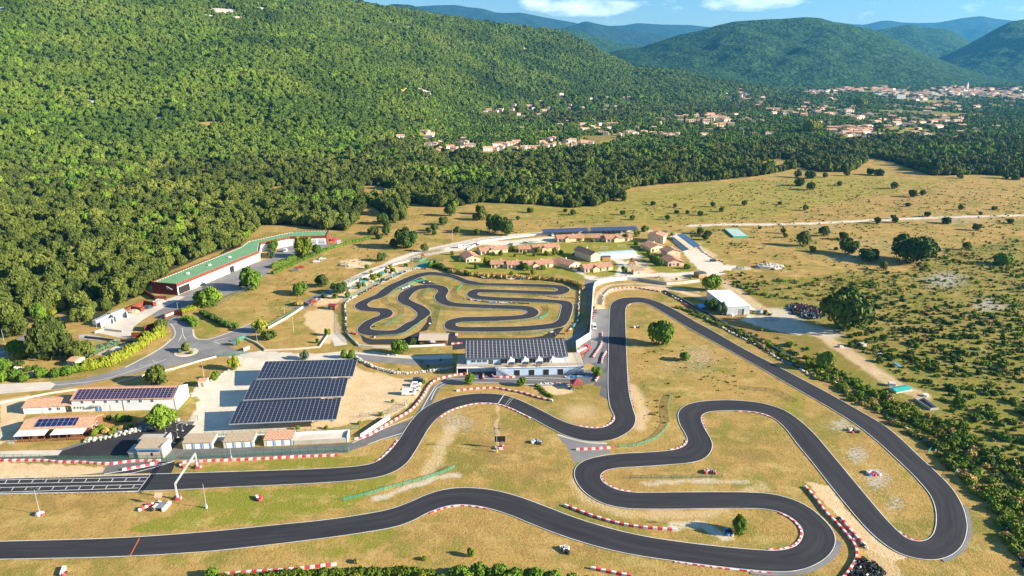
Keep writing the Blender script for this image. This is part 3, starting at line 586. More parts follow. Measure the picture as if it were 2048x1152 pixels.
def addh(px, py, reg, k=1.0):
    g = GT(px, py)
    if g: HS.append((g[0], g[1], g[2], hr.uniform(11, 18) * k, hr.uniform(9, 12) * k, hr.uniform(5.5, 8.0) * k, hr.choice([0, .1, -.15, .3, 1.5, 1.35, -.4]) + hr.uniform(-.1, .1), reg))
for u, v in HV2: addh(700 + u / 2.88, (v + 7) / 2.88, 'slope' if v < 780 else 'edge', .95)
for u, v in HV3: addh(1350 + u / 2.88, (v + 7) / 2.88, 'valley' if v > 520 else 'foot', .9)
for cx, cy, rx, ry, n_ in [(560, 610, 200, 50, 28), (250, 700, 160, 40, 14), (850, 640, 160, 40, 16), (1060, 750, 130, 30, 22), (1450, 700, 200, 40, 12), (1000, 650, 160, 30, 8), (800, 528, 90, 8, 14), (1000, 515, 95, 14, 24), (1130, 512, 60, 8, 10), (1240, 527, 110, 25, 26), (1450, 545, 95, 32, 28), (1600, 522, 90, 38, 34), (1720, 532, 60, 28, 18), (1850, 532, 110, 28, 26), (930, 478, 70, 12, 12), (1960, 560, 60, 14, 10), (420, 560, 120, 60, 14), (1560, 620, 200, 25, 12), (1250, 700, 200, 40, 12)]:
    for i in range(int(n_ * (1.7 if cy < 590 and cx > 600 else 1.1))): addh(1350 + (cx + hr.gauss(0, rx * .5)) / 2.88, (cy + hr.gauss(0, ry * .5) + 4) / 2.88, 'town', 1.35)
HA = np.array([h[:2] for h in HS])
def off_houses(p, side=9, front=42, back=10):
    k = np.ones(len(p), bool)
    for x, y in HA: k &= ~((np.abs(p[:, 0] - x) < side) & (p[:, 1] - y > -front * max(1, (y - 700) / 800)) & (p[:, 1] - y < back))
    return k
# ------------------------------------------------------------ trees
ICO = None
def ico(sub=1):
    t = (1 + 5 ** .5) / 2
    v = [(-1, t, 0), (1, t, 0), (-1, -t, 0), (1, -t, 0), (0, -1, t), (0, 1, t), (0, -1, -t), (0, 1, -t), (t, 0, -1), (t, 0, 1), (-t, 0, -1), (-t, 0, 1)]
    f = [(0, 11, 5), (0, 5, 1), (0, 1, 7), (0, 7, 10), (0, 10, 11), (1, 5, 9), (5, 11, 4), (11, 10, 2), (10, 7, 6), (7, 1, 8), (3, 9, 4), (3, 4, 2), (3, 2, 6), (3, 6, 8), (3, 8, 9), (4, 9, 5), (2, 4, 11), (6, 2, 10), (8, 6, 7), (9, 8, 1)]
    v = [np.array(a, float) / np.linalg.norm(a) for a in v]
    for _ in range(sub):
        cache = {}; nf = []
        def mid(a, b):
            k = (min(a, b), max(a, b))
            if k not in cache:
                p = v[a] + v[b]; v.append(p / np.linalg.norm(p)); cache[k] = len(v) - 1
            return cache[k]
        for a, b_, c_ in f:
            x, y, z = mid(a, b_), mid(b_, c_), mid(c_, a); nf += [(a, x, z), (b_, y, x), (c_, z, y), (x, y, z)]
        f = nf
    return np.array(v), np.array(f)
I1 = ico(1); I2 = ico(2)
def crown_mesh(name, seed, m, nl=8, leaves=500, ls=.13, shape='round', core=.86, lobe=.42):
    r = np.random.default_rng(seed); V_ = []; Fc = []; T_ = []
    L = []
    for i in range(nl):
        if shape == 'round':
            a = r.uniform(0, 2 * math.pi); q = math.sqrt(r.uniform(0, 1)) * .62; z = .28 + .58 * r.uniform(0, 1) * (1 - q * .75)
            q *= 1.12; L.append((q * math.cos(a), q * math.sin(a), z, lobe * r.uniform(.65, 1.15)))
        elif shape == 'tall':
            z = .15 + .75 * i / (nl - 1); w = math.sin(math.pi * min(1, z * .9 + .08)) ** .6; a = r.uniform(0, 6.28); L.append((.3 * w * math.cos(a), .3 * w * math.sin(a), z, .55 * w * r.uniform(.85, 1.1) + .12))
        elif shape == 'cone':
            z = .06 + .86 * i / (nl - 1); w = 1 - z * .85; a = r.uniform(0, 6.28); L.append((.15 * w * math.cos(a), .15 * w * math.sin(a), z, .62 * w + .08))
        else:   # bush
            a = r.uniform(0, 6.28); q = math.sqrt(r.uniform(0, 1)) * .6; L.append((q * math.cos(a), q * math.sin(a), .3 + .25 * r.uniform(0, 1) * (1 - q), lobe * r.uniform(.8, 1.2)))
    if shape in ('round', 'bush'): L.append((0, 0, .42 if shape == 'round' else .35, .55))
    zs = {'round': 1, 'tall': .42, 'cone': .4, 'bush': 1}[shape]
    o = 0
    iv, if_ = I1
    for (x, y, z, R) in L:
        d = r.uniform(.82, 1.14, len(iv))[:, None]; p = iv * d * R * core
        p[:, 2] *= zs * (.9 if shape != 'round' else .85); p = p + (x, y, z); p[:, 2] = np.maximum(p[:, 2], .02)
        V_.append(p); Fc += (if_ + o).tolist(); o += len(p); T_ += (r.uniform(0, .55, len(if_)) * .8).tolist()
    w = np.array([l[3] ** 2 for l in L]); w /= w.sum()
    qv = []; 
    for k in range(leaves):
        x, y, z, R = L[r.choice(len(L), p=w)]
        n = r.normal(size=3); n[2] = abs(n[2]) * 1.0 + .05 if r.random() < .75 else n[2]; n /= np.linalg.norm(n)
        R2 = R * r.uniform(.9, 1.12); c = np.array((x, y, z)) + n * R2 * np.array((1, 1, zs * (.9 if shape != 'round' else .85)))
        if c[2] < .03: c[2] = .03
        m_ = n + r.normal(size=3) * .55; m_ /= np.linalg.norm(m_)
        t1 = np.cross(m_, r.normal(size=3)); t1 /= np.linalg.norm(t1) + 1e-9; t2 = np.cross(m_, t1); s = ls * r.uniform(.6, 1.4)
        s1 = s * r.uniform(.7, 1.2); qv += [c - t1 * s - t2 * s1 * .4, c + t1 * s * .3 - t2 * s1, c + t1 * s + t2 * s1 * .4, c - t1 * s * .3 + t2 * s1]
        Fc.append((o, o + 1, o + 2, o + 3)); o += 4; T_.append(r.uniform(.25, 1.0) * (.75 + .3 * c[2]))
    if qv: V_.append(np.array(qv))
    V_ = np.concatenate(V_); me = bpy.data.meshes.new(name); me.from_pydata(V_.tolist(), [], Fc); me.materials.append(M[m])
    a = me.attributes.new('tone', 'FLOAT', 'FACE'); a.data.foreach_set('value', np.array(T_, np.float32)); me.update(); return me
def trunk_mesh(name, h, r, limbs=4, seed=0):
    rr = random.Random(seed); mb = MB(); mb.cyl((0, 0, -.05), (0, 0, h), r, r * .6, 7)
    for i in range(limbs):
        a = rr.uniform(0, 6.28); mb.cyl((0, 0, h * .7), (math.cos(a) * .4, math.sin(a) * .4, h + .25), r * .5, r * .2, 5)
    me = bpy.data.meshes.new(name); me.from_pydata(mb.v, [], mb.f); me.materials.append(M['barkm']); return me
# ---- sources of the woods
def variants(m, n, **k): return [crown_mesh('crown', 10 + i + hash(m) % 1 * 0, m, **{**k}) if False else crown_mesh('crown', 11 * i + len(m) * 7, m, **k) for i in range(n)]
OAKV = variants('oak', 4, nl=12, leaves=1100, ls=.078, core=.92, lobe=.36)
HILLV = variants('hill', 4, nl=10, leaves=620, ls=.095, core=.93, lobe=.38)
def scatter(name, pts, sx, sz, rot, var, sources, label, cat='woodland'):
    """one mass of stuff: points carry a scale, turn and variant, geometry nodes put a crown on each"""
    me = bpy.data.meshes.new(name); me.vertices.add(len(pts)); me.vertices.foreach_set("co", np.asarray(pts, np.float32).ravel())
    for nm, ty, dat in (('sc', 'FLOAT_VECTOR', np.stack([sx, sx, sz], -1)), ('rt', 'FLOAT', rot), ('vr', 'INT', var)):
        a = me.attributes.new(nm, ty, 'POINT'); a.data.foreach_set('vector' if ty == 'FLOAT_VECTOR' else 'value', np.asarray(dat, np.int32 if ty == 'INT' else np.float32).ravel())
    o = link(name, me); tag(o, label, cat, kind='stuff')
    g = bpy.data.node_groups.new(name + '_nodes', 'GeometryNodeTree'); g.interface.new_socket('Geometry', in_out='INPUT', socket_type='NodeSocketGeometry'); g.interface.new_socket('Geometry', in_out='OUTPUT', socket_type='NodeSocketGeometry')
    N = g.nodes; Lk = g.links; gi = N.new('NodeGroupInput'); go = N.new('NodeGroupOutput'); ip = N.new('GeometryNodeInstanceOnPoints'); gj = N.new('GeometryNodeGeometryToInstance')
    for s_ in sources[::-1]:
        so = bpy.data.objects.new('crown', s_); oi = N.new('GeometryNodeObjectInfo'); oi.inputs['Object'].default_value = so; oi.inputs['As Instance'].default_value = False
        g2 = N.new('GeometryNodeGeometryToInstance'); Lk.new(oi.outputs['Geometry'], g2.inputs[0])
        if 'jn' not in locals(): jn = N.new('GeometryNodeJoinGeometry')
        Lk.new(g2.outputs[0], jn.inputs[0])
    def at(nm, ty):
        a = N.new('GeometryNodeInputNamedAttribute'); a.data_type = ty; a.inputs['Name'].default_value = nm; return a.outputs[0]
    cx = N.new('ShaderNodeCombineXYZ'); Lk.new(at('rt', 'FLOAT'), cx.inputs[2])
    Lk.new(gi.outputs[0], ip.inputs['Points']); Lk.new(jn.outputs[0], ip.inputs['Instance']); ip.inputs['Pick Instance'].default_value = True
    Lk.new(at('vr', 'INT'), ip.inputs['Instance Index']); Lk.new(cx.outputs[0], ip.inputs['Rotation']); Lk.new(at('sc', 'FLOAT_VECTOR'), ip.inputs['Scale'])
    Lk.new(ip.outputs[0], go.inputs[0])
    md = o.modifiers.new('scatter', 'NODES'); md.node_group = g
    return o
# ---- points of the woods, spaced by the size of the crowns
def wood_points():
    out = []
    Y = G(1024, 700)[1]
    while Y < 3420:
        sp = 6.8 + max(0, Y - 700) * .0017
        cs = np.arange(-160 if Y > 500 else -60, 2140, sp / Y * F * math.cos(P)) 
        cs = cs + RNG.uniform(-.5, .5, len(cs)) * sp / Y * F * .9
        yy = Y + RNG.uniform(-.45, .45, len(cs)) * sp; xx = ux(cs) * yy
        out.append(np.stack([xx, yy, np.full(len(cs), sp)], -1)); Y += sp * .86
    p = np.concatenate(out); bx, by = 1024 + F * p[:, 0] / (p[:, 1] * math.cos(P) + H * math.sin(P)), 576 - F * (p[:, 1] * math.sin(P) - H * math.cos(P)) / (p[:, 1] * math.cos(P) + H * math.sin(P))
    w = wooded(bx, by, p[:, 0], p[:, 1])
    p = p[w]; c = 1024 + F * math.cos(P) * p[:, 0] / p[:, 1]
    yr = np.interp(c, HILL[:, 0], HILL[:, 2]); keep = p[:, 1] < yr + 60
    gap = wav(p[:, 0], p[:, 1], 22, 6) + RNG.normal(0, .35, len(p)); keep &= (gap > -1.15)
    p = p[keep]
    p = p[off_houses(p)]
    for g in ROCKS:
        d = ((p[:, 0] - g[0]) / (g[2] * 1.05)) ** 2 + ((p[:, 1] - g[1]) / (g[3] * 1.05)) ** 2; p = p[d > 1]
    return p
ROCKS = []
for cx, cy, rx, ry in [(450, 24, 26, 5), (425, 35, 14, 2.5), (478, 38, 12, 2.5), (520, 20, 12, 3), (588, 23, 16, 3), (143, 17, 8, 2.5), (158, 60, 6, 2.5), (125, 51, 7, 2), (185, 205, 18, 2.5), (198, 168, 6, 3), (321, 238, 7, 3), (300, 42, 6, 2), (5, 20, 6, 3), (48, 236, 6, 3), (238, 73, 5, 1.5), (338, 152, 5, 2), (846, 195, 24, 12), (782, 48, 4, 3), (818, 56, 8, 2), (887, 81, 6, 2), (1052, 99, 5, 2)]:
    g = GT(cx, cy)
    if g: ROCKS.append((g[0], g[1], rx * g[1] / F, ry * g[1] / F * 5.5))
WP = wood_points()
onhill = hgt(WP[:, 0], WP[:, 1]) > 6
nW = len(WP); rad = WP[:, 2] * (.40 + .55 * RNG.random(nW) ** 1.7 * 1.15) * (1 + .15 * wav(WP[:, 0], WP[:, 1], 30, 4)); hgt_ = rad * RNG.uniform(1.15, 1.9, nW) * np.where(onhill, .85, 1.0) + RNG.uniform(0, 1.5, nW)
rot_ = RNG.uniform(0, 6.28, nW); zz = hgt(WP[:, 0], WP[:, 1]) - .3
cW = 1024 + F * math.cos(P) * WP[:, 0] / WP[:, 1]
fresh_ = (wav(WP[:, 0], WP[:, 1], 75, 2) + RNG.normal(0, .3, nW)) > .5     # lighter groups of deciduous crowns
# the 300 that show largest stand as trees of their own
inside = (cW > 5) & (cW < 2043)
order = np.argsort(np.where(inside, WP[:, 1] / rad * 4, 1e9)); near = order[:300]
mask = np.ones(nW, bool); mask[near] = False
def tree_proto(name, crown, label, cat, group=None, trunk=(.5, .07)):
    t = thing(name, label, cat, (0, 0), 0, group)
    link('crown', crown, t); link('trunk', trunk_mesh('trunk', *trunk), t); return t
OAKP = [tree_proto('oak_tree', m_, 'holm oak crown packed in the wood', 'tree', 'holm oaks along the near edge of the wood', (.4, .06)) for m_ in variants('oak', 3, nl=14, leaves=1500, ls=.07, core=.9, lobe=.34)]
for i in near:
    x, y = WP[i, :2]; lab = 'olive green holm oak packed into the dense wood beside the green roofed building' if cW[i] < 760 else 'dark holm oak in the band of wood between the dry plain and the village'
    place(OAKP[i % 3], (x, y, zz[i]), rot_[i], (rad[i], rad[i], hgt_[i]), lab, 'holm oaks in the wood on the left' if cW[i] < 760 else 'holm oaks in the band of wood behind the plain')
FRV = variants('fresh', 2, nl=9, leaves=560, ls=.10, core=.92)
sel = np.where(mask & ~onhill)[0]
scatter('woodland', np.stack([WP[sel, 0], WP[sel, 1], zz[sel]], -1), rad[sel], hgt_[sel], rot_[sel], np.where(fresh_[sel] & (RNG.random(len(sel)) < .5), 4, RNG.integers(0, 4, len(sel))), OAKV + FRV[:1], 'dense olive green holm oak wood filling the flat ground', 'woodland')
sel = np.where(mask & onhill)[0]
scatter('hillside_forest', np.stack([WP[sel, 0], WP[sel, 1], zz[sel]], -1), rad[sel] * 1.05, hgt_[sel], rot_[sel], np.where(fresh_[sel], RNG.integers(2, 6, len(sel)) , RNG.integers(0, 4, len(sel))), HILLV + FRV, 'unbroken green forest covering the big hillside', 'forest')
print('wood', nW, 'hill', int(onhill.sum()))
# ---- single trees, each by the pixel of its foot and its crown width
BIGC = {}
def crown_for(kind, i):
    k = (kind, i % 2)
    if k not in BIGC:
        mt, sh, nl, lv, ls, lobe = {'oak': ('oak', 'round', 16, 2400, .062, .36), 'dark': ('deep', 'round', 16, 2400, .062, .36), 'fresh': ('fresh', 'round', 12, 1800, .07, .38), 'poplar': ('fresh', 'tall', 9, 1400, .08, .4),
            'cone': ('deep', 'cone', 9, 1200, .08, .4), 'lime': ('lime', 'round', 12, 1400, .08, .38), 'bush': ('deep', 'bush', 9, 900, .10, .42), 'limebush': ('lime', 'bush', 9, 900, .10, .42), 'drybush': ('dry', 'bush', 9, 800, .10, .42), 'scrub': ('scrub', 'bush', 9, 900, .10, .42), 'freshbush': ('fresh', 'bush', 9, 900, .10, .42), 'grey': ('greyg', 'round', 12, 1600, .075, .38), 'willow': ('fresh', 'round', 20, 2600, .055, .30)}[kind]
        BIGC[k] = tree_proto('bush' if 'bush' in kind or kind == 'scrub' else 'tree', crown_mesh('crown', 5 + 13 * k[1] + len(kind), mt, nl, int(lv * 1.5), ls, sh, .64, lobe), 'tree', 'tree', None, (.35 if sh != 'tall' else .2, .045))
        BIGC[k]['proto'] = 0; del BIGC[k]['proto']
    return BIGC[k]
NAMES = {'oak': 'oak_tree', 'dark': 'oak_tree', 'fresh': 'broadleaf_tree', 'poplar': 'poplar_tree', 'cone': 'conifer_tree', 'lime': 'broadleaf_tree', 'grey': 'olive_tree', 'willow': 'willow_tree'}
tcount = [0]
def tree(px, py, w, kind, label, hr=1.0, group=None, cat=None):
    tcount[0] += 1; x, y = G(px, py); s = w * mpp(py) / 2 * 1.02; pr = crown_for(kind, tcount[0])
    sh = 'bush' if ('bush' in kind or kind == 'scrub') else 'tree'
    h = s * {'tree': 1.75, 'bush': 1.5}[sh] * hr
    if kind in ('poplar', 'cone'): h = s * 3.4 * hr
    c = place(pr, (x, y, 0), random.uniform(0, 6.28), (s, s, h), label, group, cat or sh)
    c.name = NAMES.get(kind, 'bush')
    return c
T = tree
T(1317, 690, 53, 'fresh', 'big round leafy tree standing alone on the grass inside the track, right of the straight', 1.05)
T(1370, 721, 22, 'fresh', 'small round green bush on stony grass right of the lone infield tree', 1)
T(1688, 660, 100, 'dark', 'largest dark oak, beside the heap of old tyres at the dirt track', .88)
T(1826, 525, 82, 'dark', 'wide dark oak with broad crown out on the dry scrubland', .72)
T(1695, 508, 39, 'dark', 'dark oak on the plain, left of two close dark oaks', .85)
T(1738, 521, 41, 'dark', 'dark low oak just left of the wide oak on the scrubland', .65)
T(1607, 492, 30, 'oak', 'tall ragged oak on the plain with a small tree at its right foot', 1.1)
T(1624, 503, 15, 'oak', 'small tree at the right foot of the ragged oak on the plain', 1)
T(1648, 472, 24, 'oak', 'round dark tree below the pale track across the plain', .9)
T(1686, 479, 21, 'oak', 'small round oak between the pale track and the close dark oaks', .9)
T(1767, 541, 17, 'oak', 'small upright tree in front of the wide dark oak', 1.2)
T(2004, 529, 40, 'freshbush', 'broad green bush near the stony patch by the right edge of the plain', .8)
T(1422, 582, 38, 'fresh', 'dense leafy tree behind the white roofed hall', .95)
T(1422, 619, 27, 'dark', 'dark tree at the left wall of the white roofed hall', .9)
T(1444, 629, 22, 'grey', 'grey green tree at the front left corner of the white roofed hall', 1.2)
T(1650, 738, 35, 'fresh', 'bright tree between the tyre wall and the dirt track', 1.3)
T(1480, 1067, 36, 'fresh', 'compact leafy tree beside the lamp post inside the hairpin', 1.15)
T(1194, 752, 22, 'fresh', 'small leafy tree at the paddock corner right of the club house stairs', 1.1)
T(940, 769, 22, 'fresh', 'round young tree on the verge left of the two in front of the club house', 1.15)
T(1043, 771, 18, 'fresh', 'round young tree right of its twin in front of the club house', 1.15)
T(800, 707, 34, 'fresh', 'leafy tree at the fence below the grey roofed kart hut', .95)
T(826, 690, 18, 'oak', 'dark round tree touching the left end of the grey roofed kart hut', 1)
T(690, 716, 16, 'poplar', 'left of two bright narrow trees behind the solar car ports', .62)
T(704, 716, 16, 'poplar', 'right of two bright narrow trees behind the solar car ports', .58)
T(611, 719, 20, 'grey', 'grey green tree behind the middle of the solar car ports', 1)
T(655, 671, 13, 'lime', 'small yellow green tree at the end of the low wall on the sandy field', 1.2)
T(635, 686, 9, 'fresh', 'tiny tree on the sandy field below the low wall', 1.2)
T(679, 586, 31, 'dark', 'round dark green tree by the fence of the garden course', .8)
T(645, 573, 29, 'oak', 'round bush tree on the dry slope above the lane', .9)
T(599, 588, 33, 'fresh', 'broad green tree on the dry slope, left of the round bush tree', .8)
T(597, 610, 26, 'drybush', 'low bush in the dry grass below the broad green tree', .5)
T(763, 522, 19, 'dark', 'dark tree on the sandy bank above the lane', 1)
T(811, 496, 45, 'dark', 'large dark tree at the edge of the dry meadow above the lane', .95)
T(790, 492, 26, 'dark', 'low dark tree hugging the left side of the large tree above the lane', .6)
T(849, 503, 18, 'oak', 'small oak right of the large dark tree above the lane', 1)
T(990, 466, 34, 'dark', 'left of two big dark oaks standing above the bungalow car park', 1.25)
T(1012, 471, 32, 'dark', 'right of two big dark oaks standing above the bungalow car park', 1.15)
T(887, 450, 19, 'dark', 'round dark tree in the dry meadow, right one of a loose row', 1)
T(869, 462, 16, 'dark', 'middle round tree of a loose row in the dry meadow', 1)
T(857, 466, 13, 'oak', 'lowest small tree of the loose row in the dry meadow', 1.1)
T(954, 471, 15, 'oak', 'little oak in the meadow left of the two big dark oaks', 1)
T(421, 612, 55, 'fresh', 'broad bright tree at the entrance yard of the rust clad building', .85)
T(506, 578, 50, 'fresh', 'bright green tree beside the yard of the green roofed building', .95)
T(608, 514, 34, 'lime', 'tall yellow green tree near the white van by the green roofed building', 1.35)
T(632, 508, 24, 'fresh', 'green tree pressed against the tall yellow green one', .9)
T(546, 501, 24, 'fresh', 'round bright tree in front of the bend of the green roofed building', 1)
T(543, 516, 15, 'grey', 'small dark bush tree on the lawn by the white van', 1.1)
T(372, 703, 20, 'oak', 'tree in the middle of the roundabout island', 1.15)
T(360, 705, 13, 'bush', 'dark bush left of the tree on the roundabout island')
T(382, 708, 9, 'freshbush', 'small shrub right of the tree on the roundabout island')
T(316, 768, 49, 'oak', 'big round olive green tree behind the long white barn', .9)
T(324, 661, 29, 'oak', 'round tree at the gate of the rust clad yard', 1)
T(520, 664, 30, 'lime', 'yellow flecked tree on the corner of the sandy field', .9)
T(538, 677, 29, 'bush', 'spreading green bush right of the yellow flecked tree', .8)
T(471, 739, 24, 'lime', 'yellow green tree on the stone bank at the car park entrance', 1.3)
T(431, 759, 17, 'fresh', 'young tree right of the small white hut', 1.2)
T(474, 690, 12, 'fresh', 'small tree by the traffic sign at the roundabout exit', 1.2)
T(324, 852, 68, 'willow', 'large airy green tree in front of the long white barn', .78)
T(218, 840, 12, 'bush', 'left of three clipped bushes before the long white barn', 1.2)
T(241, 843, 23, 'freshbush', 'middle and biggest of three clipped bushes before the long white barn', 1)
T(258, 843, 15, 'bush', 'right of three clipped bushes before the long white barn', 1.2)
T(203, 860, 16, 'freshbush', 'green bush at the right end of the restaurant veranda')
T(191, 870, 19, 'scrub', 'spiky bush beside the restaurant railing')
for q, (a, b_, c_) in enumerate([(212, 866, 15), (228, 861, 13), (241, 858, 11), (256, 857, 11), (269, 851, 13), (222, 868, 10), (273, 860, 12)]): T(a, b_, c_, 'limebush' if q % 2 else 'drybush', 'pale tufted shrub on the bank above the stone wall by the barn', 1, 'tufted shrubs above the dry stone wall', 'shrub')
T(104, 716, 92, 'oak', 'huge many headed holm oak by the old road', 1.0)
T(160, 716, 58, 'oak', 'lower holm oak leaning on the right side of the huge one', .75)
T(36, 672, 50, 'oak', 'round holm oak above the old shaded road, near the left edge', 1.05)
T(44, 716, 44, 'fresh', 'rich green tree between the old road and the huge holm oak', 1)
T(150, 643, 32, 'oak', 'left of two round trees on the bank above the old road', .95)
T(176, 641, 36, 'oak', 'right of two round trees on the bank above the old road', .9)
T(78, 645, 32, 'fresh', 'loose green tree at the edge of the wood near the blue sign post', 1.3)
T(120, 620, 30, 'limebush', 'yellow green bush at the edge of the wood by the blue sign post', 1)
T(104, 630, 18, 'limebush', 'small yellow bush below the yellow green bush at the wood edge')
for q, (a, b_, c_) in enumerate([(4, 742, 36), (30, 758, 32), (48, 762, 22), (8, 760, 30), (84, 754, 28), (112, 752, 26), (136, 749, 26), (155, 744, 28)]): T(a, b_, c_, 'freshbush', 'low bright leafy tree in the row along the verge of the road', 1.0, 'row of low trees along the road verge', 'tree')
T(38, 733, 20, 'bush', 'bush among white boulders left of the yellow hut', .8)
T(56, 741, 16, 'freshbush', 'left small bush near the white boulders', 1); T(71, 739, 11, 'bush', 'tiny bush right of the white boulders', 1.2)
# plain and scrub
PL = [(1425, 414, 11), (1443, 424, 12), (1400, 431, 13), (1488, 411, 12), (1610, 421, 13), (1560, 409, 9), (1754, 447, 14), (1790, 446, 14), (1816, 413, 11), (1854, 434, 12), (1921, 420, 12), (1988, 420, 11), (1845, 391, 12), (1824, 394, 18), (2020, 447, 14), (1952, 461, 16), (1933, 500, 18), (1893, 447, 18), (1566, 467, 12), (1570, 475, 11), (1520, 458, 8), (1786, 438, 10), (1375, 428, 9), (1353, 427, 10),
      (1335, 440, 11), (1265, 440, 12), (1306, 410, 11), (1226, 400, 26), (1245, 402, 22), (1150, 412, 18), (1167, 403, 14), (1146, 430, 14), (1131, 424, 10), (1245, 430, 11), (1350, 415, 9), (1060, 425, 14), (1155, 396, 26), (1680, 372, 12), (1758, 352, 20), (1740, 350, 15), (1693, 352, 14), (1620, 357, 20), (1595, 355, 16), (1650, 355, 12), (1600, 372, 22), (1620, 380, 18), (1787, 378, 16), (1850, 343, 26), (1870, 349, 30), (1890, 350, 26), (1930, 347, 26), (1832, 338, 20), (1920, 358, 14), (2030, 360, 16), (2010, 358, 18), (1960, 430, 9), (1672, 500, 9),
      (960, 428, 20), (966, 440, 24), (955, 440, 20), (900, 432, 24), (790, 445, 22), (775, 455, 18), (765, 448, 24), (805, 440, 22), (758, 478, 14), (772, 470, 18), (750, 470, 20), (742, 466, 16), (868, 470, 10), (915, 466, 15), (1015, 447, 10), (1036, 440, 9), (1400, 468, 16), (1415, 473, 18), (1410, 480, 14)]
for i, (a, b_, c_) in enumerate(PL): T(a, b_, c_, ('dark', 'oak', 'bush')[i % 3], 'small dark evergreen dotted over the dry plain', 1.0, 'evergreens dotted over the plain', 'tree')
GD = [(1121 - 20, 527, 8), (902 + 60, 505, 12), (985, 510, 10), (1002, 511, 11), (1024, 503, 12), (1030, 513, 7), (1050, 509, 8), (1075, 505, 12), (1069, 512, 9), (1092, 511, 10), (1109, 510, 14), (1122, 507, 10), (917, 524, 8), (973, 529, 15), (952, 537, 12), (1050, 538, 14), (1038, 537, 8), (1087, 539, 12), (1056, 541, 11), (1067, 549, 12), (1023, 550, 11), (905, 510, 9), (1157, 541, 7), (1184, 484, 10), (1250, 481, 14), (1274, 473, 13), (1272, 490, 10), (1280, 500, 9), (1160, 485, 8), (1313, 525, 18), (1320, 532, 15), (1304, 522, 14), (1374, 538, 14), (1248, 545, 13), (1298, 515, 9), (1317, 555, 5), (1353, 560, 5), (1380, 558, 6), (1290, 463, 16), (1296, 507, 8)]
for i, (a, b_, c_) in enumerate(GD): T(a, b_, c_, ('fresh', 'lime', 'freshbush')[i % 3], 'small garden tree on the lawns between the bungalows', 1.1, 'garden trees between the bungalows', 'tree')
KD = [(743, 548, 8), (771, 545, 7), (786, 545, 12), (747, 560, 14), (760, 555, 10), (765, 563, 9), (718, 577, 10), (726, 573, 9), (648, 596, 12), (671, 597, 11), (695, 595, 13), (730, 561, 8), (862, 535, 12), (872, 534, 14), (882, 536, 14), (781, 537, 9), (734, 538, 10), (812, 533, 8), (844, 725, 5), (881, 722, 5), (856, 733, 5), (798, 742, 6)]
for i, (a, b_, c_) in enumerate(KD): T(a, b_, c_, ('lime', 'fresh', 'bush')[i % 3], 'little ornamental tree in the stony garden course and along its lane', 1.1, 'little trees of the garden course', 'tree')
for i, (a, b_, c_) in enumerate([(596, 859, 9), (652, 858, 8), (719, 849, 8), (763, 832, 9), (785, 805, 7), (846, 767, 10)]): T(a, b_, c_, 'fresh', 'young staked tree on the verge below the solar car ports', 1.1, 'young trees below the solar car ports', 'tree')
T(943, 1112, 17, 'fresh', 'small sapling on the dry grass above the bottom hedge', 1.2); T(712, 1125, 12, 'drybush', 'thin dry bush above the bottom thicket'); T(423, 1154, 28, 'freshbush', 'leafy bush rising at the bottom edge beside the red and white barrier', 1.1)
T(848, 1120, 12, 'limebush', 'yellow green tuft above the bottom thicket')
for i, (a, b_, c_) in enumerate([(918, 1156, 44), (958, 1152, 40), (994, 1154, 44), (1030, 1162, 40), (1068, 1160, 44), (1106, 1166, 40), (1142, 1172, 40), (1175, 1176, 36), (935, 1170, 44), (1010, 1174, 44), (880, 1172, 36), (1250, 1172, 14), (710, 1160, 24), (845, 1160, 28)]): T(a, b_, c_, 'freshbush' if i < 11 else 'limebush', 'dark leafy bush in the hedge along the bottom edge', .9, 'bushes of the hedge along the bottom edge', 'bush')
# vine rows along the service lane and the clipped hedges
def hedge(name, pix, width, h, kind, label, cat='hedge', n=None):
    c = spline([G(*p) for p in pix], 1.1); r = random.Random(len(pix) * 7 + int(pix[0][0])); V_ = []; Fc = []; T_ = []; o = 0
    me0 = crown_mesh('leafage', 3, kind, 5, 120, .17, 'bush', .9, .5)
    bv = np.array([v.co for v in me0.vertices]); bf = [tuple(p.vertices) for p in me0.polygons]; bt = np.zeros(len(bf), np.float32); me0.attributes['tone'].data.foreach_get('value', bt)
    for i in range(0, len(c), max(1, int(width * .28))):
        s = width / 2 * r.uniform(.8, 1.2); a = r.uniform(0, 6.28); ca, sa_ = math.cos(a) * s, math.sin(a) * s
        q = np.stack([bv[:, 0] * ca - bv[:, 1] * sa_ + c[i][0] + r.uniform(-.3, .3), bv[:, 0] * sa_ + bv[:, 1] * ca + c[i][1] + r.uniform(-.3, .3), bv[:, 2] * h * r.uniform(.8, 1.25)], -1)
        V_.append(q); Fc += [tuple(k + o for k in f) for f in bf]; T_ += list(np.clip(bt + r.uniform(-.25, .25), 0, 1)); o += len(q)
    me = bpy.data.meshes.new(name); me.from_pydata(np.concatenate(V_).tolist(), [], Fc); me.materials.append(M[kind]); a = me.attributes.new('tone', 'FLOAT', 'FACE'); a.data.foreach_set('value', np.array(T_, np.float32))
    return tag(link(name, me), label, cat)
hedge('bamboo_hedge', [(166, 742), (200, 735), (232, 726), (255, 712), (280, 696), (300, 682), (322, 672)], 4.6, 4.4, 'lime', 'tall yellow green bamboo hedge beside the pond and the access road')
hedge('clipped_hedge', J6((1080, 440), (1150, 410), (1220, 380), (1300, 365)), 4.0, 2.6, 'lime', 'thick yellow green hedge at the yard gate below the broad bright tree')
hedge('clipped_hedge', J6((1110, 520), (1160, 540), (1220, 590)), 4.5, 2.6, 'fresh', 'stepped clipped hedge curving along the roundabout approach')
hedge('dark_hedge', J6((1300, 445), (1400, 500), (1500, 555), (1600, 600), (1680, 600)), 3.6, 2.4, 'deep', 'dark loose hedge on the slope below the broad bright tree')
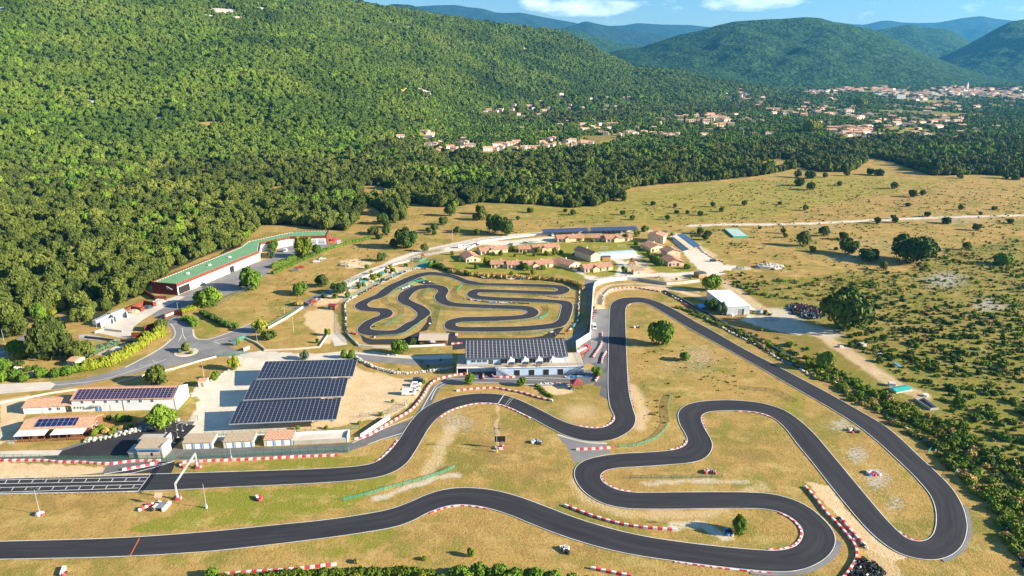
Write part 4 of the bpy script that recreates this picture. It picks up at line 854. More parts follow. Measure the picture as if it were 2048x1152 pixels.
hedge('vine_row', [(548, 548), (590, 528), (630, 510), (665, 497), (705, 486), (740, 478)], 3.0, 2.0, 'fresh', 'long bright hedge row nearest the dry slope beside the green roofed building')
hedge('vine_row', [(548, 536), (580, 522), (612, 508)], 3.6, 2.6, 'fresh', 'second bright leafy row between the long hedge and the yard')
hedge('bank_shrubs', [(900, 545), (960, 553), (1010, 556), (1060, 558), (1110, 562), (1150, 570), (1165, 580)], 3.6, 2.2, 'dry', 'brownish scrub bank between the bungalows and the small track')
hedge('bank_shrubs', [(870, 534), (900, 543), (940, 552)], 3.4, 2.4, 'deep', 'dark scrub at the left end of the bank above the small track')
hedge('pond_shrubs', [(150, 722), (180, 712), (205, 700), (230, 690)], 5, 2.4, 'greyg', 'mixed green shrubs on the bank of the pond')
hedge('roadside_thicket', [(440, 1162), (520, 1158), (600, 1152), (680, 1150), (760, 1148), (860, 1150)], 3.2, 1.6, 'scrub', 'rough yellow green thicket along the bottom edge behind the barrier')
hedge('verge_scrub', CB((1000, 650), (1050, 680), (1100, 730), (1170, 770)), 2.0, 1.0, 'scrub', 'low scrub on the bank below the paddock')
# scrubland right of the track
def region_points(poly, n, seed):
    r = np.random.default_rng(seed); w = [G(*p) for p in poly]; a = np.array(w); X = r.uniform(a[:, 0].min(), a[:, 0].max(), n); Y = r.uniform(a[:, 1].min(), a[:, 1].max(), n)
    k = inpoly(w, X, Y); return X[k], Y[k], r
SCR = [(1430, 560), (1480, 545), (1560, 560), (1640, 560), (1700, 540), (1800, 545), (1900, 500), (2060, 470), (2420, 500), (2420, 1500), (2060, 1150), (1990, 1010), (1880, 900), (1790, 830), (1700, 770), (1650, 740), (1590, 700), (1520, 660), (1600, 690), (1700, 745), (1760, 790), (1850, 830), (1900, 870), (1880, 800), (1820, 770), (1740, 715), (1690, 690), (1720, 640), (1640, 600), (1560, 600), (1500, 590)]
X, Y, r_ = region_points(SCR, 15000, 3)
den = wav(X, Y, 14, 3) * .5 + wav(X, Y, 40, 8) * .5 + r_.normal(0, .35, len(X)); bx, by = 1024 + F * X / (Y * math.cos(P) + H * math.sin(P)), 576 - F * (Y * math.sin(P) - H * math.cos(P)) / (Y * math.cos(P) + H * math.sin(P))
den += np.clip((by - 540) / 260, -.9, .45) + .5 * ((by > 620) & (bx > 1700 + (by - 620) * .45))
k = den > .10; X, Y, bx, by = X[k], Y[k], bx[k], by[k]
ra = (.55 + 1.1 * r_.random(len(X)) ** 2) * np.where(by > 780, 1.25, 1.0)
# thick belt right behind the tyre wall
BEL = [(1350, 615), (1420, 645), (1480, 672), (1540, 705), (1600, 738), (1660, 775), (1700, 800), (1760, 832), (1820, 872), (1870, 912), (1920, 962), (1960, 1010), (2000, 1065), (2040, 1120), (2075, 1180)]
bl = spline([G(*p) for p in BEL], 1.0); bX = []; bY = []; bR = []
for i in range(len(bl)):
    d = bl[min(i + 1, len(bl) - 1)] - bl[max(0, i - 1)]; d /= np.linalg.norm(d) + 1e-9; nrm = np.array((-d[1], d[0])); f = i / len(bl)
    if nrm[0] < 0: nrm = -nrm
    for q in range(int(2 + 8 * f) if i % 2 == 0 else 1):
        off = random.uniform(.4, 3 + 30 * f ** 1.3) ; p_ = bl[i] + nrm * off; bX.append(p_[0]); bY.append(p_[1]); bR.append(random.uniform(.5, 1.1 + 1.1 * f))
bX = np.array(bX); bY = np.array(bY); bR = np.array(bR)
keepb = np.ones(len(bX), bool)
AX = np.concatenate([X, bX]); AY = np.concatenate([Y, bY]); AR = np.concatenate([ra, bR]); isb = np.arange(len(AX)) >= len(X)
# clear of the dirt track, huts and yards
for pth, w_ in [([(1445, 562), (1500, 603), (1560, 643), (1640, 668), (1700, 708), (1760, 750), (1800, 775), (1840, 790)], 5), ([(1560, 625), (1585, 650), (1650, 665)], 9), ([(1790, 778), (1830, 778)], 5), ([(1840, 802), (1878, 816)], 5), ([(1600, 618), (1630, 640)], 9), ([(1420, 590), (1500, 625)], 12), ([(1845, 790), (1860, 795)], 4)]:
    for a, b_ in zip(pth[:-1], pth[1:]):
        (x0, y0), (x1, y1) = G(*a), G(*b_); dx, dy = x1 - x0, y1 - y0; t = np.clip(((AX - x0) * dx + (AY - y0) * dy) / (dx * dx + dy * dy), 0, 1); d = np.hypot(AX - x0 - t * dx, AY - y0 - t * dy)
        kk = d > w_ * .5 + AR; AX, AY, AR, isb = AX[kk], AY[kk], AR[kk], isb[kk]
nA = len(AX); dist = np.hypot(AX, AY); vis = np.abs(AX / AY) < .75; o_ = np.argsort(np.where(vis, dist / AR, 1e9)); near = o_[:300]; mask = np.ones(nA, bool); mask[near] = False
SCP = [tree_proto(nm, crown_mesh('crown', 3 + i * 5, mt, 9, 420, .13, 'bush', .85, .44), 'shrub', 'shrub') for i, (nm, mt) in enumerate([('shrub', 'scrub'), ('shrub', 'deep'), ('shrub', 'scrub'), ('dry_shrub', 'dry'), ('shrub', 'fresh')])]
for i in near:
    v = random.choices([0, 1, 2, 3, 4], [4, 1.6, 3.4, 3.2 if isb[i] else .9, 2.2])[0]
    place(SCP[v], (AX[i], AY[i], -.05), random.uniform(0, 6.28), (AR[i] * 1.1, AR[i] * 1.1, AR[i] * random.uniform(1.0, 1.5)), ('straw coloured dry shrub' if v == 3 else 'green shrub') + (' in the thick belt behind the tyre wall' if isb[i] else ' dotted over the dry scrubland right of the track'), 'shrubs behind the tyre wall' if isb[i] else 'shrubs of the scrubland')
mi = np.where(mask)[0]
scatter('scrub', np.stack([AX[mi], AY[mi], np.full(len(mi), -.05)], -1), AR[mi] * 1.1, AR[mi] * 1.25, RNG.uniform(0, 6.28, len(mi)), RNG.choice([0, 1, 2, 3, 4], len(mi), p=[.36, .12, .24, .12, .16]), [crown_mesh('c', 3 + i * 5, mt, 7, 200, .16, 'bush', .88, .44) for i, mt in enumerate(['scrub', 'deep', 'scrub', 'dry', 'fresh'])], 'countless low green bushes covering the scrubland', 'scrub')
# tufts of dry grass
TF = [([(900, 470), (1300, 400), (1500, 360), (2048, 362), (2300, 470), (2048, 600), (1600, 560), (1400, 490), (1300, 440), (1000, 470)], 17000), ([(470, 640), (560, 560), (700, 500), (740, 400), (900, 430), (900, 470), (740, 540), (560, 640)], 2500), (SCR, 34000), ([(1260, 700), (1400, 690), (1620, 800), (1500, 790), (1380, 790), (1350, 850), (1290, 860)], 500)]
px_, py_, pr_ = [], [], []
for po, nn in TF:
    X, Y, r2 = region_points(po, nn, 9); kk = (wav(X, Y, 9, 2) + r2.normal(0, .5, len(X))) > .1; px_.append(X[kk]); py_.append(Y[kk]); pr_.append((.18 + .42 * r2.random(int(kk.sum())) ** 2) * (1.9 if nn == 17000 else 1.15))
px_, py_, pr_ = map(np.concatenate, (px_, py_, pr_))
scatter('grass_tufts', np.stack([px_, py_, np.full(len(px_), -.03)], -1), pr_, pr_ * .9, RNG.uniform(0, 6.28, len(px_)), RNG.choice([0, 1, 2], len(px_), p=[.45, .3, .25]), [crown_mesh('c', 31 + i, mt, 4, 50, .3, 'bush', .8, .44) for i, mt in enumerate(['scrub', 'dry', 'deep'])], 'tufts of dry grass and herbs on the meadow', 'grass')
# ------------------------------------------------------------ race track and roads
TR = [(-60,960,-60,991),(0,957,0,989),(303,949,303,983),(500,943,500,973),(650,938,650,966.6),(725,932.5,745,958),(754,925,782,948),(775,908,812,930),(796,884,830,905),(823.6,839,856,858),(850,814,875,836),(893,795.4,903,818),(948.6,786.7,950,805.5),(1000,788,992,807),(1032,797,1015,813),(1084,821.4,1065,837),(1118.7,840.5,1095,854),(1153.5,852.7,1132,873),(1188,858,1175,884.5),(1212.5,854.4,1223,883),(1228,844,1262,863),(1230.5,835.3,1274,842),(1219.4,814.5,1264.6,814.5),(1216,786.7,1257.6,786.7),(1216,752,1255,752),
(1217.4,677,1252,677),(1218.8,618.6,1250.6,622),(1221.7,608.8,1253,612.5),(1228.5,602,1259,608),(1242,596.5,1266,606),(1261.7,594.8,1273.4,605.3),(1283,595,1284,605.5),(1304.7,600,1294,608),(1324,607,1304.7,612.7),(1351.6,620.5,1332,628.4),(1400,649,1372,653.5),(1419,658,1400,669),(1489,699.4,1462,703),(1558,734,1523.6,737.6),(1600,757,1560,759),(1645,779.8,1593,778),(1714.6,819.7,1670,822),(1766.7,849,1715,851),(1801,877,1755,883),(1836,911.7,1800,925),(1871,943,1835,959),(1905.6,977.7,1862,991),(1926,1012.4,1871.5,1017),(1935,1047,1873,1045),(1933,1071.4,1869,1064),(1923,1095.8,1862,1075),(1902,1113,1852,1081),(1871,1121.8,1841,1083.5),(1836,1119,1828,1082.5),(1801,1109.6,1812,1077),(1766.7,1088.8,1797,1065),(1732,1057.6,1770,1037),(1697,1016,1734,994),(1662.5,974,1699,952),(1627.8,929,1662.5,908),(1593,887.4,1630,869),(1570,855,1602,843),(1544.4,833.6,1570,820),(1513,823.9,1525,806),(1471.5,821.4,1473,800.6),(1436,822,1425,801),(1414,824.5,1390,804.8),(1402,832,1366,813),(1402.5,843,1354.5,827),(1410,859,1358,847),(1423,880.5,1371,869),(1425.7,893,1376,880.5),(1420,908,1373,889),(1405.6,920.4,1363,896),(1380,927,1345,901.5),(1300,933,1300,905),(1240,936,1230,908),(1215,940,1177.8,917),(1203,947,1153.5,930),(1200.3,954.5,1147,948),(1205,965,1153.5,967),(1222,975.5,1172,989),(1240,981.9,1205.6,1009),(1268,985.7,1250,1018),(1300,986,1295,1019),(1350,985,1350,1019),
(1440,984.6,1440,1017.6),(1500,985,1500,1017.6),(1544,988,1532,1018.5),(1586,998.5,1560,1024.5),(1621,1016,1583,1036),(1648.6,1040,1599,1050),(1666,1061,1605.5,1062),(1672,1080,1606,1073),(1667.7,1099,1600,1085),(1652,1118.3,1590,1094),(1621,1135.7,1576,1098.5),(1586,1144.4,1562,1101),(1544,1144.4,1540,1102),(1489,1140,1489,1098.5),(1419,1132,1423,1092),(1350,1122.8,1360,1084.5),(1275,1112.4,1290,1074),(1205.6,1097.5,1220,1058),(1136,1076.7,1150,1036.5),(1066.7,1050.6,1084,1010.7),(1020,1030,1035,992.5),(975,1016,985,979.5),(927.8,1009,927.8,975),(893,1012.4,885,979.5),(858,1024.6,850,991),(823.6,1043.7,815,1007),(789,1055.8,780,1020),(719,1067.5,715,1031.5),(650,1077,650,1041),(555.6,1088.8,555.6,1050),(416.7,1104.4,416.7,1064.5),(243,1114.8,243,1077.5),(0,1119.4,0,1083.6),(-80,1121,-80,1085)]
def pairs(seq, closed=False, step=1.6):
    """two edges splined with the same parameter"""
    a = [np.array(G(p[0], p[1])) for p in seq]; b_ = [np.array(G(p[2], p[3])) for p in seq]
    if not closed:                                     # calm the hand-read stations
        for arr in (a, b_):
            c = [v.copy() for v in arr]
            for i in range(1, len(arr) - 1): arr[i] = c[i] * .76 + (c[i - 1] + c[i + 1]) * .12
    q = [np.concatenate((u, v)) for u, v in zip(a, b_)]; s = spline(q, step, closed)
    if closed: s.append(s[0])
    marks = [0]; n = len(q)
    for i in range(n if closed else n - 1): marks.append(marks[-1] + max(1, int(np.linalg.norm(q[(i + 1) % n] - q[i]) / step)))
    return [v[:2] for v in s], [v[2:] for v in s], marks
TL, TRR, MK = pairs(TR)
tag(lanes(up(ribbon(TL, TRR, .16).build('race_track', 'track')), TL, TRR), kind='structure')
def edge(line, w, z, name='edge_line', m='linewhite', off=0.0):
    return tag(up(ribbon(offset(line, w / 2 + off), offset(line, -w / 2 + off), z).build(name, m)), kind='structure')
edge(TL, .2, .175); edge(TRR, .2, .175)
def kerb(line, side, blk=1.0, w=.48, z=.185, m=('red', 'whitep')):
    a = offset(line, .15 * side); b_ = offset(line, (.15 + w) * side); L = 0; mb = MB()
    for i in range(len(line) - 1):
        # cut each short step into blocks
        d = np.linalg.norm(line[i + 1] - line[i]); k = max(1, round(d / .8))
        for j in range(k):
            t0, t1 = j / k, (j + 1) / k; p = [a[i] + (a[i + 1] - a[i]) * t0, a[i] + (a[i + 1] - a[i]) * t1, b_[i] + (b_[i + 1] - b_[i]) * t1, b_[i] + (b_[i + 1] - b_[i]) * t0]
            mb.hexa([(q[0], q[1], 0) for q in p], [(p[0][0], p[0][1], z), (p[1][0], p[1][1], z), (p[2][0], p[2][1], z + .06), (p[3][0], p[3][1], z + .06)], int(L / blk) % 2); L += d / k
    return tag(mb.build('kerb', list(m)), kind='structure')
for i0, i1, line, side in [(10, 15, TRR, -1), (6, 8, TL, 1), (17, 21, TL, 1), (22, 24, TRR, -1), (27, 28, TRR, -1), (52, 55, TRR, -1), (62, 64, TL, 1), (67, 69, TL, 1), (71, 74, TRR, -1), (78, 83, TL, 1), (89, 98, TRR, -1), (98, 101, TL, 1), (107, 110, TL, 1)]:
    kerb(line[MK[i0]:MK[i1] + 1], side)
# strips of worn run-off beside the edge
tag(up(ribbon(offset(TL[MK[93]:MK[99]], .2), offset(TL[MK[93]:MK[99]], 1.5), .15).build('run_off', 'asphalt3')), kind='structure')
tag(up(ribbon(offset(TL[MK[47]:MK[52]], .2), offset(TL[MK[47]:MK[52]], 1.1), .15).build('run_off', 'asphalt3')), kind='structure')
# small track
kd = lambda f, *p: [f((a, b_))[0] + f((c_, d))[0] for a, b_, c_, d in p]
KT = (kd(K, (1370,230,1370,265),(1250,245,1275,283),(1150,275,1190,318),(1020,330,1080,368),(930,370,990,412),(860,413,920,468),(790,468,850,505),(680,515,765,530),(600,555,715,562),(570,588,710,578),(585,615,735,598),(640,638,800,606),(740,648,880,610),(805,651,930,618),(833,668,968,642),(822,688,975,668),(765,710,945,702),(680,750,880,726),(620,800,790,765),(598,838,742,803),(612,870,740,822),(670,891,765,836),(760,900,840,843),(900,894,950,843),(1010,888,1000,835),(1090,865,1045,808),(1180,805,1110,765),(1270,745,1180,735),(1340,697,1215,702),(1368,668,1226,672),(1360,640,1205,642),(1300,590,1150,600),(1225,558,1065,567),(1170,530,1025,533),(1145,510,1018,503),(1160,488,1050,450),(1200,445,1120,410),(1260,415,1200,377),(1340,403,1330,362),(1410,409,1440,365),(1443,432,1530,390),(1425,457,1558,425),(1408,485,1548,455),(1415,520,1530,487),(1450,555,1560,530),(1560,590,1650,555),(1780,606,1780,565))
  + kd(Zh, (500,1023,500,978),(800,1036,820,988),(870,1048,950,1005),(888,1064,1010,1040),(870,1080,1025,1068),(820,1094,1005,1103),(700,1105,900,1138),(576,1110,576,1164))
  + kd(Q5, (900,731,900,758),(800,733,810,761),(740,742,770,766),(700,757,755,772),(685,780,757,781),(700,803,775,788),(745,814,820,790),(850,818,880,790))
  + kd(C3, (0,533,0,480),(200,527,200,475),(400,513,400,460),(530,500,530,442),(640,480,585,412),(700,430,605,375),(735,345,618,320),(748,275,628,275),(738,243,622,256),(690,216,585,243),(560,205,470,235),(300,188,300,228),(0,178,0,218))
  + kd(Zh, (450,883,450,928),(380,878,350,920),(330,868,270,908),(318,856,215,888),(325,845,190,858),(350,838,215,825),(420,837,270,803),(500,839,340,797))
  + kd(C3, (0,130,0,102),(400,150,400,113),(540,156,520,117),(620,152,572,116),(690,133,588,105),(718,105,588,97),(700,82,575,88),(650,62,540,83),(560,50,450,77),(400,43,350,72),(0,35,0,62))
  + kd(Zh, (400,728,400,755),(300,712,320,752),(200,690,200,740),(100,650,90,700),(0,622,0,665)) + kd(K, (1480,238,1480,275)))
KL, KR, KM = pairs(KT, True)
tag(lanes(up(ribbon(KL, KR, .16).build('small_race_track', 'track')), KL, KR), kind='structure')
edge(KL, .22, .175); edge(KR, .22, .175)
# paved links of the small track
flatpoly(K((1100, 350), (1180, 325), (1260, 290), (1450, 365), (1330, 362), (1280, 355), (1200, 315)), .045, 'asphalt_link', 'asphalt')
flatpoly(K((1010, 405), (1120, 360), (1200, 375), (1110, 420), (1050, 412)), .045, 'asphalt_link', 'asphalt')
flatpoly(K((1368, 690), (1340, 700), (1325, 760), (1250, 850), (1080, 930), (760, 935), (700, 920), (630, 885), (660, 960), (720, 990), (960, 990), (1250, 990), (1250, 860), (1330, 840), (1380, 760)), .045, 'small_pit_lane', 'asphalt')
flatpoly(K((1530, 850), (1620, 860), (1650, 930), (1780, 925), (1780, 940), (1740, 1000), (1530, 1000)), .045, 'small_pit_lane', 'asphalt')
flatpoly(C3((0, 598), (300, 592), (430, 575), (520, 530), (560, 500), (660, 480), (620, 525), (560, 590), (520, 605), (0, 640)), .045, 'small_pit_lane', 'asphalt')
flatpoly([(905, 676), (1005, 676), (1005, 690), (905, 700)], .045, 'small_pit_lane', 'asphalt')
# link between the two legs of the big track
flatpoly(Q8((1330, 335), (1450, 375), (1550, 388), (1625, 382), (1620, 412), (1650, 440), (1520, 475), (1445, 500), (1430, 490), (1395, 410)), .04, 'track_link', 'asphalt3')
strip(Q8((1340, 338), (1420, 362), (1520, 383), (1625, 388)), .8, .05, 'pale_edge', 'pale')
# pit road, paddock and yards
pit = [(205, 957), (100, 957), (205, 945), (215, 930), (170, 921), (0, 921), (-80, 922), (-80, 905), (80, 905), (125, 897), (175, 880), (255, 850), (300, 838), (352, 842), (390, 843), (375, 862), (352, 885), (360, 897), (590, 892), (700, 885), (740, 870), (780, 853), (826, 838), (848, 800), (862, 775), (890, 757), (935, 750), (990, 742), (1165, 742), (1195, 735), (1172, 722), (1160, 690), (1180, 640), (1186, 618), (1218, 618), (1218, 690), (1216, 800), (1199, 790), (1206, 750), (1196, 745), (1190, 765), (1160, 771), (1060, 771), (960, 766), (905, 766), (880, 775), (860, 815), (835, 845), (822, 858), (806, 870), (760, 880), (735, 890), (690, 905), (560, 912), (345, 920), (305, 940), (303, 950)]
flatpoly(pit, .03, 'pit_road', 'asphalt2')
flatpoly(W2((520, 840), (660, 800), (860, 735), (1100, 670), (1300, 640), (1500, 600), (1700, 520), (1960, 555), (1800, 720), (1700, 820), (1640, 890), (1350, 890), (500, 890), (420, 870)), .042, 'paddock_asphalt', 'asphalt')
flatpoly(W2((0, 815), (300, 805), (625, 803), (580, 855), (430, 862), (0, 872)), .044, 'concrete_apron', 'pale')
flatpoly(Q7((640, 560), (860, 498), (1010, 490), (1000, 530), (985, 560), (870, 565), (800, 563)), .045, 'pit_exit', 'asphalt')
strip(Q7((600, 565), (720, 545), (860, 520), (1005, 492)), .35, .055, 'edge_line', 'linewhite'); strip(Q7((640, 568), (760, 560), (880, 530), (985, 497)), .3, .055, 'edge_line', 'linewhite')
strip([(880, 764), (960, 764.5), (1060, 769), (1150, 769)], .35, .05, 'edge_line', 'linewhite'); strip([(900, 757), (985, 757.5), (1090, 760)], .3, .05, 'edge_line', 'linewhite'); strip([(1050, 755), (1140, 757)], .3, .05, 'edge_line', 'linewhite')
strip([(735, 889), (765, 878), (806, 866), (824, 858)], .35, .05, 'edge_line', 'linewhite'); strip([(705, 886), (742, 869), (790, 848), (827, 833)], .3, .05, 'edge_line', 'linewhite'); strip([(842, 822), (860, 790), (876, 768), (900, 760)], .3, .05, 'edge_line', 'linewhite'); strip([(862, 800), (874, 776), (900, 764)], .3, .05, 'edge_line', 'linewhite')
# starting grid
gr = MB()
def mline(a, b_, w=.22, z=.178, mb=None):
    a = np.array(G(*a)); b_ = np.array(G(*b_)); d = (b_ - a) / (np.linalg.norm(b_ - a) + 1e-9); nn = np.array((-d[1], d[0])) * w / 2
    (mb or gr).add([(a[0] - nn[0], a[1] - nn[1], z), (b_[0] - nn[0], b_[1] - nn[1], z), (b_[0] + nn[0], b_[1] + nn[1], z), (a[0] + nn[0], a[1] + nn[1], z)], [(0, 1, 2, 3)])
g9 = lambda u, v: Zm(0, 920, 4.965, [(u, v)])[0]
mline(g9(1505, 137), g9(1365, 325), .3)
mline(g9(0, 203), g9(1480, 176)); mline(g9(0, 240), g9(1440, 214)); mline(g9(0, 278), g9(1420, 248)); mline(g9(0, 325), g9(1375, 282)); mline(g9(-60, 190), g9(1500, 150), .22); mline(g9(-60, 338), g9(1370, 318), .22)
for i in range(14): u = 1395 - i * 132; v = 178 + i * 1.9; mline(g9(u, v), g9(u - 25, v + 36), .22)
for i in range(12): u = 1340 - i * 133; v = 250 + i * 2.2; mline(g9(u, v), g9(u - 28, v + 37), .22)
tag(up(gr.build('grid_markings', 'linewhite')), kind='structure')
gr = MB()
for i in range(30):
    u = 1490 - i * 38; v = 138 + i * 1.3; mline(g9(u, v), g9(u - 42, v + 14), .3, .177, gr)
for i in range(24): u = 1300 - i * 50; v = 312 + i * 1.5; mline(g9(u, v), g9(u + 28, v + 14), .16, .177, gr)
mline(g9(1490, 136), g9(420, 172), .25, .1765, gr)
tag(up(gr.build('yellow_markings', 'yellow')), kind='structure')
gr = MB(); mline((279.5, 1077), (261, 1112), .3, .18, gr); tag(up(gr.build('orange_timing_line', 'orange')), kind='structure')
gr = MB(); mline((1009.5, 788), (996, 808), .28, .18, gr); mline((1024, 794), (1010, 811), .12, .18, gr); mline((1028, 795), (1014, 812), .12, .18, gr); tag(up(gr.build('start_line', 'linewhite')), kind='structure')
# public road and roundabout
road = Q4((-200, 1070), (290, 1047), (450, 1035), (600, 1000), (720, 962), (850, 895), (930, 845), (982, 800), (993, 770), (985, 740), (955, 705), (945, 690), (1005, 662), (1050, 675), (1085, 705), (1108, 740), (1115, 780), (1140, 800), (1200, 800), (1330, 757), (1450, 708), (1480, 750), (1430, 790), (1300, 830), (1350, 860), (1440, 875), (1400, 895), (1250, 905), (1150, 925), (1000, 955), (850, 980), (700, 1015), (500, 1062), (300, 1092), (-200, 1135))
flatpoly(road, .03, 'road', 'asphalt3')
flatpoly(Q4((-200, 1070), (290, 1047), (320, 1062), (290, 1093), (-200, 1135)), .045, 'pale_road_surface', 'pale')
strip(K((-40, 625), (60, 570), (140, 520), (300, 440), (400, 390)), 7.5, .028, 'service_road', 'asphalt3')
strip(K((370, 405), (470, 345), (600, 280), (740, 215), (880, 165), (1010, 125), (1130, 100), (1250, 65), (1400, 35), (1560, 5)), 5.5, .034, 'service_lane', 'pale')
strip(Q4((0, 1100), (300, 1068), (560, 1040), (760, 985), (900, 940), (960, 915)), .3, .05, 'road_markings', 'linewhite'); strip(Q4((995, 800), (1010, 770), (1000, 735), (970, 700)), .5, .05, 'kerb_line', 'pale')
strip(Q4((720, 965), (850, 898), (935, 847), (990, 800)), 1.0, .05, 'kerb_line', 'pale'); strip(Q4((1112, 745), (1118, 783), (1145, 803), (1200, 803), (1330, 760), (1450, 708)), .8, .05, 'kerb_line', 'pale')
strip(Q4((1050, 775), (1030, 812)), .25, .05, 'road_markings', 'linewhite'); strip(Q4((1050, 740), (1055, 775), (1072, 808)), .25, .05, 'road_markings', 'linewhite'); strip(Q4((1230, 815), (1270, 830)), .25, .05, 'road_markings', 'linewhite'); strip(Q4((1230, 815), (1320, 790)), .25, .05, 'road_markings', 'linewhite')
strip(Q4((800, 960), (900, 935), (880, 925)), .25, .05, 'road_markings', 'linewhite')
c = G(*Q4((1072, 878))[0]); rx = 64 / 2.88 * mpp(704)
mb = MB(); mb.cyl((0, 0, 0), (0, 0, .15), rx * 1.0, rx * .98, 40); tag(mb.build('roundabout_rim', 'pale', None, False, (c[0], c[1], 0)), kind='structure')
mb = MB(); mb.cyl((0, 0, 0), (0, 0, .22), rx * .78, rx * .72, 30); o = tag(mb.build('roundabout_island', 'dirt', None, False, (c[0], c[1], 0)), kind='structure')
strip(L6((-60, 790), (60, 715), (150, 640), (400, 470), (640, 330), (790, 265), (930, 215)), 6, .03, 'old_road', 'asphalt3'); strip(L6((-60, 765), (60, 690), (130, 640)), .3, .05, 'road_markings', 'linewhite')
# municipal yard
yard = A2((-60, 1000), (20, 940), (290, 830), (620, 690), (900, 560), (1130, 470), (1250, 440), (1330, 330), (1500, 300), (1820, 300), (1960, 300), (1760, 370), (1500, 420), (1280, 470), (1200, 600), (1000, 770), (800, 810), (640, 860), (480, 950), (330, 1010), (240, 1060), (130, 1060))
flatpoly(yard, .02, 'yard', 'asphalt3')
flatpoly(J6((150, 620), (480, 420), (640, 360), (1000, 240), (1100, 250), (860, 370), (620, 510), (500, 600), (480, 720), (330, 720), (60, 660)), .028, 'concrete_yard', 'pale')
flatpoly(J6((870, 500), (960, 470), (1080, 480), (1040, 540), (920, 560)), .035, 'entrance_parking', 'asphalt2')
for q in range(3): strip(J6((925 + q * 45, 515), (1000 + q * 45, 480)), .2, .04, 'road_markings', 'linewhite')
# lanes round the upper end of the track
lane = C3((880, 0), (1000, 0), (960, 50), (935, 120), (900, 260), (860, 400), (840, 560), (700, 640), (670, 610), (780, 540), (840, 440), (870, 320), (890, 180), (870, 80))
flatpoly(lane, .03, 'lane', 'asphalt3'); flatpoly(C3((1000, 0), (960, 60), (940, 150), (905, 330), (870, 480), (850, 600), (780, 640), (720, 700), (690, 660), (850, 560)), .026, 'lane_apron', 'asphalt3')
strip([(690, 712), (735, 716), (800, 722), (870, 725), (905, 722)], 6, .028, 'upper_lane', 'asphalt3'); strip([(705, 706), (770, 712), (830, 716), (905, 712)], 5, .026, 'upper_lane', 'pale')
strip([(560, 722), (620, 716), (700, 708)], 8, .024, 'upper_lane', 'pale'); strip(K((330, 870), (400, 930), (430, 1000)), 6, .03, 'upper_lane', 'pale')
strip(Q4((1395, 905), (1440, 893), (1500, 893), (1560, 897), (1700, 905)), 6.5, .024, 'upper_lane', 'pale')
strip(C3((1000, 250), (1005, 180), (1040, 110), (1120, 60), (1300, 40), (1500, 45), (1700, 70), (1900, 100), (2048, 125)), 3.2, .03, 'gravel_lane', 'dirt')
flatpoly(C3((1000, 340), (960, 360), (930, 440), (925, 600), (925, 700), (850, 800), (860, 870), (1000, 840), (1040, 700), (1110, 600), (1115, 300), (990, 300)), .04, 'paddock_yard', 'asphalt3')
flatpoly(C3((960, 1080), (1100, 1090), (1108, 900), (1050, 960)), .042, 'paddock_corner', 'asphalt2')
# ------------------------------------------------------------ buildings
def frame(name, label, cat, pl, pr, group=None, z=0, rz=None):
    a = G(*pl, z) if len(pl) == 2 else G(*pl); b_ = G(*pr, z) if len(pr) == 2 else G(*pr)
    t = thing(name, label, cat, a, math.atan2(b_[1] - a[1], b_[0] - a[0]) if rz is None else rz, group)
    return t, math.hypot(b_[0] - a[0], b_[1] - a[1])
def loc_of(t, wx, wy):
    dx, dy = wx - t.location.x, wy - t.location.y; c, s = math.cos(-t.rotation_euler.z), math.sin(-t.rotation_euler.z); return (dx * c - dy * s, dx * s + dy * c)
def window(t, x, z, w=1.0, h=1.1, y=0.0, face='front', fm='white', name='window', gm='glass', th=.06):
    f = MB()
    if face == 'front':
        f.box(x - w / 2 - .1, x + w / 2 + .1, y - th, y + .02, z - .1, z + h + .1); g = MB(); g.box(x - w / 2, x + w / 2, y - th - .03, y + .01, z, z + h)
        g.box(x - .03, x + .03, y - th - .045, y, z, z + h, 1)
    else:  # on the x = y plane
        f.box(y - .02, y + th, x - w / 2 - .1, x + w / 2 + .1, z - .1, z + h + .1); g = MB(); g.box(y - .01, y + th + .03, x - w / 2, x + w / 2, z, z + h)
    o = f.build(name, fm, t); g.build('pane', [gm, fm], o); return o
def door(t, x, w=1.0, h=2.1, y=0.0, m='white', name='door', z=0):
    f = MB(); f.box(x - w / 2 - .08, x + w / 2 + .08, y - .05, y + .02, z, z + h + .08); o = f.build(name, 'white', t)
    g = MB(); g.box(x - w / 2, x + w / 2, y - .08, y, z + .01, z + h); g.build('panel', m, o); return o
def gable_wall(L, d, h, rise, ridge='x', x0=0, y0=0):
    mb = MB()
    if ridge == 'x': mb.sidex([(y0, 0), (y0 + d, 0), (y0 + d, h), (y0 + d / 2, h + rise - .02), (y0, h)], x0, x0 + L)
    else: mb.side([(x0, 0), (x0 + L, 0), (x0 + L, h), (x0 + L / 2, h + rise - .02), (x0, h)], y0, y0 + d)
    return mb
def gable_roof(L, d, h, rise, o=.4, ridge='x', x0=0, y0=0, th=.16, mb=None, m=0):
    mb = mb or MB(); W_ = d if ridge == 'x' else L; s = rise / (W_ / 2)
    p = [(-o, h - o * s), (W_ / 2, h + rise), (W_ + o, h - o * s), (W_ + o, h - o * s + th), (W_ / 2, h + rise + th), (-o, h - o * s + th)]
    if ridge == 'x': mb.sidex([(a + y0, b_) for a, b_ in p], x0 - o, x0 + L + o, m)
    else: mb.side([(a + x0, b_) for a, b_ in p], y0 - o, y0 + d + o, m)
    return mb
def pv_slope(t, x0, x1, y0, z0, y1, z1, m, name='solar_panels', th=.06):
    mb = MB(); L = math.hypot(y1 - y0, z1 - z0)
    mb.box(0, x1 - x0, 0, L, 0, th); o = mb.build(name, m, t, False, (x0, y0, z0)); o.rotation_euler.x = math.atan2(z1 - z0, y1 - y0); return o
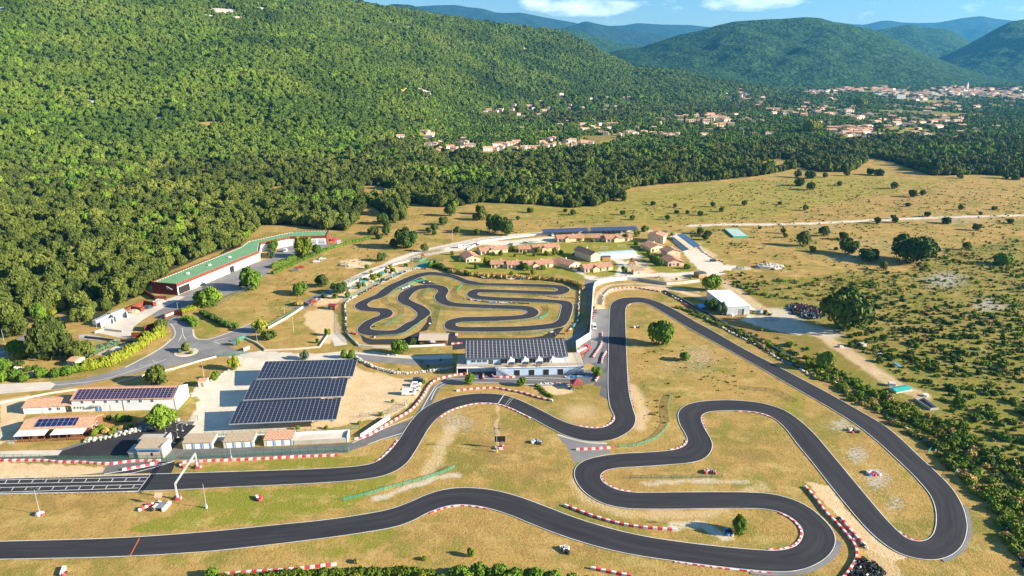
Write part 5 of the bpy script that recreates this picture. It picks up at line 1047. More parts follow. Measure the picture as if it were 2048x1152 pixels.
# -- three solar car ports
for lab, a, b_, c, hh in [('front', (458.2, 847.8), (672.5, 838.2), (479.8, 804.8), 0), ('mid', (486.8, 799.5), (687.5, 791.9), (504.8, 762.3), 0), ('back', (513.3, 757.5), (705.5, 752.3), (528.7, 723.2), 0)]:
    A = G(*a, 4.0); B = G(*b_, 4.0); Cc = G(*c, 5.7); ang = math.atan2(B[1] - A[1], B[0] - A[0])
    t = thing('solar_car_port', {'front': 'solar car port nearest the garages, widest of three in the sandy car park', 'mid': 'middle one of three parallel solar car ports', 'back': 'solar car port farthest from the garages, nearest the club house lane'}[lab], 'car port', A, ang, 'solar car ports')
    L = math.hypot(B[0] - A[0], B[1] - A[1]); D = loc_of(t, *Cc)[1]; s = 1.7 / D
    M['pv%s' % lab] = pvmat('solar_modules', L / 24, math.hypot(D, 1.7) / 12, .10)
    pv_slope(t, 0, L, 0, 4.0, D, 5.7, 'pv%s' % lab, th=.07)
    fr = MB(); fr.sidex([(-.06, 3.82), (D + .06, 5.52), (D + .06, 5.62), (-.06, 3.92)], -.06, L + .06); fr.build('roof_deck', 'steel', t)
    gt = MB(); gt.box(-.1, L + .1, -.22, -.08, 3.72, 4.02); gt.build('gutter', 'steel', t)
    for i in range(5):
        x = 2 + i * (L - 4) / 4; mb = MB(); mb.box(x - .2, x + .2, D * .5 - .3, D * .5 + .3, 0, 4.4); mb.box(x - .5, x + .5, D * .5 - .7, D * .5 + .7, 0, .35)
        mb.cyl((x, D * .5, 1.8), (x, D * .08, 3.9), .12, .12, 6); mb.cyl((x, D * .5, 1.8), (x, D * .92, 5.3), .12, .12, 6); mb.build('column', 'steel', t)
# -- club house
t, L = frame('club_house', 'long two storey pale blue club house with solar roof and wide terrace', 'building', (-6.5, 0), (0, 0)) if False else (None, 0)
t = thing('club_house', 'long two storey pale blue club house with a solar roof and wide terrace', 'building', (-6.5, 258.0), math.radians(3.2))
mb = MB(); mb.box(0, 36.4, 0, 13.2, 0, 3.6); mb.box(-12, 0, 4.5, 13.2, 0, 3.6); mb.build('lower_storey', 'bwall', t)
mb = MB(); mb.prism([(-16.3, 1.3), (-.4, .6), (-.4, -.25), (36.6, -.25), (36.6, 13.4), (-16.3, 13.4)], 3.6, 4.0); mb.build('terrace', 'deck', t)
mb = MB(); mb.box(-16.3, -.4, .9, 1.25, 3.3, 3.95); mb.box(-.3, 36.6, -.38, -.26, 3.55, 3.98); mb.build('terrace_edge', 'wall', t)
mb = MB(); mb.box(-12.1, 29.6, 3.1, 14.6, 4.0, 7.0); mb.build('upper_storey', 'bwall', t)
for x in (-16.1, -11.9): m2 = MB(); m2.box(x - .18, x + .18, 1.3, 1.66, 0, 3.3); m2.build('post', 'white', t)
mb = MB(); mb.sidex([(2.3, 6.98), (15.2, 9.65), (15.2, 9.85), (2.3, 7.18)], -12.7, 30.1); mb.sidex([(15.2, 9.65), (18, 8.9), (18, 9.1), (15.2, 9.85)], -12.7, 30.1)
mb.sidex([(14.6, 4), (14.9, 4), (14.9, 9.6), (14.6, 9.5)], -12.1, 29.6); ro = mb.build('roof', 'dgrey', t)
m3 = MB(); m3.sidex([(3.1, 7.0), (14.6, 7.0), (14.6, 9.5), (3.1, 7.15)], -12.1, 29.6); m3.build('gable_wall', 'bwall', t)
M['pvclub'] = pvmat('roof_modules', 41.6 / 26, 13.1 / 11, .17, (.03, .027, .036), (.50, .50, .53)); o = pv_slope(t, -12.4, 29.5, 2.4, 7.22, 15.1, 9.86, 'pvclub')
for x in (-9.3, -6.9, -4.6): window(t, x, 5.0, 1.7, .95, 3.1)
window(t, -2.0, 4.1, 1.7, 1.9, 3.1)
for x in (3.4, 9.3, 15.2, 21.1): window(t, x, 4.1, 2.9, 2.1, 3.1)
mb = MB(); mb.box(23.4, 28.2, 2.95, 3.08, 4.1, 6.4); mb.build('panel_wall', 'white', t)
for x in (-8.6, -6.4, -4.2, -2.0): window(t, x, 1.9, .8, .8, 4.5)
for i, x in enumerate((8.6, 14.7, 20.7, 26.7)):
    o = door(t, x, 2.3, 2.5, 0, 'dark', 'garage_door')
for x, zz_ in ((-16.2, 0),):
    mb = MB(); mb.box(-16.1, -12.1, 4.2, 4.3, .2, 2.8); mb.build('glazed_front', 'glass', t)
def railing(t, x0, y0, x1, y1, z, n=20, h=1.0, m='dgrey', name='railing'):
    mb = MB(); mb.cyl((x0, y0, z + h), (x1, y1, z + h), .04, .04, 5); mb.cyl((x0, y0, z + h * .5), (x1, y1, z + h * .5), .02, .02, 4)
    for i in range(n + 1): k = i / n; mb.cyl((x0 + (x1 - x0) * k, y0 + (y1 - y0) * k, z), (x0 + (x1 - x0) * k, y0 + (y1 - y0) * k, z + h), .035, .035, 5)
    return mb.build(name, m, t)
railing(t, -.3, -.2, 36.5, -.2, 4, 26); railing(t, -16.2, 1.3, -.4, .8, 4, 11); railing(t, 36.5, -.2, 36.5, 13.3, 4, 8); railing(t, -16.2, 1.3, -16.2, 13.3, 4, 8)
def stair(t, x0, z0, x1, z1, y0, y1, m, name='staircase', n=16):
    mb = MB()
    for i in range(n): k = (i + .5) / n; xx = x0 + (x1 - x0) * k; zz2 = z0 + (z1 - z0) * k; mb.box(xx - abs(x1 - x0) / n / 2, xx + abs(x1 - x0) / n / 2, y0, y1, zz2 - .06, zz2 + .02)
    for y in (y0, y1): mb.cyl((x0, y, z0), (x1, y, z1), .1, .1, 5); mb.cyl((x0, y, z0 + 1), (x1, y, z1 + 1), .04, .04, 5)
    for i in range(9):
        k = i / 8
        for y in (y0, y1): mb.cyl((x0 + (x1 - x0) * k, y, z0 + (z1 - z0) * k), (x0 + (x1 - x0) * k, y, z0 + (z1 - z0) * k + 1), .03, .03, 4)
    return mb.build(name, m, t)
stair(t, .8, 4.0, 6.8, 0.0, -1.5, -.5, 'steel'); stair(t, 29.5, 0, 36.4, 4.0, -1.6, -.5, 'grey')
for i, x in enumerate((6.1, 12.0, 17.8, 23.6)):          # pointed sunshades on the terrace
    p = t.matrix_basis @ Vector((x, 1.9, 4.0)) if False else Vector((t.location.x + x * math.cos(t.rotation_euler.z) - 1.75 * math.sin(t.rotation_euler.z), t.location.y + x * math.sin(t.rotation_euler.z) + 1.75 * math.cos(t.rotation_euler.z), 4.0))
    u = thing('terrace_canopy', ('first', 'second', 'third', 'fourth')[i] + ' pointed white canopy from the left on the club house terrace', 'canopy', (p.x, p.y), t.rotation_euler.z, 'pointed white canopies on the terrace', 4.0)
    mb = MB(); N_ = 12; R_ = 1.55
    ring = lambda k, z: [(k * R_ * math.copysign(min(1, abs(math.cos(a)) * 1.3), math.cos(a)), k * .95 * R_ * math.copysign(min(1, abs(math.sin(a)) * 1.3), math.sin(a)), z) for a in [2 * math.pi * j / N_ for j in range(N_)]]
    rs = [ring(1, 2.15), ring(.62, 2.5), ring(.32, 3.0), ring(.12, 3.6)]; vs = sum(rs, []) + [(0, 0, 4.0)]
    fs = [(r_ * N_ + j, r_ * N_ + (j + 1) % N_, (r_ + 1) * N_ + (j + 1) % N_, (r_ + 1) * N_ + j) for r_ in range(3) for j in range(N_)] + [(3 * N_ + j, 3 * N_ + (j + 1) % N_, 4 * N_) for j in range(N_)]
    mb.add(vs, fs); mb.build('roof_cloth', 'canvas', u, True)
    for sx in (-1, 1):
        for sy in (-1, 1): m2 = MB(); m2.cyl((sx * 1.45, sy * 1.4, 0), (sx * 1.45, sy * 1.4, 2.2), .05, .05, 5); m2.build('pole', 'white', u)
    if i < 3:
        b2 = thing('picnic_table', 'wooden picnic table under the ' + ('first', 'second', 'third')[i] + ' terrace canopy from the left', 'table', (p.x + .1, p.y - 1.5), t.rotation_euler.z, 'terrace tables', 4.0)
        mb = MB(); mb.box(-.9, .9, -.4, .4, .7, .76); mb.build('table_top', 'wood2', b2)
        for sy in (-1, 1): m2 = MB(); m2.box(-.9, .9, sy * .75 - .14, sy * .75 + .14, .42, .47); m2.box(-.7, -.6, sy * .75 - .1, sy * .75 + .1, 0, .42); m2.box(.6, .7, sy * .75 - .1, sy * .75 + .1, 0, .42); m2.build('bench', 'wood', b2)
# -- white barn with solar roof and its low annex
t, L = frame('barn', 'long white barn with a solar front slope and small square windows', 'building', (146.8, 823.5), (355, 819))
gable_wall(L, 10.7, 4.8, 2.0).build('wall', 'wall', t)
mb = gable_roof(L - .9, 10.7, 4.8, 2.0, .35, x0=.1); mb.build('roof', 'tile', t)
mb = MB(); mb.sidex([(-.1, 0), (10.8, 0), (10.8, 5.2), (5.35, 7.25), (-.1, 5.2)], L - .55, L + .05); mb.build('gable_end', 'wall', t)
M['pvbarn'] = pvmat('barn_modules', 1.46, 1.05, .10, (.035, .02, .05), (.45, .42, .50)); sl = 2.0 / 5.35
pv_slope(t, .7, L - 1.4, -.15, 4.8 + .14 - .15 * sl + .03, 4.75, 4.8 + .14 + 4.75 * sl + .03, 'pvbarn')
for i in range(7): window(t, L * (837 - 727 + i * 117) / 1050, 3.4, .85, .9)
for i in range(4): window(t, .9 + i * 1.05, 1.3, .55, .8)
mb = MB(); mb.box(7.5, 10.6, -1.2, .02, 2.5, 2.62); mb.build('porch_roof', 'deck', t)
door(t, 8.7, 1.0, 2.1, 0, 'blue'); door(t, 10.0, .9, 2.1, 0, 'blue'); door(t, 14.6, 2.0, 2.4, 0, 'white', 'garage_door'); mb = MB(); mb.cyl((L * .49, -.08, 0), (L * .49, -.08, 4.7), .06, .06, 6); mb.build('downpipe', 'grey', t)
t, L = frame('annex', 'low white annex with a terracotta roof at the left end of the white barn', 'building', (48.5, 828.5), (146.5, 823.6))
gable_wall(L - .1, 8.4, 2.7, 1.2).build('wall', 'wall', t); gable_roof(L - .6, 8.4, 2.7, 1.2, .3).build('roof', 'tile', t)
for x in (9.3, 12.2, 15.2): window(t, x, 1.1, .95, 1.0)
door(t, 1.6, 1.0, 2.1, 0, 'white'); door(t, 7.0, 1.0, 2.1, 0, 'white'); mb = MB(); mb.box(L - 2.3, L - .3, -.06, .02, .1, 2.4); mb.build('glass_door', 'glass', t)
# -- restaurant with verandas
t, L = frame('restaurant', 'wooden restaurant with terracotta roof, small solar field and white veranda roofs', 'building', (45, 874), (183, 868))
gable_wall(L, 8.6, 2.9, 1.5).build('wall', 'wood', t); gable_roof(L, 8.6, 2.9, 1.5, .5).build('roof', 'tile', t)
M['pvrest'] = pvmat('restaurant_modules', 1.78, 2.0, .09, (.012, .02, .08), (.4, .42, .5)); pv_slope(t, 4.0, L - 5.2, .5, 3.3, 4.0, 4.5, 'pvrest')
for a, b_ in ((-.4, L * .42), (L * .50, L * .97)):
    mb = MB(); mb.sidex([(-3.9, 2.35), (-.55, 2.75), (-.55, 2.83), (-3.9, 2.43)], a, b_); 
    o = mb.build('veranda_roof', 'canvas', t)
    for i in range(5): x = a + .15 + (b_ - a - .3) * i / 4; m2 = MB(); m2.box(x - .07, x + .07, -3.75, -3.6, 0, 2.35); m2.build('post', 'wood', t)
    railing(t, a, -3.7, b_, -3.7, 0, 14, .95, 'wood2', 'railing'); mb = MB(); mb.box(a, b_, -3.75, 0, .0, .12); mb.build('deck', 'wood', t)
window(t, 2.0, 1.2, 1.6, 1.2, L, 'side'); window(t, 4.4, 1.2, 1.2, 1.2, L, 'side'); mb = MB(); mb.prism([(-.5, -4.2), (-2.6, -4.2), (-1.4, 1), (-.5, 1)], 0, .12); mb.build('ramp', 'conc', t)
# -- control building beside the pit exit
t, L = frame('control_building', 'cream race control building with weathered tile roof and blue sign band', 'building', (276.6, 916.7), (327.5, 916.7))
mb = MB(); mb.box(0, L, 0, 5.2, 0, 3.7); mb.side([(L - .35, 0), (L + .05, 0), (L + .05, 4.4), (L - .35, 4.4)], -.1, 5.3); mb.build('wall', 'cblock', t)
mb = MB(); mb.sidex([(-.35, 3.72), (5.5, 4.3), (5.5, 4.5), (-.35, 3.92)], -.5, L + .1); mb.build('roof', 'tileg', t)
mb = MB(); mb.box(.1, L - .3, -.5, -.3, 3.2, 3.65); mb.build('sign_band', 'bluep', t); mb = MB(); 
mb = MB(); mb.box(4.4, 5.0, -.06, .02, .9, 2.1); mb.build('window', 'dark', t)
mb = MB(); mb.box(.9, L - 1, -.05, .02, 2.55, 3.15); mb.build('viewing_window', 'dark', t)
mb = MB(); mb.box(-3.2, 0, .4, 4.6, 0, 2.1); mb.sidex([(.2, 2.1), (4.8, 2.4), (4.8, 2.5), (.2, 2.2)], -3.4, .1, 1); mb.build('side_annex', ['cblock', 'conc'], t); mb = MB(); mb.box(-2.9, -.3, .33, .42, .2, 1.5); mb.build('slatted_gate', 'grey', t)
mb = MB(); mb.box(-2.4, 6.4, 5.3, 9.3, 0, 3.4); mb.box(-2.6, 6.6, 5.2, 9.5, 3.4, 3.55, 1); mb.box(6.4, 6.7, 5.2, 9.5, 0, 4.1); mb.build('rear_block', ['cblock', 'conc'], t)
# -- three garage blocks and the concrete terrace beside them
for i, (a, b_, rm) in enumerate([((366.6, 898.7), (425.5, 897.2), 'tileg'), ((447.8, 896.7), (507.8, 893.7), 'tileg'), ((528.7, 892.7), (586.6, 889.7), 'tile')]):
    t, L = frame('garage_block', ('garage block with three white and blue doors, leftmost of the row', 'middle garage block of three, between two sheltered gaps', 'garage block with the warmer tiles, next to the long concrete terrace')[i], 'garage', a, b_, 'garage blocks')
    mb = MB(); mb.box(0, L, 0, 5.2, 0, 2.4); mb.build('wall', 'cblock', t); mb = MB(); mb.sidex([(-.3, 2.42), (5.3, 2.75), (5.3, 2.9), (-.3, 2.57)], -.15, L + .15); mb.build('roof', rm, t)
    for k in range(3):
        x = L * (.22 + .3 * k); mb = MB(); mb.box(x - 1.15, x + .75, -.07, .02, .05, 1.95); o = mb.build('garage_door', 'white', t); mb = MB(); mb.box(x + .75, x + 1.25, -.09, .02, .05, 1.95); mb.build('blue_panel', 'blue', t)
t, L = frame('concrete_terrace', 'long flat concrete terrace on a block wall beside the last garage', 'terrace', (587.5, 889.7), (694.5, 884))
mb = MB(); mb.box(.1, L, 0, 4.2, 0, 1.5); mb.build('wall', 'conc', t); mb = MB(); mb.box(.1, L, .15, 4.2, 1.5, 1.56); mb.build('slab', 'pale', t); mb = MB(); mb.box(.1, L, 4.2, 4.45, 0, 2.3); mb.box(L, L + .3, -.1, 4.45, 0, 2.3); mb.build('parapet', 'white', t)
t, L = frame('white_wall', 'short sloping white wall between the terrace and the pit road barrier', 'wall', (722, 877.5), (780, 838)); mb = MB(); mb.sidex([(0, 0), (.3, 0), (.3, 1.7), (0, 1.7)], 0, L); mb.build('wall', 'white', t)
# -- small huts
def hut(name, label, cat, pl, pr, d, h, rise, wm, rm, ridge='x', o=.2, dr='grey', group=None):
    t, L = frame(name, label, cat, pl, pr, group); gable_wall(L, d, h, rise, ridge).build('wall', wm, t); gable_roof(L, d, h, rise, o, ridge).build('roof', rm, t)
    if dr: door(t, L * .5, min(1.0, L * .3), min(2, h * .8), 0, dr)
    return t, L
hut('transformer_hut', 'small white hut with a flat tiled roof between the white barn and the car park', 'hut', (397.5, 774.5), (414, 773.5), 3.2, 2.5, .3, 'cream', 'tile')
t, L = hut('pump_house', 'small hut with pink roof and yellow gable beside the bamboo hedge', 'hut', (136, 733), (152, 735), 5.0, 2.6, .7, 'cream', 'tile', 'x', .2)
hut('kart_hut', 'long grey roofed timber shelter beside the small track pit lane', 'hut', (839.5, 690), (893.5, 690), 8.2, 2.5, .9, 'wood', 'deck', 'x', .5, None)
tt = bpy.data.objects['kart_hut']; mb = MB(); mb.box(4.6, 7.9, -.62, -.55, 1.5, 2.4); mb.box(4.6, 5.2, -.64, -.54, 1.5, 2.4, 1); mb.box(7.3, 7.9, -.64, -.54, 1.5, 2.4, 2); mb.build('banner', ['canvas', 'blue', 'red'], tt)
hut('garden_cabin', 'reddish brown garden cabin on the sandy field beside the tyre barrier', 'cabin', K((297, 622))[0], K((366, 632))[0], 3.2, 2.2, .6, 'wood', 'redroof')
hut('concrete_hut', 'pink rendered flat hut by the play area of the bungalows', 'hut', (1267, 549.5), (1288.5, 548), 3.4, 2.4, .4, 'pinkr', 'tiled')
hut('wooden_cabin', 'brown wooden cabin with grey roof at the crossing of the lanes', 'cabin', (1397.5, 556.5), (1413, 554.5), 5.2, 2.5, .3, 'wood2', 'dgrey')
hut('wooden_shed', 'dark roofed wooden shed behind the tall bungalow by the green tractor', 'shed', Zj((1075, 190))[0], Zj((1132, 180))[0], 6.5, 2.6, .8, 'wood2', 'dgrey')
hut('low_green_roof', 'low block with a curved green sheet roof beside the dirt track', 'shelter', B6((880, 856))[0], B6((1025, 828))[0], 3.6, .7, .5, 'cblock', 'teal', dr=None)
hut('white_tank_hut', 'tiny white block hut behind the curved green sheet roof', 'hut', B6((818, 792))[0], B6((872, 796))[0], 2.2, 1.3, .2, 'white', 'pale', dr=None)
# trough
a, b_, c_, d_ = [G(*q) for q in B6((1040, 915), (1190, 1012), (1265, 1005), (1130, 912))]
t = thing('concrete_trough', 'open concrete basin sunk in the scrub below the dirt track', 'basin', a); mb = MB(); pts = [(q[0] - a[0], q[1] - a[1]) for q in (a, b_, c_, d_)]
for i in range(4):
    p, q = np.array(pts[i]), np.array(pts[(i + 1) % 4]); n_ = np.array((-(q - p)[1], (q - p)[0])); n_ = n_ / np.linalg.norm(n_) * .18; mb.prism([tuple(p), tuple(q), tuple(q + n_), tuple(p + n_)], 0, 1.0)
mb.build('rim', 'conc', t); mb = MB(); mb.prism(pts, 0, .06); mb.build('floor_slab', 'dgrey', t)
t = thing('well', 'round white well ring with a pump handle near the open basin', 'well', G(*B6((1148, 878))[0])); mb = MB(); mb.cyl((0, 0, 0), (0, 0, .8), 1.0, 1.0, 16); mb.build('ring', 'white', t); mb = MB(); mb.cyl((.2, 0, .8), (.3, 0, 2.6), .07, .05, 6); mb.build('pump', 'steel', t)
# gazebos
def gazebo(label, px, py, s, rm, pm):
    t = thing('gazebo', label, 'gazebo', G(px, py), .2); mb = MB(); R_ = s; v = [(R_ * math.cos(math.pi / 4 + k * math.pi / 2), R_ * math.sin(math.pi / 4 + k * math.pi / 2), 2.3) for k in range(4)]
    mb.add(v + [(a_[0], a_[1], 2.18) for a_ in v] + [(0, 0, 3.9)], [(0, 1, 8), (1, 2, 8), (2, 3, 8), (3, 0, 8), (4, 7, 6, 5), (0, 4, 5, 1), (1, 5, 6, 2), (2, 6, 7, 3), (3, 7, 4, 0)]); mb.build('roof', rm, t)
    for k in range(4): m2 = MB(); x, y = .86 * v[k][0], .86 * v[k][1]; m2.box(x - .09, x + .09, y - .09, y + .09, 0, 2.2); m2.build('post', pm, t)
    q = s * .6; railing(t, -q, q, q, q, 0, 6, .9, pm); railing(t, q, -q, q, q, 0, 6, .9, pm); railing(t, -q, -q, -q, q, 0, 6, .9, pm); return t
gazebo('brown gazebo with pyramid roof on the mound right of the paddock', 1152.5, 775, 3.1, 'redroof', 'wood'); gazebo('honey coloured gazebo with red roof at the garden course', 627, 611, 2.9, 'redroof', 'wood2')
gazebo('small hut like gazebo among the green nets at the top of the garden course', 846, 518, 1.7, 'redroof', 'wood')
# -- municipal building: a crooked strip of white workshops under a green roof behind rust fascias
RF = [(352.7, 569), (517.8, 502.6), (520.7, 485.7), (579, 474), (652.5, 472), (657.4, 461.3), (585, 463.6), (495, 483), (480.7, 494.5), (304, 564.8)]
wp = [G(a, b_, 6.3) for a, b_ in RF]; O_ = wp[0]; t = thing('workshop_building', 'long crooked workshop with green flat roof and rusty steel fascia', 'building', O_)
lp = [(a - O_[0], b_ - O_[1]) for a, b_ in wp]; 
mb = MB(); inn = lp; mb.prism(inn[:2] + inn[8:], 0, 5.0); mb.prism([inn[1], inn[2], inn[7], inn[8]], 0, 5.0); mb.prism([inn[2], inn[3], inn[6], inn[7]], 0, 5.0); mb.prism([inn[3], inn[4], inn[5], inn[6]], 0, 5.0); mb.build('wall', 'wall', t)
mb = MB()
for i in range(10):
    p, q = np.array(lp[i]), np.array(lp[(i + 1) % 10]); d = (q - p) / np.linalg.norm(q - p); n_ = np.array((d[1], -d[0])) * .25; z0 = 0 if i in (4, 9) else 4.9
    mb.hexa([(*(p - d * .2 + n_), z0), (*(q + d * .2 + n_), z0), (*(q + d * .2 - n_ * .2), z0), (*(p - d * .2 - n_ * .2), z0)], [(*(p - d * .2 + n_), 6.75), (*(q + d * .2 + n_), 6.75), (*(q + d * .2 - n_ * .2), 6.75), (*(p - d * .2 - n_ * .2), 6.75)], 1 if i == 9 else 0)
mb.build('fascia', ['rust', 'drust'], t)
cen = lambda pts, k=.93: pts
mb = MB(); 
for qd in ((0, 1, 8, 9), (1, 2, 7, 8), (2, 3, 6, 7), (3, 4, 5, 6)):
    mb.add([(*lp[i], 6.3) for i in qd] + [(*lp[i], 5.0) for i in qd], [(0, 1, 2, 3), (4, 7, 6, 5), (0, 4, 5, 1), (1, 5, 6, 2), (2, 6, 7, 3), (3, 7, 4, 0)])
up(mb.build('roof', 'greenroof', t))
def along(i, j, s0, s1, z0, z1, mk_, nm, proud=.1, gap=0):
    p, q = np.array(lp[i]), np.array(lp[j]); d = (q - p); Ln = np.linalg.norm(d); d /= Ln; n_ = np.array((d[1], -d[0])); a_ = p + d * s0; b2 = p + d * s1; m_ = MB()
    m_.hexa([(*(a_ + n_ * proud), z0), (*(b2 + n_ * proud), z0), (*(b2 - n_ * .1), z0), (*(a_ - n_ * .1), z0)], [(*(a_ + n_ * proud), z1), (*(b2 + n_ * proud), z1), (*(b2 - n_ * .1), z1), (*(a_ - n_ * .1), z1)]); return m_.build(nm, mk_, t)
L0 = math.dist(lp[0], lp[1]); L3 = math.dist(lp[3], lp[4])
along(0, 1, 1.0, 10.0, .1, 4.3, 'dark', 'open_bay', .06)
for k in range(8):
    s = 17 + k * 7.2; nm = 'garage_door'
    if k == 4: along(0, 1, s, s + 4.2, .05, 4.0, 'dark', 'open_bay', .06); continue
    o = along(0, 1, s, s + 5.0, .05, 4.1, 'metalwall', nm, .08); m_ = along(0, 1, s + .3, s + 4.7, 1.4, 1.75, 'glass', 'window_strip', .12); m_ = along(0, 1, s + 5.6, s + 5.85, 0, 4.9, 'blue', 'downpipe', .16)
for k in range(4): s = 2 + k * 6; along(3, 4, s, s + 4.6, .05, 4.1, 'metalwall', 'garage_door', .08); along(3, 4, s + .3, s + 4.3, 1.5, 1.8, 'glass', 'window_strip', .12)
for k, f_ in enumerate((.25, .5, .75)):
    x = lp[0][0] + (lp[1][0] - lp[0][0]) * f_ + (lp[9][0] - lp[0][0]) * .5; y = lp[0][1] + (lp[1][1] - lp[0][1]) * f_ + (lp[9][1] - lp[0][1]) * .5; m_ = MB(); m_.box(x - .7, x + .7, y - .5, y + .5, 6.3, 7.3); m_.build('roof_vent', 'white', t)
# white pebbled border just inside the fascia
mb = MB()
for i in (0, 1, 2, 3, 5, 6, 7, 8):
    p, q = np.array(lp[i]), np.array(lp[(i + 1) % 10]); d = (q - p) / np.linalg.norm(q - p); n_ = -np.array((d[1], -d[0])); k = int(np.linalg.norm(q - p) / 2.2)
    for j in range(k): a_ = p + d * (j * 2.2 + .6) + n_ * .9; mb.prism([tuple(a_), tuple(a_ + d * 1.2), tuple(a_ + d * 1.2 + n_ * .45), tuple(a_ + n_ * .45)], 6.3, 6.42)
mb.build('roof_border', 'white', t)
# the arrow-like emblem on the dark end wall
p9, p0 = np.array(lp[9]), np.array(lp[0]); d = (p0 - p9); Le = np.linalg.norm(d); d /= Le; n_ = np.array((d[1], -d[0]))
mb = MB()
def stroke(s0, z0, s1, z1, w=.16):
    a_, b2 = p9 + d * s0 + n_ * .32, p9 + d * s1 + n_ * .32; mb.cyl((*a_, z0), (*b2, z1), w, w, 5)
stroke(Le * .60, 4.9, Le * .61, 3.3); stroke(Le * .60, 4.9, Le * .82, 3.2); stroke(Le * .61, 3.4, Le * .78, 3.6); stroke(Le * .78, 3.6, Le * .74, 2.9)
mb.build('emblem', 'white', t)
# -- storage bays
def wallrun(name, label, pts, h, th, m, cat='wall', group=None, base='pix', parts='wall'):
    w = [np.array(G(*p)) for p in pts]; t = thing(name, label, cat, tuple(w[0]), 0, group); mb = MB()
    for i in range(len(w) - 1):
        p, q = w[i] - w[0], w[i + 1] - w[0]; d = (q - p) / (np.linalg.norm(q - p) + 1e-9); n_ = np.array((-d[1], d[0])) * th / 2; e = d * th * .45 * (1 if i < len(w) - 2 else 0); hh = h if isinstance(h, (int, float)) else h[i]; h1 = hh if isinstance(h, (int, float)) else h[min(i + 1, len(h) - 1)]
        mb.hexa([(*(p - n_), 0), (*(q + e - n_), 0), (*(q + e + n_), 0), (*(p + n_), 0)], [(*(p - n_), hh), (*(q + e - n_), h1), (*(q + e + n_), h1), (*(p + n_), hh)])
    mb.build(parts, m, t); return t
D9 = lambda *p: Zm(170, 600, 9.6, p)
wallrun('storage_bay', 'pale concrete storage bay nearest the lamp post at the yard corner', D9((310, 530), (540, 430), (560, 455)), 2.7, .35, 'wall'); wallrun('storage_bay', 'pale concrete storage bay between the corner bay and the rusty bays', D9((560, 410), (800, 300), (830, 350)), 2.9, .35, 'wall')
wallrun('storage_bay', 'short divider wall between the two pale concrete bays', D9((500, 365), (610, 420)), 2.6, .3, 'conc')
wallrun('bay_roof', 'narrow grey metal lean-to roof along the back of the pale bays', D9((190, 500), (460, 370), (740, 260)), 2.9, 2.2, 'steel', 'roof')
wallrun('rust_bay', 'rusty steel panel bay holding the sand heap', D9((740, 265), (900, 190), (1080, 225), (1140, 200)), 2.2, .5, 'rust', 'bay'); wallrun('rust_bay', 'rusty steel panel bay holding the dark gravel heap', D9((900, 190), (1140, 90), (1320, 125), (1370, 115)), 2.4, .5, 'rust', 'bay')
wallrun('rust_bay', 'rusty steel panel bay full of rubble beside the dark end wall', A2((-120, 810), (-60, 800), (60, 870), (170, 870)), 2.2, .5, 'rust', 'bay')
wallrun('rust_screen', 'rusty corrugated screen by the bamboo hedge', D9((900, 720), (1060, 715), (1200, 690), (1300, 660)), 2.4, .4, 'rust', 'screen'); wallrun('rust_screen', 'dark rusty screen hiding the yard corner', D9((1145, 610), (1290, 565), (1330, 550)), 3.0, .4, 'drust', 'screen')
t = wallrun('entrance_sign', 'rust red entrance wall carrying a white and blue sign beside the small parking', D9((1530, 370), (1720, 290), (1880, 310)), 2.6, .4, 'rust', 'sign'); a = np.array(G(*D9((1530, 370))[0])); b_ = np.array(G(*D9((1720, 290))[0])); d = (b_ - a) / np.linalg.norm(b_ - a); n_ = np.array((d[1], -d[0])) * .26; Ls = np.linalg.norm(b_ - a); mb = MB()
for k, (s0, s1, z0, z1, mi) in enumerate([(.12, .92, 1.0, 2.0, 0)] + [(.2 + .055 * j, .24 + .055 * j, 1.3, 1.75, 1) for j in range(3)]):
    p, q = d * Ls * s0 + n_ * (1 + .1 * mi), d * Ls * s1 + n_ * (1 + .1 * mi); mb.hexa([(*p, z0), (*q, z0), (*(q + n_ * .2), z0), (*(p + n_ * .2), z0)], [(*p, z1), (*q, z1), (*(q + n_ * .2), z1), (*(p + n_ * .2), z1)], mi)
mb.build('sign_board', ['white', 'blue'], t)
wallrun('low_wall', 'pale low wall closing the lower end of the yard', D9((190, 640), (360, 580), (720, 620)), 1.0, .3, 'pale')
def heap(label, px, py, rx, h, m, seed, name='heap', rocks=0, ry=.8):
    x, y = G(px, py); r = random.Random(seed); mb = MB(); t = thing(name, label, 'heap', (x, y))
    mb.blob((0, 0, 0), rx, rx * ry, h, 0, seed, 14, 6, .16)
    for k in range(rocks): a_ = r.uniform(0, 6.28); q = r.random() ** .6; s = r.uniform(.25, .7); mb.blob((rx * q * math.cos(a_), rx * ry * q * math.sin(a_), h * math.sqrt(max(0, 1 - q * q)) * .95), s, s * .8, s * .7, 0, k, 6, 4, .3)
    mb.build('pile', m, t); return t
heap('heap of pale orange sand in the rusty bay', *D9((930, 225))[0], 3.6, 1.3, 'dirt', 3); heap('dark gravel heap in the rusty bay', *D9((1200, 150))[0], 3.2, 1.4, 'dgrey', 4); heap('pile of pale rubble beside the dark end wall', *A2((90, 890))[0], 3.5, 1.3, 'stone', 5, 'rubble', 26)
heap('long pile of pale boulders on the scrubland beside the clump of bushes', *B5((965, 690))[0], 9.5, 2.6, 'stone', 8, 'boulder_heap', 110, .45); heap('small mound of grey earth left of the boulder pile', *B5((690, 705))[0], 5.5, 1.2, 'conc', 9, 'earth_heap', 10, .4)
heap('mound of sandy earth on the bank above the lane', *K((500, 165))[0], 6, 1.6, 'dirt', 12, 'earth_heap', 8, .4); heap('few white boulders behind the row of low trees', 34, 738, 1.6, 1.0, 'stone', 2, 'boulders', 7); heap('pair of pale boulders right of the first boulders', 66, 748, 1.6, 1.0, 'stone', 7, 'boulders', 7)
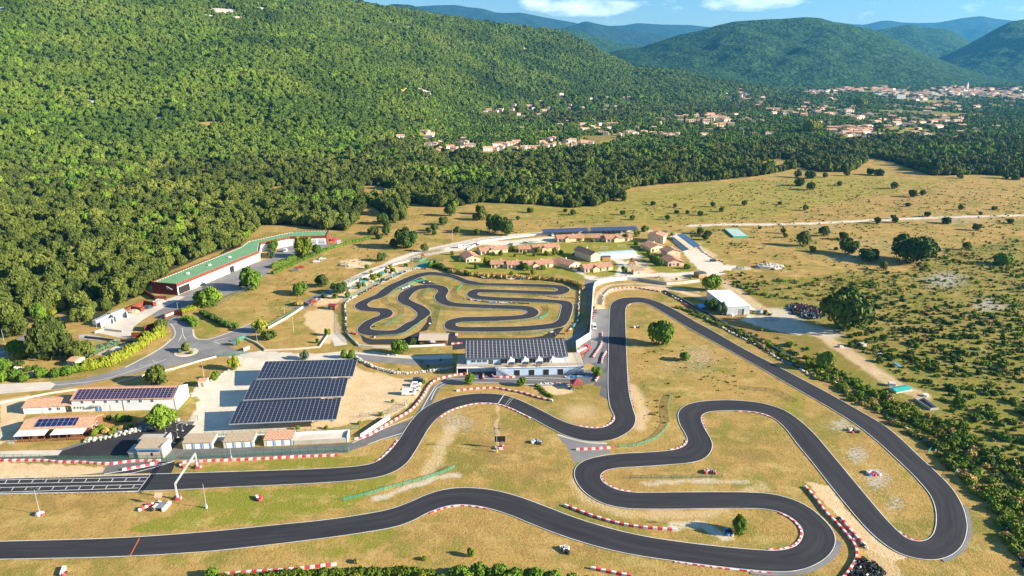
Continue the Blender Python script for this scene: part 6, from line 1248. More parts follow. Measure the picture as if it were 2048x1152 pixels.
# pond
flatpoly(D9((440, 1060), (560, 1010), (700, 985), (830, 960), (780, 1050), (600, 1100)), .04, 'pond_water', 'water'); flatpoly(D9((200, 1060), (560, 760), (680, 770), (300, 1065)), .055, 'ramp_path', 'deck'); flatpoly(D9((360, 1040), (560, 900), (760, 850), (1010, 870), (960, 925), (700, 950), (520, 985), (400, 1060)), .035, 'pond_bank', 'pale')
flatpoly(L6((1070, 470), (1200, 465), (1530, 530), (1440, 560), (1060, 525)), .035, 'pond_bank', 'conc')
wallrun('basin_wall', 'dark low retaining wall above the pond bank', D9((690, 800), (1090, 830)), 1.2, .5, 'dgrey'); wallrun('basin_wall', 'dark retaining wall behind the pond shrubs', D9((0, 735), (350, 770), (560, 800)), 1.2, .5, 'dgrey')
# -- white roofed hall
RH = [G(*p, 4.9) for p in ((1455, 613.3), (1500.5, 611), (1459.5, 579.7), (1414, 581.2))]; t = thing('hall', 'pale metal hall with a bright white flat roof beside the dirt yard', 'building', RH[0]); lp2 = [(a - RH[0][0], b_ - RH[0][1]) for a, b_ in RH]
mb = MB(); mb.prism(lp2, 0, 4.75); mb.build('wall', 'metalwall', t); c0 = np.mean(lp2, 0); mb = MB(); mb.prism([tuple(c0 + (np.array(p) - c0) * 1.02) for p in lp2], 4.75, 4.95); mb.build('roof', 'sheet', t)
ang = math.atan2(lp2[1][1], lp2[1][0]); Lh = math.hypot(*lp2[1]); 
def onf(s0, s1, z0, z1, m, nm, pr=.1):
    d = np.array((math.cos(ang), math.sin(ang))); n_ = np.array((d[1], -d[0])); a_, b2 = d * Lh * s0, d * Lh * s1; mb = MB(); mb.hexa([(*(a_ + n_ * pr), z0), (*(b2 + n_ * pr), z0), (*(b2 - n_ * .05), z0), (*(a_ - n_ * .05), z0)], [(*(a_ + n_ * pr), z1), (*(b2 + n_ * pr), z1), (*(b2 - n_ * .05), z1), (*(a_ - n_ * .05), z1)]); return mb.build(nm, m, t)
onf(.52, .74, .05, 3.3, 'grey', 'door'); onf(.67, .74, .06, 3.2, 'dark', 'door_gap', .14)
sd_ = np.array(lp2[2]) - np.array(lp2[1]); sd_ = sd_ / np.linalg.norm(sd_); e_ = np.array((sd_[1], -sd_[0])); p1 = np.array(lp2[1]); mb = MB(); p1 = p1 + e_ * .05; mb.hexa([(*p1, 2.6), (*(p1 + e_ * 3.2), 2.2), (*(p1 + e_ * 3.2 + sd_ * 16), 2.2), (*(p1 + sd_ * 16), 2.6)], [(*p1, 2.8), (*(p1 + e_ * 3.2), 2.35), (*(p1 + e_ * 3.2 + sd_ * 16), 2.35), (*(p1 + sd_ * 16), 2.8)]); mb.build('lean_to', 'bwall', t)
mb = MB(); 
for k in range(4): q = p1 + e_ * 3 + sd_ * (k * 5 + .2); mb.box(q[0] - .08, q[0] + .08, q[1] - .08, q[1] + .08, 0, 2.3)
mb.build('lean_to_posts', 'steel', t)
# -- covered basin on the plain
BP = [G(*p, 1.0) for p in B5((598, 374), (750, 372), (642, 289), (500, 291))]; t = thing('covered_basin', 'rectangular raised basin under a pale green cover on the plain', 'basin', BP[0]); l3 = [(a - BP[0][0], b_ - BP[0][1]) for a, b_ in BP]; mb = MB(); mb.prism(l3, 0, 1.0); mb.build('rim', 'teal', t); c0 = np.mean(l3, 0); mb = MB(); mb.prism([tuple(c0 + (np.array(p) - c0) * .93) for p in l3], .9, 1.1); mb.build('cover', 'tarp', t)
# -- bungalows
def win_front(t, L, n, dark=True, z=.2, h=1.9, fm='cream'):
    for i in range(n):
        x = L * (i + .5) / n; window(t, x - L / n * .22, z, L / n * .28, h, 0, fm=fm, gm='glass' if i % 2 else 'dark'); 
        if i % 2 == 0: window(t, x + L / n * .25, 1.0, .9, .9, 0, fm=fm)
BG = [('a', 'detached bungalow with its gable turned to the track, leftmost of all', Zh((186, 490))[0], Zh((350, 474))[0], 14, 2.6, 1.7, 'y', 1, 'cream'),
      ('b', 'single long bungalow behind the leftmost one, by the parked cars', Zh((357, 402))[0], Zh((665, 370))[0], 8.5, 2.6, 1.5, 'x', 3, 'cream'),
      ('c', 'left half of the double bungalow near the middle of the car park', Zh((795, 378))[0], Zh((962, 374))[0], 8.5, 2.6, 1.5, 'x', 2, 'ochre'),
      ('d', 'right half of the double bungalow near the middle of the car park', Zh((968, 376))[0], Zh((1265, 350))[0], 9, 2.7, 1.6, 'x', 3, 'ochre'),
      ('e', 'left unit of the triple bungalow above the scrub bank', Zh((475, 555))[0], Zh((655, 552))[0], 8.5, 2.6, 1.5, 'x', 2, 'cream'),
      ('f', 'middle unit of the triple bungalow above the scrub bank', Zh((663, 563))[0], Zh((842, 556))[0], 8.5, 2.6, 1.5, 'x', 2, 'cream'),
      ('g', 'right and longest unit of the triple bungalow above the scrub bank', Zh((860, 568))[0], Zh((1190, 542))[0], 9, 2.7, 1.6, 'x', 4, 'cream'),
      ('h', 'bungalow with its gable to the path, left of the low corner bungalow', Zh((1375, 570))[0], Zh((1500, 535))[0], 15, 2.6, 1.6, 'y', 1, 'cream'),
      ('i', 'low corner bungalow in front of the swimming pool enclosure', Zh((1552, 607))[0], Zh((1870, 575))[0], 8.5, 2.6, 1.6, 'x', 4, 'cream'),
      ('j', 'tall windowless pool hall joined to the curved enclosure', Zj((240, 485))[0], Zj((345, 468))[0], 19, 4.6, 1.9, 'y', 0, 'cream'),
      ('k', 'bungalow in the upper row in front of the left solar shelter', Zh((1240, 257))[0], Zh((1543, 243))[0], 9, 2.7, 1.6, 'x', 3, 'cream'),
      ('l', 'small left unit of the upper bungalow in front of the right solar shelter', Zj((243, 243))[0], Zj((405, 246))[0], 8.5, 2.6, 1.5, 'x', 2, 'cream'),
      ('m', 'long right unit of the upper bungalow in front of the right solar shelter', Zj((418, 258))[0], Zj((720, 240))[0], 9, 2.7, 1.6, 'x', 3, 'cream'),
      ('n', 'tall two storey house at the top of the bungalow village', Zj((890, 255))[0], Zj((1072, 272))[0], 11, 5.2, 1.7, 'y', 0, 'cream'),
      ('o', 'gabled bungalow below the tall two storey house', Zj((930, 370))[0], Zj((1100, 350))[0], 13, 2.8, 1.7, 'y', 1, 'cream'),
      ('p', 'peach coloured taller house behind the right corner bungalow', Zj((1120, 450))[0], Zj((1268, 440))[0], 10, 4.8, 1.6, 'y', 0, 'pinkr'),
      ('q', 'peach coloured right corner bungalow facing the play area', Zj((1128, 537))[0], Zj((1308, 530))[0], 13, 2.8, 1.7, 'y', 1, 'pinkr')]
for k_, lab, pl, pr, d_, h_, ri, rg, nw, wm in BG:
    t, L = frame('bungalow', lab, 'house', pl, pr, 'holiday bungalows')
    gable_wall(L, d_, h_, ri, rg).build('wall', wm, t); gable_roof(L, d_, h_, ri, .5, rg).build('roof', 'tiled', t)
    if nw: win_front(t, L, nw if rg == 'x' else 2, fm=wm)
    else: window(t, L * .7, h_ * .6, .7, .8, 0, fm=wm)
    if rg == 'x' and L > 12:
        mb = MB(); mb.side([(L * .28, 0), (L * .5, 0), (L * .5, h_ * .9), (L * .39, h_ + .9), (L * .28, h_ * .9)], -1.3, .02); mb.build('porch', wm, t)
        m2 = MB(); xm = L * .39; m2.side([(L * .26, h_ * .86), (xm, h_ + 1.0), (L * .52, h_ * .86), (L * .52, h_ * .86 + .14), (xm, h_ + 1.14), (L * .26, h_ * .86 + .14)], -1.6, 2.5); m2.build('porch_roof', 'tiled', t)
    mb = MB(); mb.box(L * .62, L * .62 + .6, d_ * .45 if rg == 'x' else d_ * .6, (d_ * .45 if rg == 'x' else d_ * .6) + .5, h_, h_ + ri + .8); mb.build('chimney', wm, t)
# pool enclosure
t, L = frame('pool_enclosure', 'long curved glazed swimming pool enclosure beside the pool hall', 'enclosure', Zj((350, 455))[0], Zj((775, 425))[0])
n_ = 14; Rr = 6.0; mb = MB(); prof = [(Rr - Rr * math.cos(math.pi * i / 12), 3.3 * math.sin(math.pi * i / 12) ** .75) for i in range(13)]
for i in range(12): (y0, z0), (y1, z1) = prof[i], prof[i + 1]; mb.add([(0, y0, z0), (L, y0, z0), (L, y1, z1), (0, y1, z1)], [(0, 1, 2, 3)])
mb.add([(L, y, z) for y, z in prof], [tuple(range(13))]); mb.add([(0, y, z) for y, z in prof], [tuple(range(13))[::-1]]); mb.build('glazing', 'poolglass', t)
for k in range(13):
    x = L * k / 12; mb = MB()
    for i in range(12): mb.cyl((x, *prof[i]), (x, *prof[i + 1]), .13, .13, 5)
    mb.build('arch', 'white', t)
flatpoly(Zj((370, 440), (480, 470), (860, 430), (780, 400)), .05, 'pool_deck', 'pale')
hut('pool_kiosk', 'little wooden kiosk with grey roof in front of the pool enclosure', 'kiosk', Zj((375, 465))[0], Zj((468, 462))[0], 3, 2.3, .3, 'wood2', 'dgrey', dr=None)
t = thing('climbing_frame', 'dark wooden climbing frame on the play area', 'play frame', G(*Zj((712, 522))[0])); mb = MB()
for k in range(8): a_ = k * math.pi / 4; mb.cyl((2.6 * math.cos(a_), 2.6 * math.sin(a_), 0), (1.1 * math.cos(a_ + .5), 1.1 * math.sin(a_ + .5), 4.2), .16, .12, 5); mb.cyl((2.1 * math.cos(a_), 2.1 * math.sin(a_), 1.6), (2.1 * math.cos(a_ + .785), 2.1 * math.sin(a_ + .785), 1.6), .12, .12, 5)
mb.build('beams', 'wood', t); mb = MB(); mb.cyl((0, 0, 2.7), (0, 0, 2.85), 1.6, 1.6, 8); mb.build('platform', 'wood', t); mb = MB(); mb.cyl((0, 0, 4.0), (0, 0, 5.3), 1.5, .05, 8); mb.build('roof', 'redroof', t)
for lab, q in (('left of two white goals on the bungalow lawn', (395, 335)), ('right of two white goals on the bungalow lawn', (597, 315)), ('big white goal frame beside the low wall of the lane', (940, 690))):
    k = 1.35 if 'big' in lab else .9; t = thing('goal', lab, 'goal', G(*Zj(q)[0])); mb = MB(); mb.box(-3 * k, -2.85 * k, -.08, .08, 0, 1.8 * k); mb.box(2.85 * k, 3 * k, -.08, .08, 0, 1.8 * k); mb.box(-3 * k, 3 * k, -.09, .09, 1.8 * k, 1.98 * k); mb.build('frame', 'white', t); mb = MB(); mb.box(-3 * k, 3 * k, .8, .85, 0, .1); mb.box(-3 * k, -2.9 * k, .1, .8, 0, .1); mb.box(2.9 * k, 3 * k, .1, .8, 0, .1); mb.build('base_bar', 'white', t)
# -- far solar shelters
for lab, a, b_, d_ in [('left of two long solar shelters along the lane behind the bungalows', (1087, 472), (1178, 468), 5.5), ('right of two long solar shelters along the lane behind the bungalows', (1183, 468.5), (1276, 466), 6.5)]:
    t, L = frame('solar_shelter', lab, 'shelter', a, b_); M['pvs'] = M.get('pvs') or pvmat('shelter_modules', 1.7, 1.1, .14, (.02, .035, .09), (.25, .3, .42)); pv_slope(t, 0, L, 0, 2.6, d_, 4.0, 'pvs')
    mb = MB(); mb.sidex([(0, 2.48), (d_, 3.88), (d_, 3.96), (0, 2.56)], -.05, L + .05); mb.build('roof_deck', 'dgrey', t); mb = MB(); mb.box(0, L, d_ - .2, d_, 0, 1.6); mb.build('back_wall', 'cblock', t)
    for k in range(7): x = .3 + k * (L - .6) / 6; mb = MB(); mb.box(x - .1, x + .1, .3, .5, 0, 2.7); mb.build('post', 'dgrey', t)
CP = [G(*p, 3.0) for p in Zj((1430, 318), (1505, 297), (1312, 157), (1228, 167))]; t = thing('solar_shelter', 'solar shelter running diagonally beside the bungalow village parking lane', 'shelter', CP[0]); l4 = [(a - CP[0][0], b_ - CP[0][1]) for a, b_ in CP]
M['pvt'] = pvmat('shelter_modules', 1.1, 1.7, .08, (.03, .055, .13), (.12, .17, .28)); mb = MB(); mb.prism(l4, 3.0, 3.08); mb.build('solar_panels', 'pvt', t); mb = MB(); mb.prism(l4, 2.85, 2.99); mb.build('roof_deck', 'dgrey', t)
for k in range(6): q = np.array(l4[0]) * .25 + np.array(l4[1]) * .75 + (np.array(l4[3]) - np.array(l4[0])) * (k / 5 * .96 + .02); mb = MB(); mb.cyl((*q, 0), (*q, 2.9), .13, .13, 6); mb.build('post', 'grey', t)
BS = [G(*p, .8) for p in Zj((1500, 1020), (1575, 1000), (1510, 960), (1462, 968))]; t = thing('solar_table', 'small blue solar panel table on the slope left of the white roofed hall', 'solar panel', BS[0]); l5 = [(a - BS[0][0], b_ - BS[0][1]) for a, b_ in BS]; mb = MB(); mb.prism(l5, .8, .9); mb.build('panel', 'bluep', t); mb = MB()
for q in l5: mb.cyl((q[0] * .9, q[1] * .9, 0), (q[0] * .9, q[1] * .9, .8), .06, .06, 5)
mb.build('frame', 'steel', t)
# -- retaining walls of the lane
wallrun('lane_wall', 'tall pale retaining wall along the lane, curving from the track bend to the club house', C3((790, 780), (780, 690), (920, 600), (925, 560), (935, 420), (945, 290), (955, 130), (970, 75), (1010, 45), (1080, 25), (1180, 8), (1300, 0), (1400, 5)), [2.2, 3.2, 3.2, 3.2, 3.2, 3.2, 3.1, 3.0, 2.6, 2.4, 2.2, 2.0, 2.0], .4, 'white')
wallrun('lane_wall', 'grey end of the retaining wall above the gravel lane', C3((1405, 5), (1700, 52)), 2.0, .4, 'conc'); wallrun('lane_wall', 'pale low end of the retaining wall beside the cabin', C3((1705, 52), (1880, 40), (2040, 20)), 1.6, .4, 'cblock')
wallrun('lane_kerb_wall', 'low pale wall along the bend of the public road', Q4((680, 1052), (860, 1005), (1000, 975), (1150, 930), (1245, 905)), .6, .4, 'pale'); wallrun('lane_kerb_wall', 'low pale wall below the sandy field', Q4((1520, 870), (1700, 862), (1840, 850), (1895, 770)), .7, .4, 'pale')
wallrun('lane_kerb_wall', 'low wall from the gate along the lane to the sandy field corner', Q4((1415, 800), (1480, 830), (1535, 870)), .8, .4, 'pale'); wallrun('boundary_wall', 'low pale wall between the sandy yard and the public road', W2((0, 335), (250, 290), (500, 240), (780, 200)), .7, .35, 'pale')
wallrun('boundary_wall', 'long low pale wall of the service road beside the sandy field', K((180, 515), (120, 560), (80, 600))[:2] + Q4((1545, 745), (1740, 625))[:0], .6, .3, 'pale'); wallrun('boundary_wall', 'low pale wall along the service lane above the garden course', K((360, 400), (500, 375), (640, 300), (760, 250), (900, 190), (1010, 150), (1150, 120)), .8, .35, 'pale'); wallrun('boundary_wall', 'white wall along the lane above the bungalow car park', Q5((820, 345), (900, 300), (1010, 285), (1200, 262), (1320, 255)), 1.0, .4, 'wall')
wallrun('boundary_wall', 'pale wall of the service road below the sandy slope', Q4((1545, 742), (1640, 690), (1745, 622)), 1.0, .35, 'pale'); wallrun('boundary_wall', 'white low wall of the small track along the upper lane', K((480, 870), (590, 985), (620, 1010), (760, 1020), (950, 1025), (1250, 1015), (1520, 1000)), .9, .35, 'white')
# rubble stone edgings
def stones(name, label, pix, size, m='stone', rows=1, cat='stone edging', step=None):
    c = spline([G(*p) for p in pix], step or size * 1.7); r = random.Random(int(pix[0][0])); mb = MB(); t0 = c[0]
    for i, p in enumerate(c):
        for k in range(rows): s = size * r.uniform(.6, 1.3); mb.blob((p[0] - t0[0] + r.uniform(-.3, .3) * size, p[1] - t0[1] + k * size * .9 + r.uniform(-.3, .3) * size, s * .5 + k * size * .5), s, s * .8, s * .7, 0, i * 7 + k, 6, 4, .3)
    return tag(mb.build(name, m, None, False, (t0[0], t0[1], 0)), label, cat)
stones('dry_stone_wall', 'dry stone retaining wall curving below the shrubs before the white barn', W2((850, 725), (1000, 705), (1150, 670), (1300, 635), (1500, 590), (1650, 545), (1780, 515)), .75, rows=2)
stones('stone_edging', 'curved edging of white stones behind the solar car ports', [(712, 716), (730, 728), (760, 740), (800, 748), (850, 745), (905, 738)], .6, rows=2); stones('stone_edging', 'row of white stones on the grass bank between the two lanes', K((590, 1065), (760, 1075), (900, 1100), (1010, 1105)), .5); stones('stone_edging', 'scattered white stones at the car park entrance bank', Q4((1180, 1050), (1250, 1030), (1300, 990), (1340, 975)), .6)
stones('stone_edging', 'loose white stones along the bottom of the rocky lane', Zj((290, 680), (450, 660), (560, 650), (700, 640)), .5); stones('stone_edging', 'line of dark stones beside the diagonal solar shelter', B5((240, 480), (300, 540), (400, 600), (500, 635)), .55)
# ------------------------------------------------------------ things round the track
BLK = {}
def block(red):
    if red not in BLK:
        mb = MB(); mb.side([(0, .04), (.06, 0), (1.24, 0), (1.3, .04), (1.3, .42), (1.22, .5), (.08, .5), (0, .42)], -.26, .26); o = mb.build('barrier_block', 'red' if red else 'whitep'); BLK[red] = o.data; bpy.data.objects.remove(o)
    return BLK[red]
def barrier(label, pix, start=0, n0=True, k=1.0):
    c = spline([G(*p) for p in pix], .25); L = 1.3; t = thing('barrier_row', label, 'barrier', tuple(c[0]), 0, 'red and white plastic barriers'); d = 0; last = 0; seg_ = [0.0]
    for i in range(1, len(c)): seg_.append(seg_[-1] + np.linalg.norm(c[i] - c[i - 1]))
    n = int(seg_[-1] / (L * k)); xs = [p[0] for p in c]; ys = [p[1] for p in c]; stride = 1
    for j in range(n):
        s = j * L * k; x0, y0 = np.interp(s, seg_, xs), np.interp(s, seg_, ys); x1, y1 = np.interp(s + L * k, seg_, xs), np.interp(s + L * k, seg_, ys)
        o = bpy.data.objects.new('barrier_block', block((j + start) % 2)); C.objects.link(o); o.parent = t; o.location = (x0 - c[0][0], y0 - c[0][1], 0); o.rotation_euler.z = math.atan2(y1 - y0, x1 - x0); o.scale = (k * math.hypot(x1 - x0, y1 - y0) / (L * k), 1.15, 1.35)
    return t
barrier('red and white barrier along the pit fence, from the left edge to the control building', Q7((-20, 491), (100, 490), (230, 490), (350, 500), (450, 500), (620, 510), (760, 495), (925, 491)))
barrier('short red and white barrier forking off towards the start grid', Q7((705, 543), (780, 531), (860, 514), (925, 495)))
barrier('long red and white barrier on the grass edge in front of the garages', Q7((1100, 497), (1170, 495), (1220, 492), (1475, 482), (1730, 468), (1970, 460))); barrier('curled pinkish barrier around the foot of the start gantry', Q7((1100, 497), (1060, 500), (1038, 512), (1045, 525), (1068, 532)), 1)
barrier('long curved barrier hugging the pit road bend past the parked cars', Q8((170, 367), (240, 350), (330, 300), (420, 245), (500, 195), (560, 125), (600, 60), (640, 25), (700, 8)) + CB((60, 522), (130, 515), (200, 508)))
barrier('curved barrier on the grass outside the bend below the club house', CB((75, 705), (200, 690), (330, 680), (460, 675), (560, 680), (700, 705), (850, 735), (1000, 780), (1100, 805), (1205, 825)))
barrier('L shaped barrier at the foot of the left terrace stairs', CB((488, 515), (500, 545), (560, 550), (700, 548), (785, 540))); barrier('very short barrier piece standing across the pit road', CB((388, 510), (380, 580)))
barrier('curved barrier between the red truck and the track straight', CB((1755, 35), (1745, 160), (1700, 240), (1640, 325)), k=.8); barrier('barrier on the grass above the small paddock tree', CB((1798, 255), (1760, 320), (1745, 400)), k=.8); barrier('short barrier below the small paddock tree', CB((1720, 512), (1700, 555), (1675, 595)), k=.8)
barrier('curved barrier round the outside of the far hairpin', Zj((400, 860), (450, 815), (520, 795), (620, 788), (740, 785), (830, 795), (930, 812), (1060, 832)))
barrier('longest barrier of the right side, running down to the bottom edge', R1((750, 640), (810, 710), (870, 790), (930, 850), (1000, 930), (1040, 990), (1045, 1050), (1020, 1100), (985, 1152), (960, 1175))); barrier('barrier parallel to the longest one, beside the sandy run off', R1((955, 820), (1000, 880), (1050, 935), (1112, 995)))
barrier('barrier curving along the brown grass left of the hairpin lamp post', Q8((1380, 748), (1450, 775), (1550, 812), (1700, 855), (1850, 878), (2050, 892))); barrier('straight barrier on the grey link between the two track legs', Q8((1445, 427), (1550, 423), (1685, 412)))
barrier('barrier along the hedge at the bottom edge, left of the middle', Q7((1230, 1155), (1400, 1136), (1600, 1125), (1800, 1105), (1965, 1087))); barrier('barrier half hidden by the bottom hedge', Q8((1530, 1110), (1600, 1125), (1700, 1145), (1780, 1160)))
barrier('tiny barrier at the corner of the small track pit lane', K((1625, 893), (1690, 888))); barrier('short barrier beside the left end of the club house roof', K((1585, 988), (1725, 978))); barrier('small barrier on the asphalt link of the small track', K((1070, 410), (1150, 380)))
# tyre walls: stacks of tyres lashed into a line
def tyre_wall(label, pix, white=.3, h=2, size=.42, rows=1, colors=('rubber', 'whitep', 'red', 'bluep'), seed=1, parts=100):
    c = spline([G(*p) for p in pix], .3); seg_ = [0.0]
    for i in range(1, len(c)): seg_.append(seg_[-1] + np.linalg.norm(c[i] - c[i - 1]))
    n = max(1, int(seg_[-1] / (size * 2.2))); r = random.Random(seed); t = thing('tyre_wall', label, 'tyre wall', tuple(c[0]), 0, 'tyre walls'); xs = [p[0] for p in c]; ys = [p[1] for p in c]
    big = MB(); cnt = 0; run = 0; m = 0
    for j in range(n):
        if run <= 0: m = 0 if r.random() > white else r.choices([1, 2, 3], [8, 1, 2])[0]; run = r.randint(1, 4)
        run -= 1; s = (j + .5) * size * 2.2; x, y = np.interp(s, seg_, xs) - c[0][0], np.interp(s, seg_, ys) - c[0][1]
        for k in range(rows):
            jx, jy = r.uniform(-.12, .12), r.uniform(-.12, .12) + k * size * 1.7
            for q in range(h + (r.random() < .3)): big.torus((x + jx + r.uniform(-.05, .05), y + jy, .13 + q * .24), size * .62, size * .38, m if r.random() > .25 else (0 if m else r.choice([0, 1])), 8, 4)
    big.build('tyre_stacks', list(colors), t); return t
tyre_wall('black and white tyre wall on the left and top left side of the small track', K((497, 895), (480, 800), (478, 700), (472, 600), (478, 560), (560, 505), (700, 430), (850, 350), (1000, 275), (1130, 220), (1230, 200), (1330, 205)), .5, 3, .42, 1, seed=2)
tyre_wall('black and white tyre wall curving below the scrub bank at the top of the small track', Zh((-100, 550), (0, 572), (110, 592), (200, 618), (300, 650), (400, 675), (550, 682), (750, 685), (950, 685), (1150, 690), (1300, 705), (1400, 730), (1480, 760), (1490, 850), (1485, 1000), (1480, 1140)), .5, 3, .42, 1, seed=3)
tyre_wall('tyre wall at the lower right corner of the small track', C3((800, 250), (800, 400), (770, 455), (720, 510), (690, 540)), .5, 3, .42, seed=4); tyre_wall('ragged dark tyre row in the middle of the small track', Zh((165, 912), (300, 932), (450, 948), (650, 955), (800, 962), (930, 968)), .3, 1, .42, 2, seed=5)
tyre_wall('thin dark tyre row reaching the right side wall of the small track', Zh((1130, 885), (1250, 895), (1450, 903)), .1, 1, .4, 1, seed=6); tyre_wall('dark tyres at the exit of the small pit lane', C3((555, 562), (600, 555), (680, 555)), .2, 1, .42, 2, seed=7)
tyre_wall('black tyre stacks at the left end of the far hairpin barrier', Zj((395, 870), (380, 900), (375, 950), (375, 985)), .35, 4, .5, seed=8); tyre_wall('white painted tyres at the foot of the tall lane wall', Zj((270, 985), (280, 1020), (300, 1060), (265, 1080), (262, 1150)), .8, 1, .5, seed=9)
tyre_wall('long tyre wall with pale and blue tyres below the dark bank, from the far hairpin', Zj((1090, 845), (1180, 885), (1260, 930), (1380, 1010), (1500, 1080), (1600, 1150)) + Q6((180, 745), (300, 810), (420, 870), (520, 925), (600, 975), (700, 1020), (780, 1070), (850, 1090)), .45, 2, .5, 1, seed=10)
tyre_wall('long tyre wall at the foot of the scrub belt down the right side', Q6((915, 1095), (930, 1120), (960, 1150)) + R1((960, 60), (1020, 100), (1100, 150), (1180, 200), (1250, 255), (1330, 300), (1400, 345), (1460, 395), (1520, 450), (1580, 510), (1640, 565), (1700, 610), (1760, 670), (1810, 740), (1860, 790), (1900, 860), (1930, 930), (1970, 1010), (2000, 1080), (2030, 1160)), .42, 2, .45, 1, seed=11)
bank = [np.array(G(*p)) for p in Zj((1080, 825), (1200, 880), (1330, 945), (1450, 1020), (1600, 1100), (1680, 1150)) + Q6((300, 790), (450, 850), (560, 910), (700, 985), (760, 1020))]
wallrun('bank_wall', 'low dark bank wall behind the upper right tyre wall', Zj((1080, 822), (1200, 875), (1330, 940), (1450, 1012), (1600, 1095)) + Q6((330, 800), (450, 850), (560, 908), (700, 985)), .9, .9, 'dgrey')
# bundles of painted tyres on the grass
def tyre_bundle(label, px, py, spots, mats=('whitep', 'red', 'rubber', 'bluep')):
    x, y = G(px, py); t = thing('tyre_bundle', label, 'tyre bundle', (x, y), 0, 'tyre bundles on the grass'); r = random.Random(int(px))
    for i, (dx, dy, h, m) in enumerate(spots):
        mb = MB()
        for q in range(h): mb.torus((dx + r.uniform(-.04, .04), dy, .14 + q * .27), .34, .2, 0, 10, 6)
        mb.build('tyre_stack', mats[m], t)
    return t
def arc(n, R_, a0, a1, h=3, pat=(0, 0, 2)): return [(R_ * math.cos(math.radians(a0 + (a1 - a0) * i / (n - 1))), R_ * math.sin(math.radians(a0 + (a1 - a0) * i / (n - 1))), h, pat[i % len(pat)]) for i in range(n)]
tyre_bundle('white tyre bundle on the grass at the lower left corner', 125, 1144, [(.3 * i - .2, 1.0 - .75 * i, 3, 0) for i in range(4)] + [(1.2, -1.4, 3, 1), (1.2, -.7, 2, 2)])
tyre_bundle('orange and white tyre bundle left of the timing post', 293, 1016, [(-1.3 + .55 * i, -1.2 + .75 * i, 2 + i % 2, (0, 1, 0, 1, 0)[i]) for i in range(5)]); tyre_bundle('double white tyre rows with a grey rack under the small pink sign', 318, 1016, [(-1.3 + .1 * i, -1.2 + .65 * i, 3, (2, 0, 0, 0)[i % 4]) for i in range(6)] + [(1.9 + .05 * i, -1.3 + .65 * i, 3, 0) for i in range(6)])
t = bpy.data.objects['tyre_bundle.002']; mb = MB(); mb.box(-.6, 1.3, -1.0, 1.9, .6, .75); [mb.box(x - .05, x + .05, y - .05, y + .05, 0, .6) for x in (-.5, 1.2) for y in (-.9, 1.8)]; mb.build('rack', 'grey', t)
tyre_bundle('red and white tyre bundle alone on the green grass below the straight', 517, 998, [(-.7, .6, 3, 0), (-.2, 0, 3, 0), (.3, .5, 3, 1), (.7, 0, 3, 1), (0, -.7, 2, 2), (.6, -.8, 2, 1), (-.6, -.3, 2, 2)])
tyre_bundle('tyre bundle on the brown grass left of the grey track link', 1072, 888, arc(8, 1.4, 160, -10, 3, (0, 3, 0, 2))); tyre_bundle('black and white tyre bundle below the lower bend', 1131, 1102, [(-1 + .4 * i, .9 - .5 * i, 3, (0, 2, 0, 2, 2)[i]) for i in range(5)] + [(0, 1.1, 3, 0), (.6, .8, 3, 0)])
tyre_bundle('tyre bundle with blue post beside the fence inside the esses', 1421, 948, arc(9, 1.5, 170, 0, 3, (1, 0, 2, 0))); tyre_bundle('white topped tyre bundle on stony grass, upper one of two', 1708, 864, arc(8, 1.4, 150, -20, 3, (0, 0, 0, 2)) + [(-.9, -.5, 2, 1)]); tyre_bundle('red and white tyre bundle on stony grass, lower one of two', 1747, 950, arc(9, 1.6, 150, -10, 3, (0, 0, 0)) + [(-.6, -.3, 3, 1), (.2, -.4, 3, 1), (-1.3, -.3, 2, 3)])
tyre_bundle('small white tyre bundle left of the big lone tree', 1273, 656, arc(6, 1.1, 170, 10, 3, (0, 0, 2))); tyre_bundle('black tyre bundle on the sand beside the brown gazebo', 1142, 778, [(-.6, 0, 2, 2), (0, .3, 3, 2), (.6, .1, 3, 2), (.1, -.5, 2, 3)])
tyre_bundle('single dark tyre bundle inside the bottom of the small track', *K((770, 806))[0], [(-.5, 0, 1, 2), (.3, .1, 2, 2)]); tyre_bundle('dark tyres at the lower edge of the small track', *K((765, 915))[0], [(-.7, 0, 1, 2), (0, .1, 2, 2), (.7, 0, 1, 0)]); tyre_bundle('white tyre beside the small pit lane', *K((1357, 775))[0], [(0, 0, 2, 0), (.3, .8, 1, 2)])
tyre_bundle('red and dark tyres at the left corner of the small track', *K((560, 880))[0], [(-1.6 + .8 * i, .9 - .4 * i, 2, (1, 2, 1, 2, 1)[i]) for i in range(5)]); tyre_bundle('row of black tyres lying along the asphalt link', *K((1310, 340))[0], [(-2.5 + .85 * i, -.6 + .25 * i, 1, (2, 2, 0, 2, 2, 2, 0)[i]) for i in range(7)])
for i, q in enumerate([(940, 826), (995, 905), (1020, 935), (1085, 982)]): tyre_bundle(('topmost', 'second', 'third', 'lowest')[i] + ' small dark tyre bundle between the two parallel barriers', *R1(q)[0], [(-.5, 0, 1, 2), (.2, .2, 2, 2), (.5, -.4, 1, 0)])
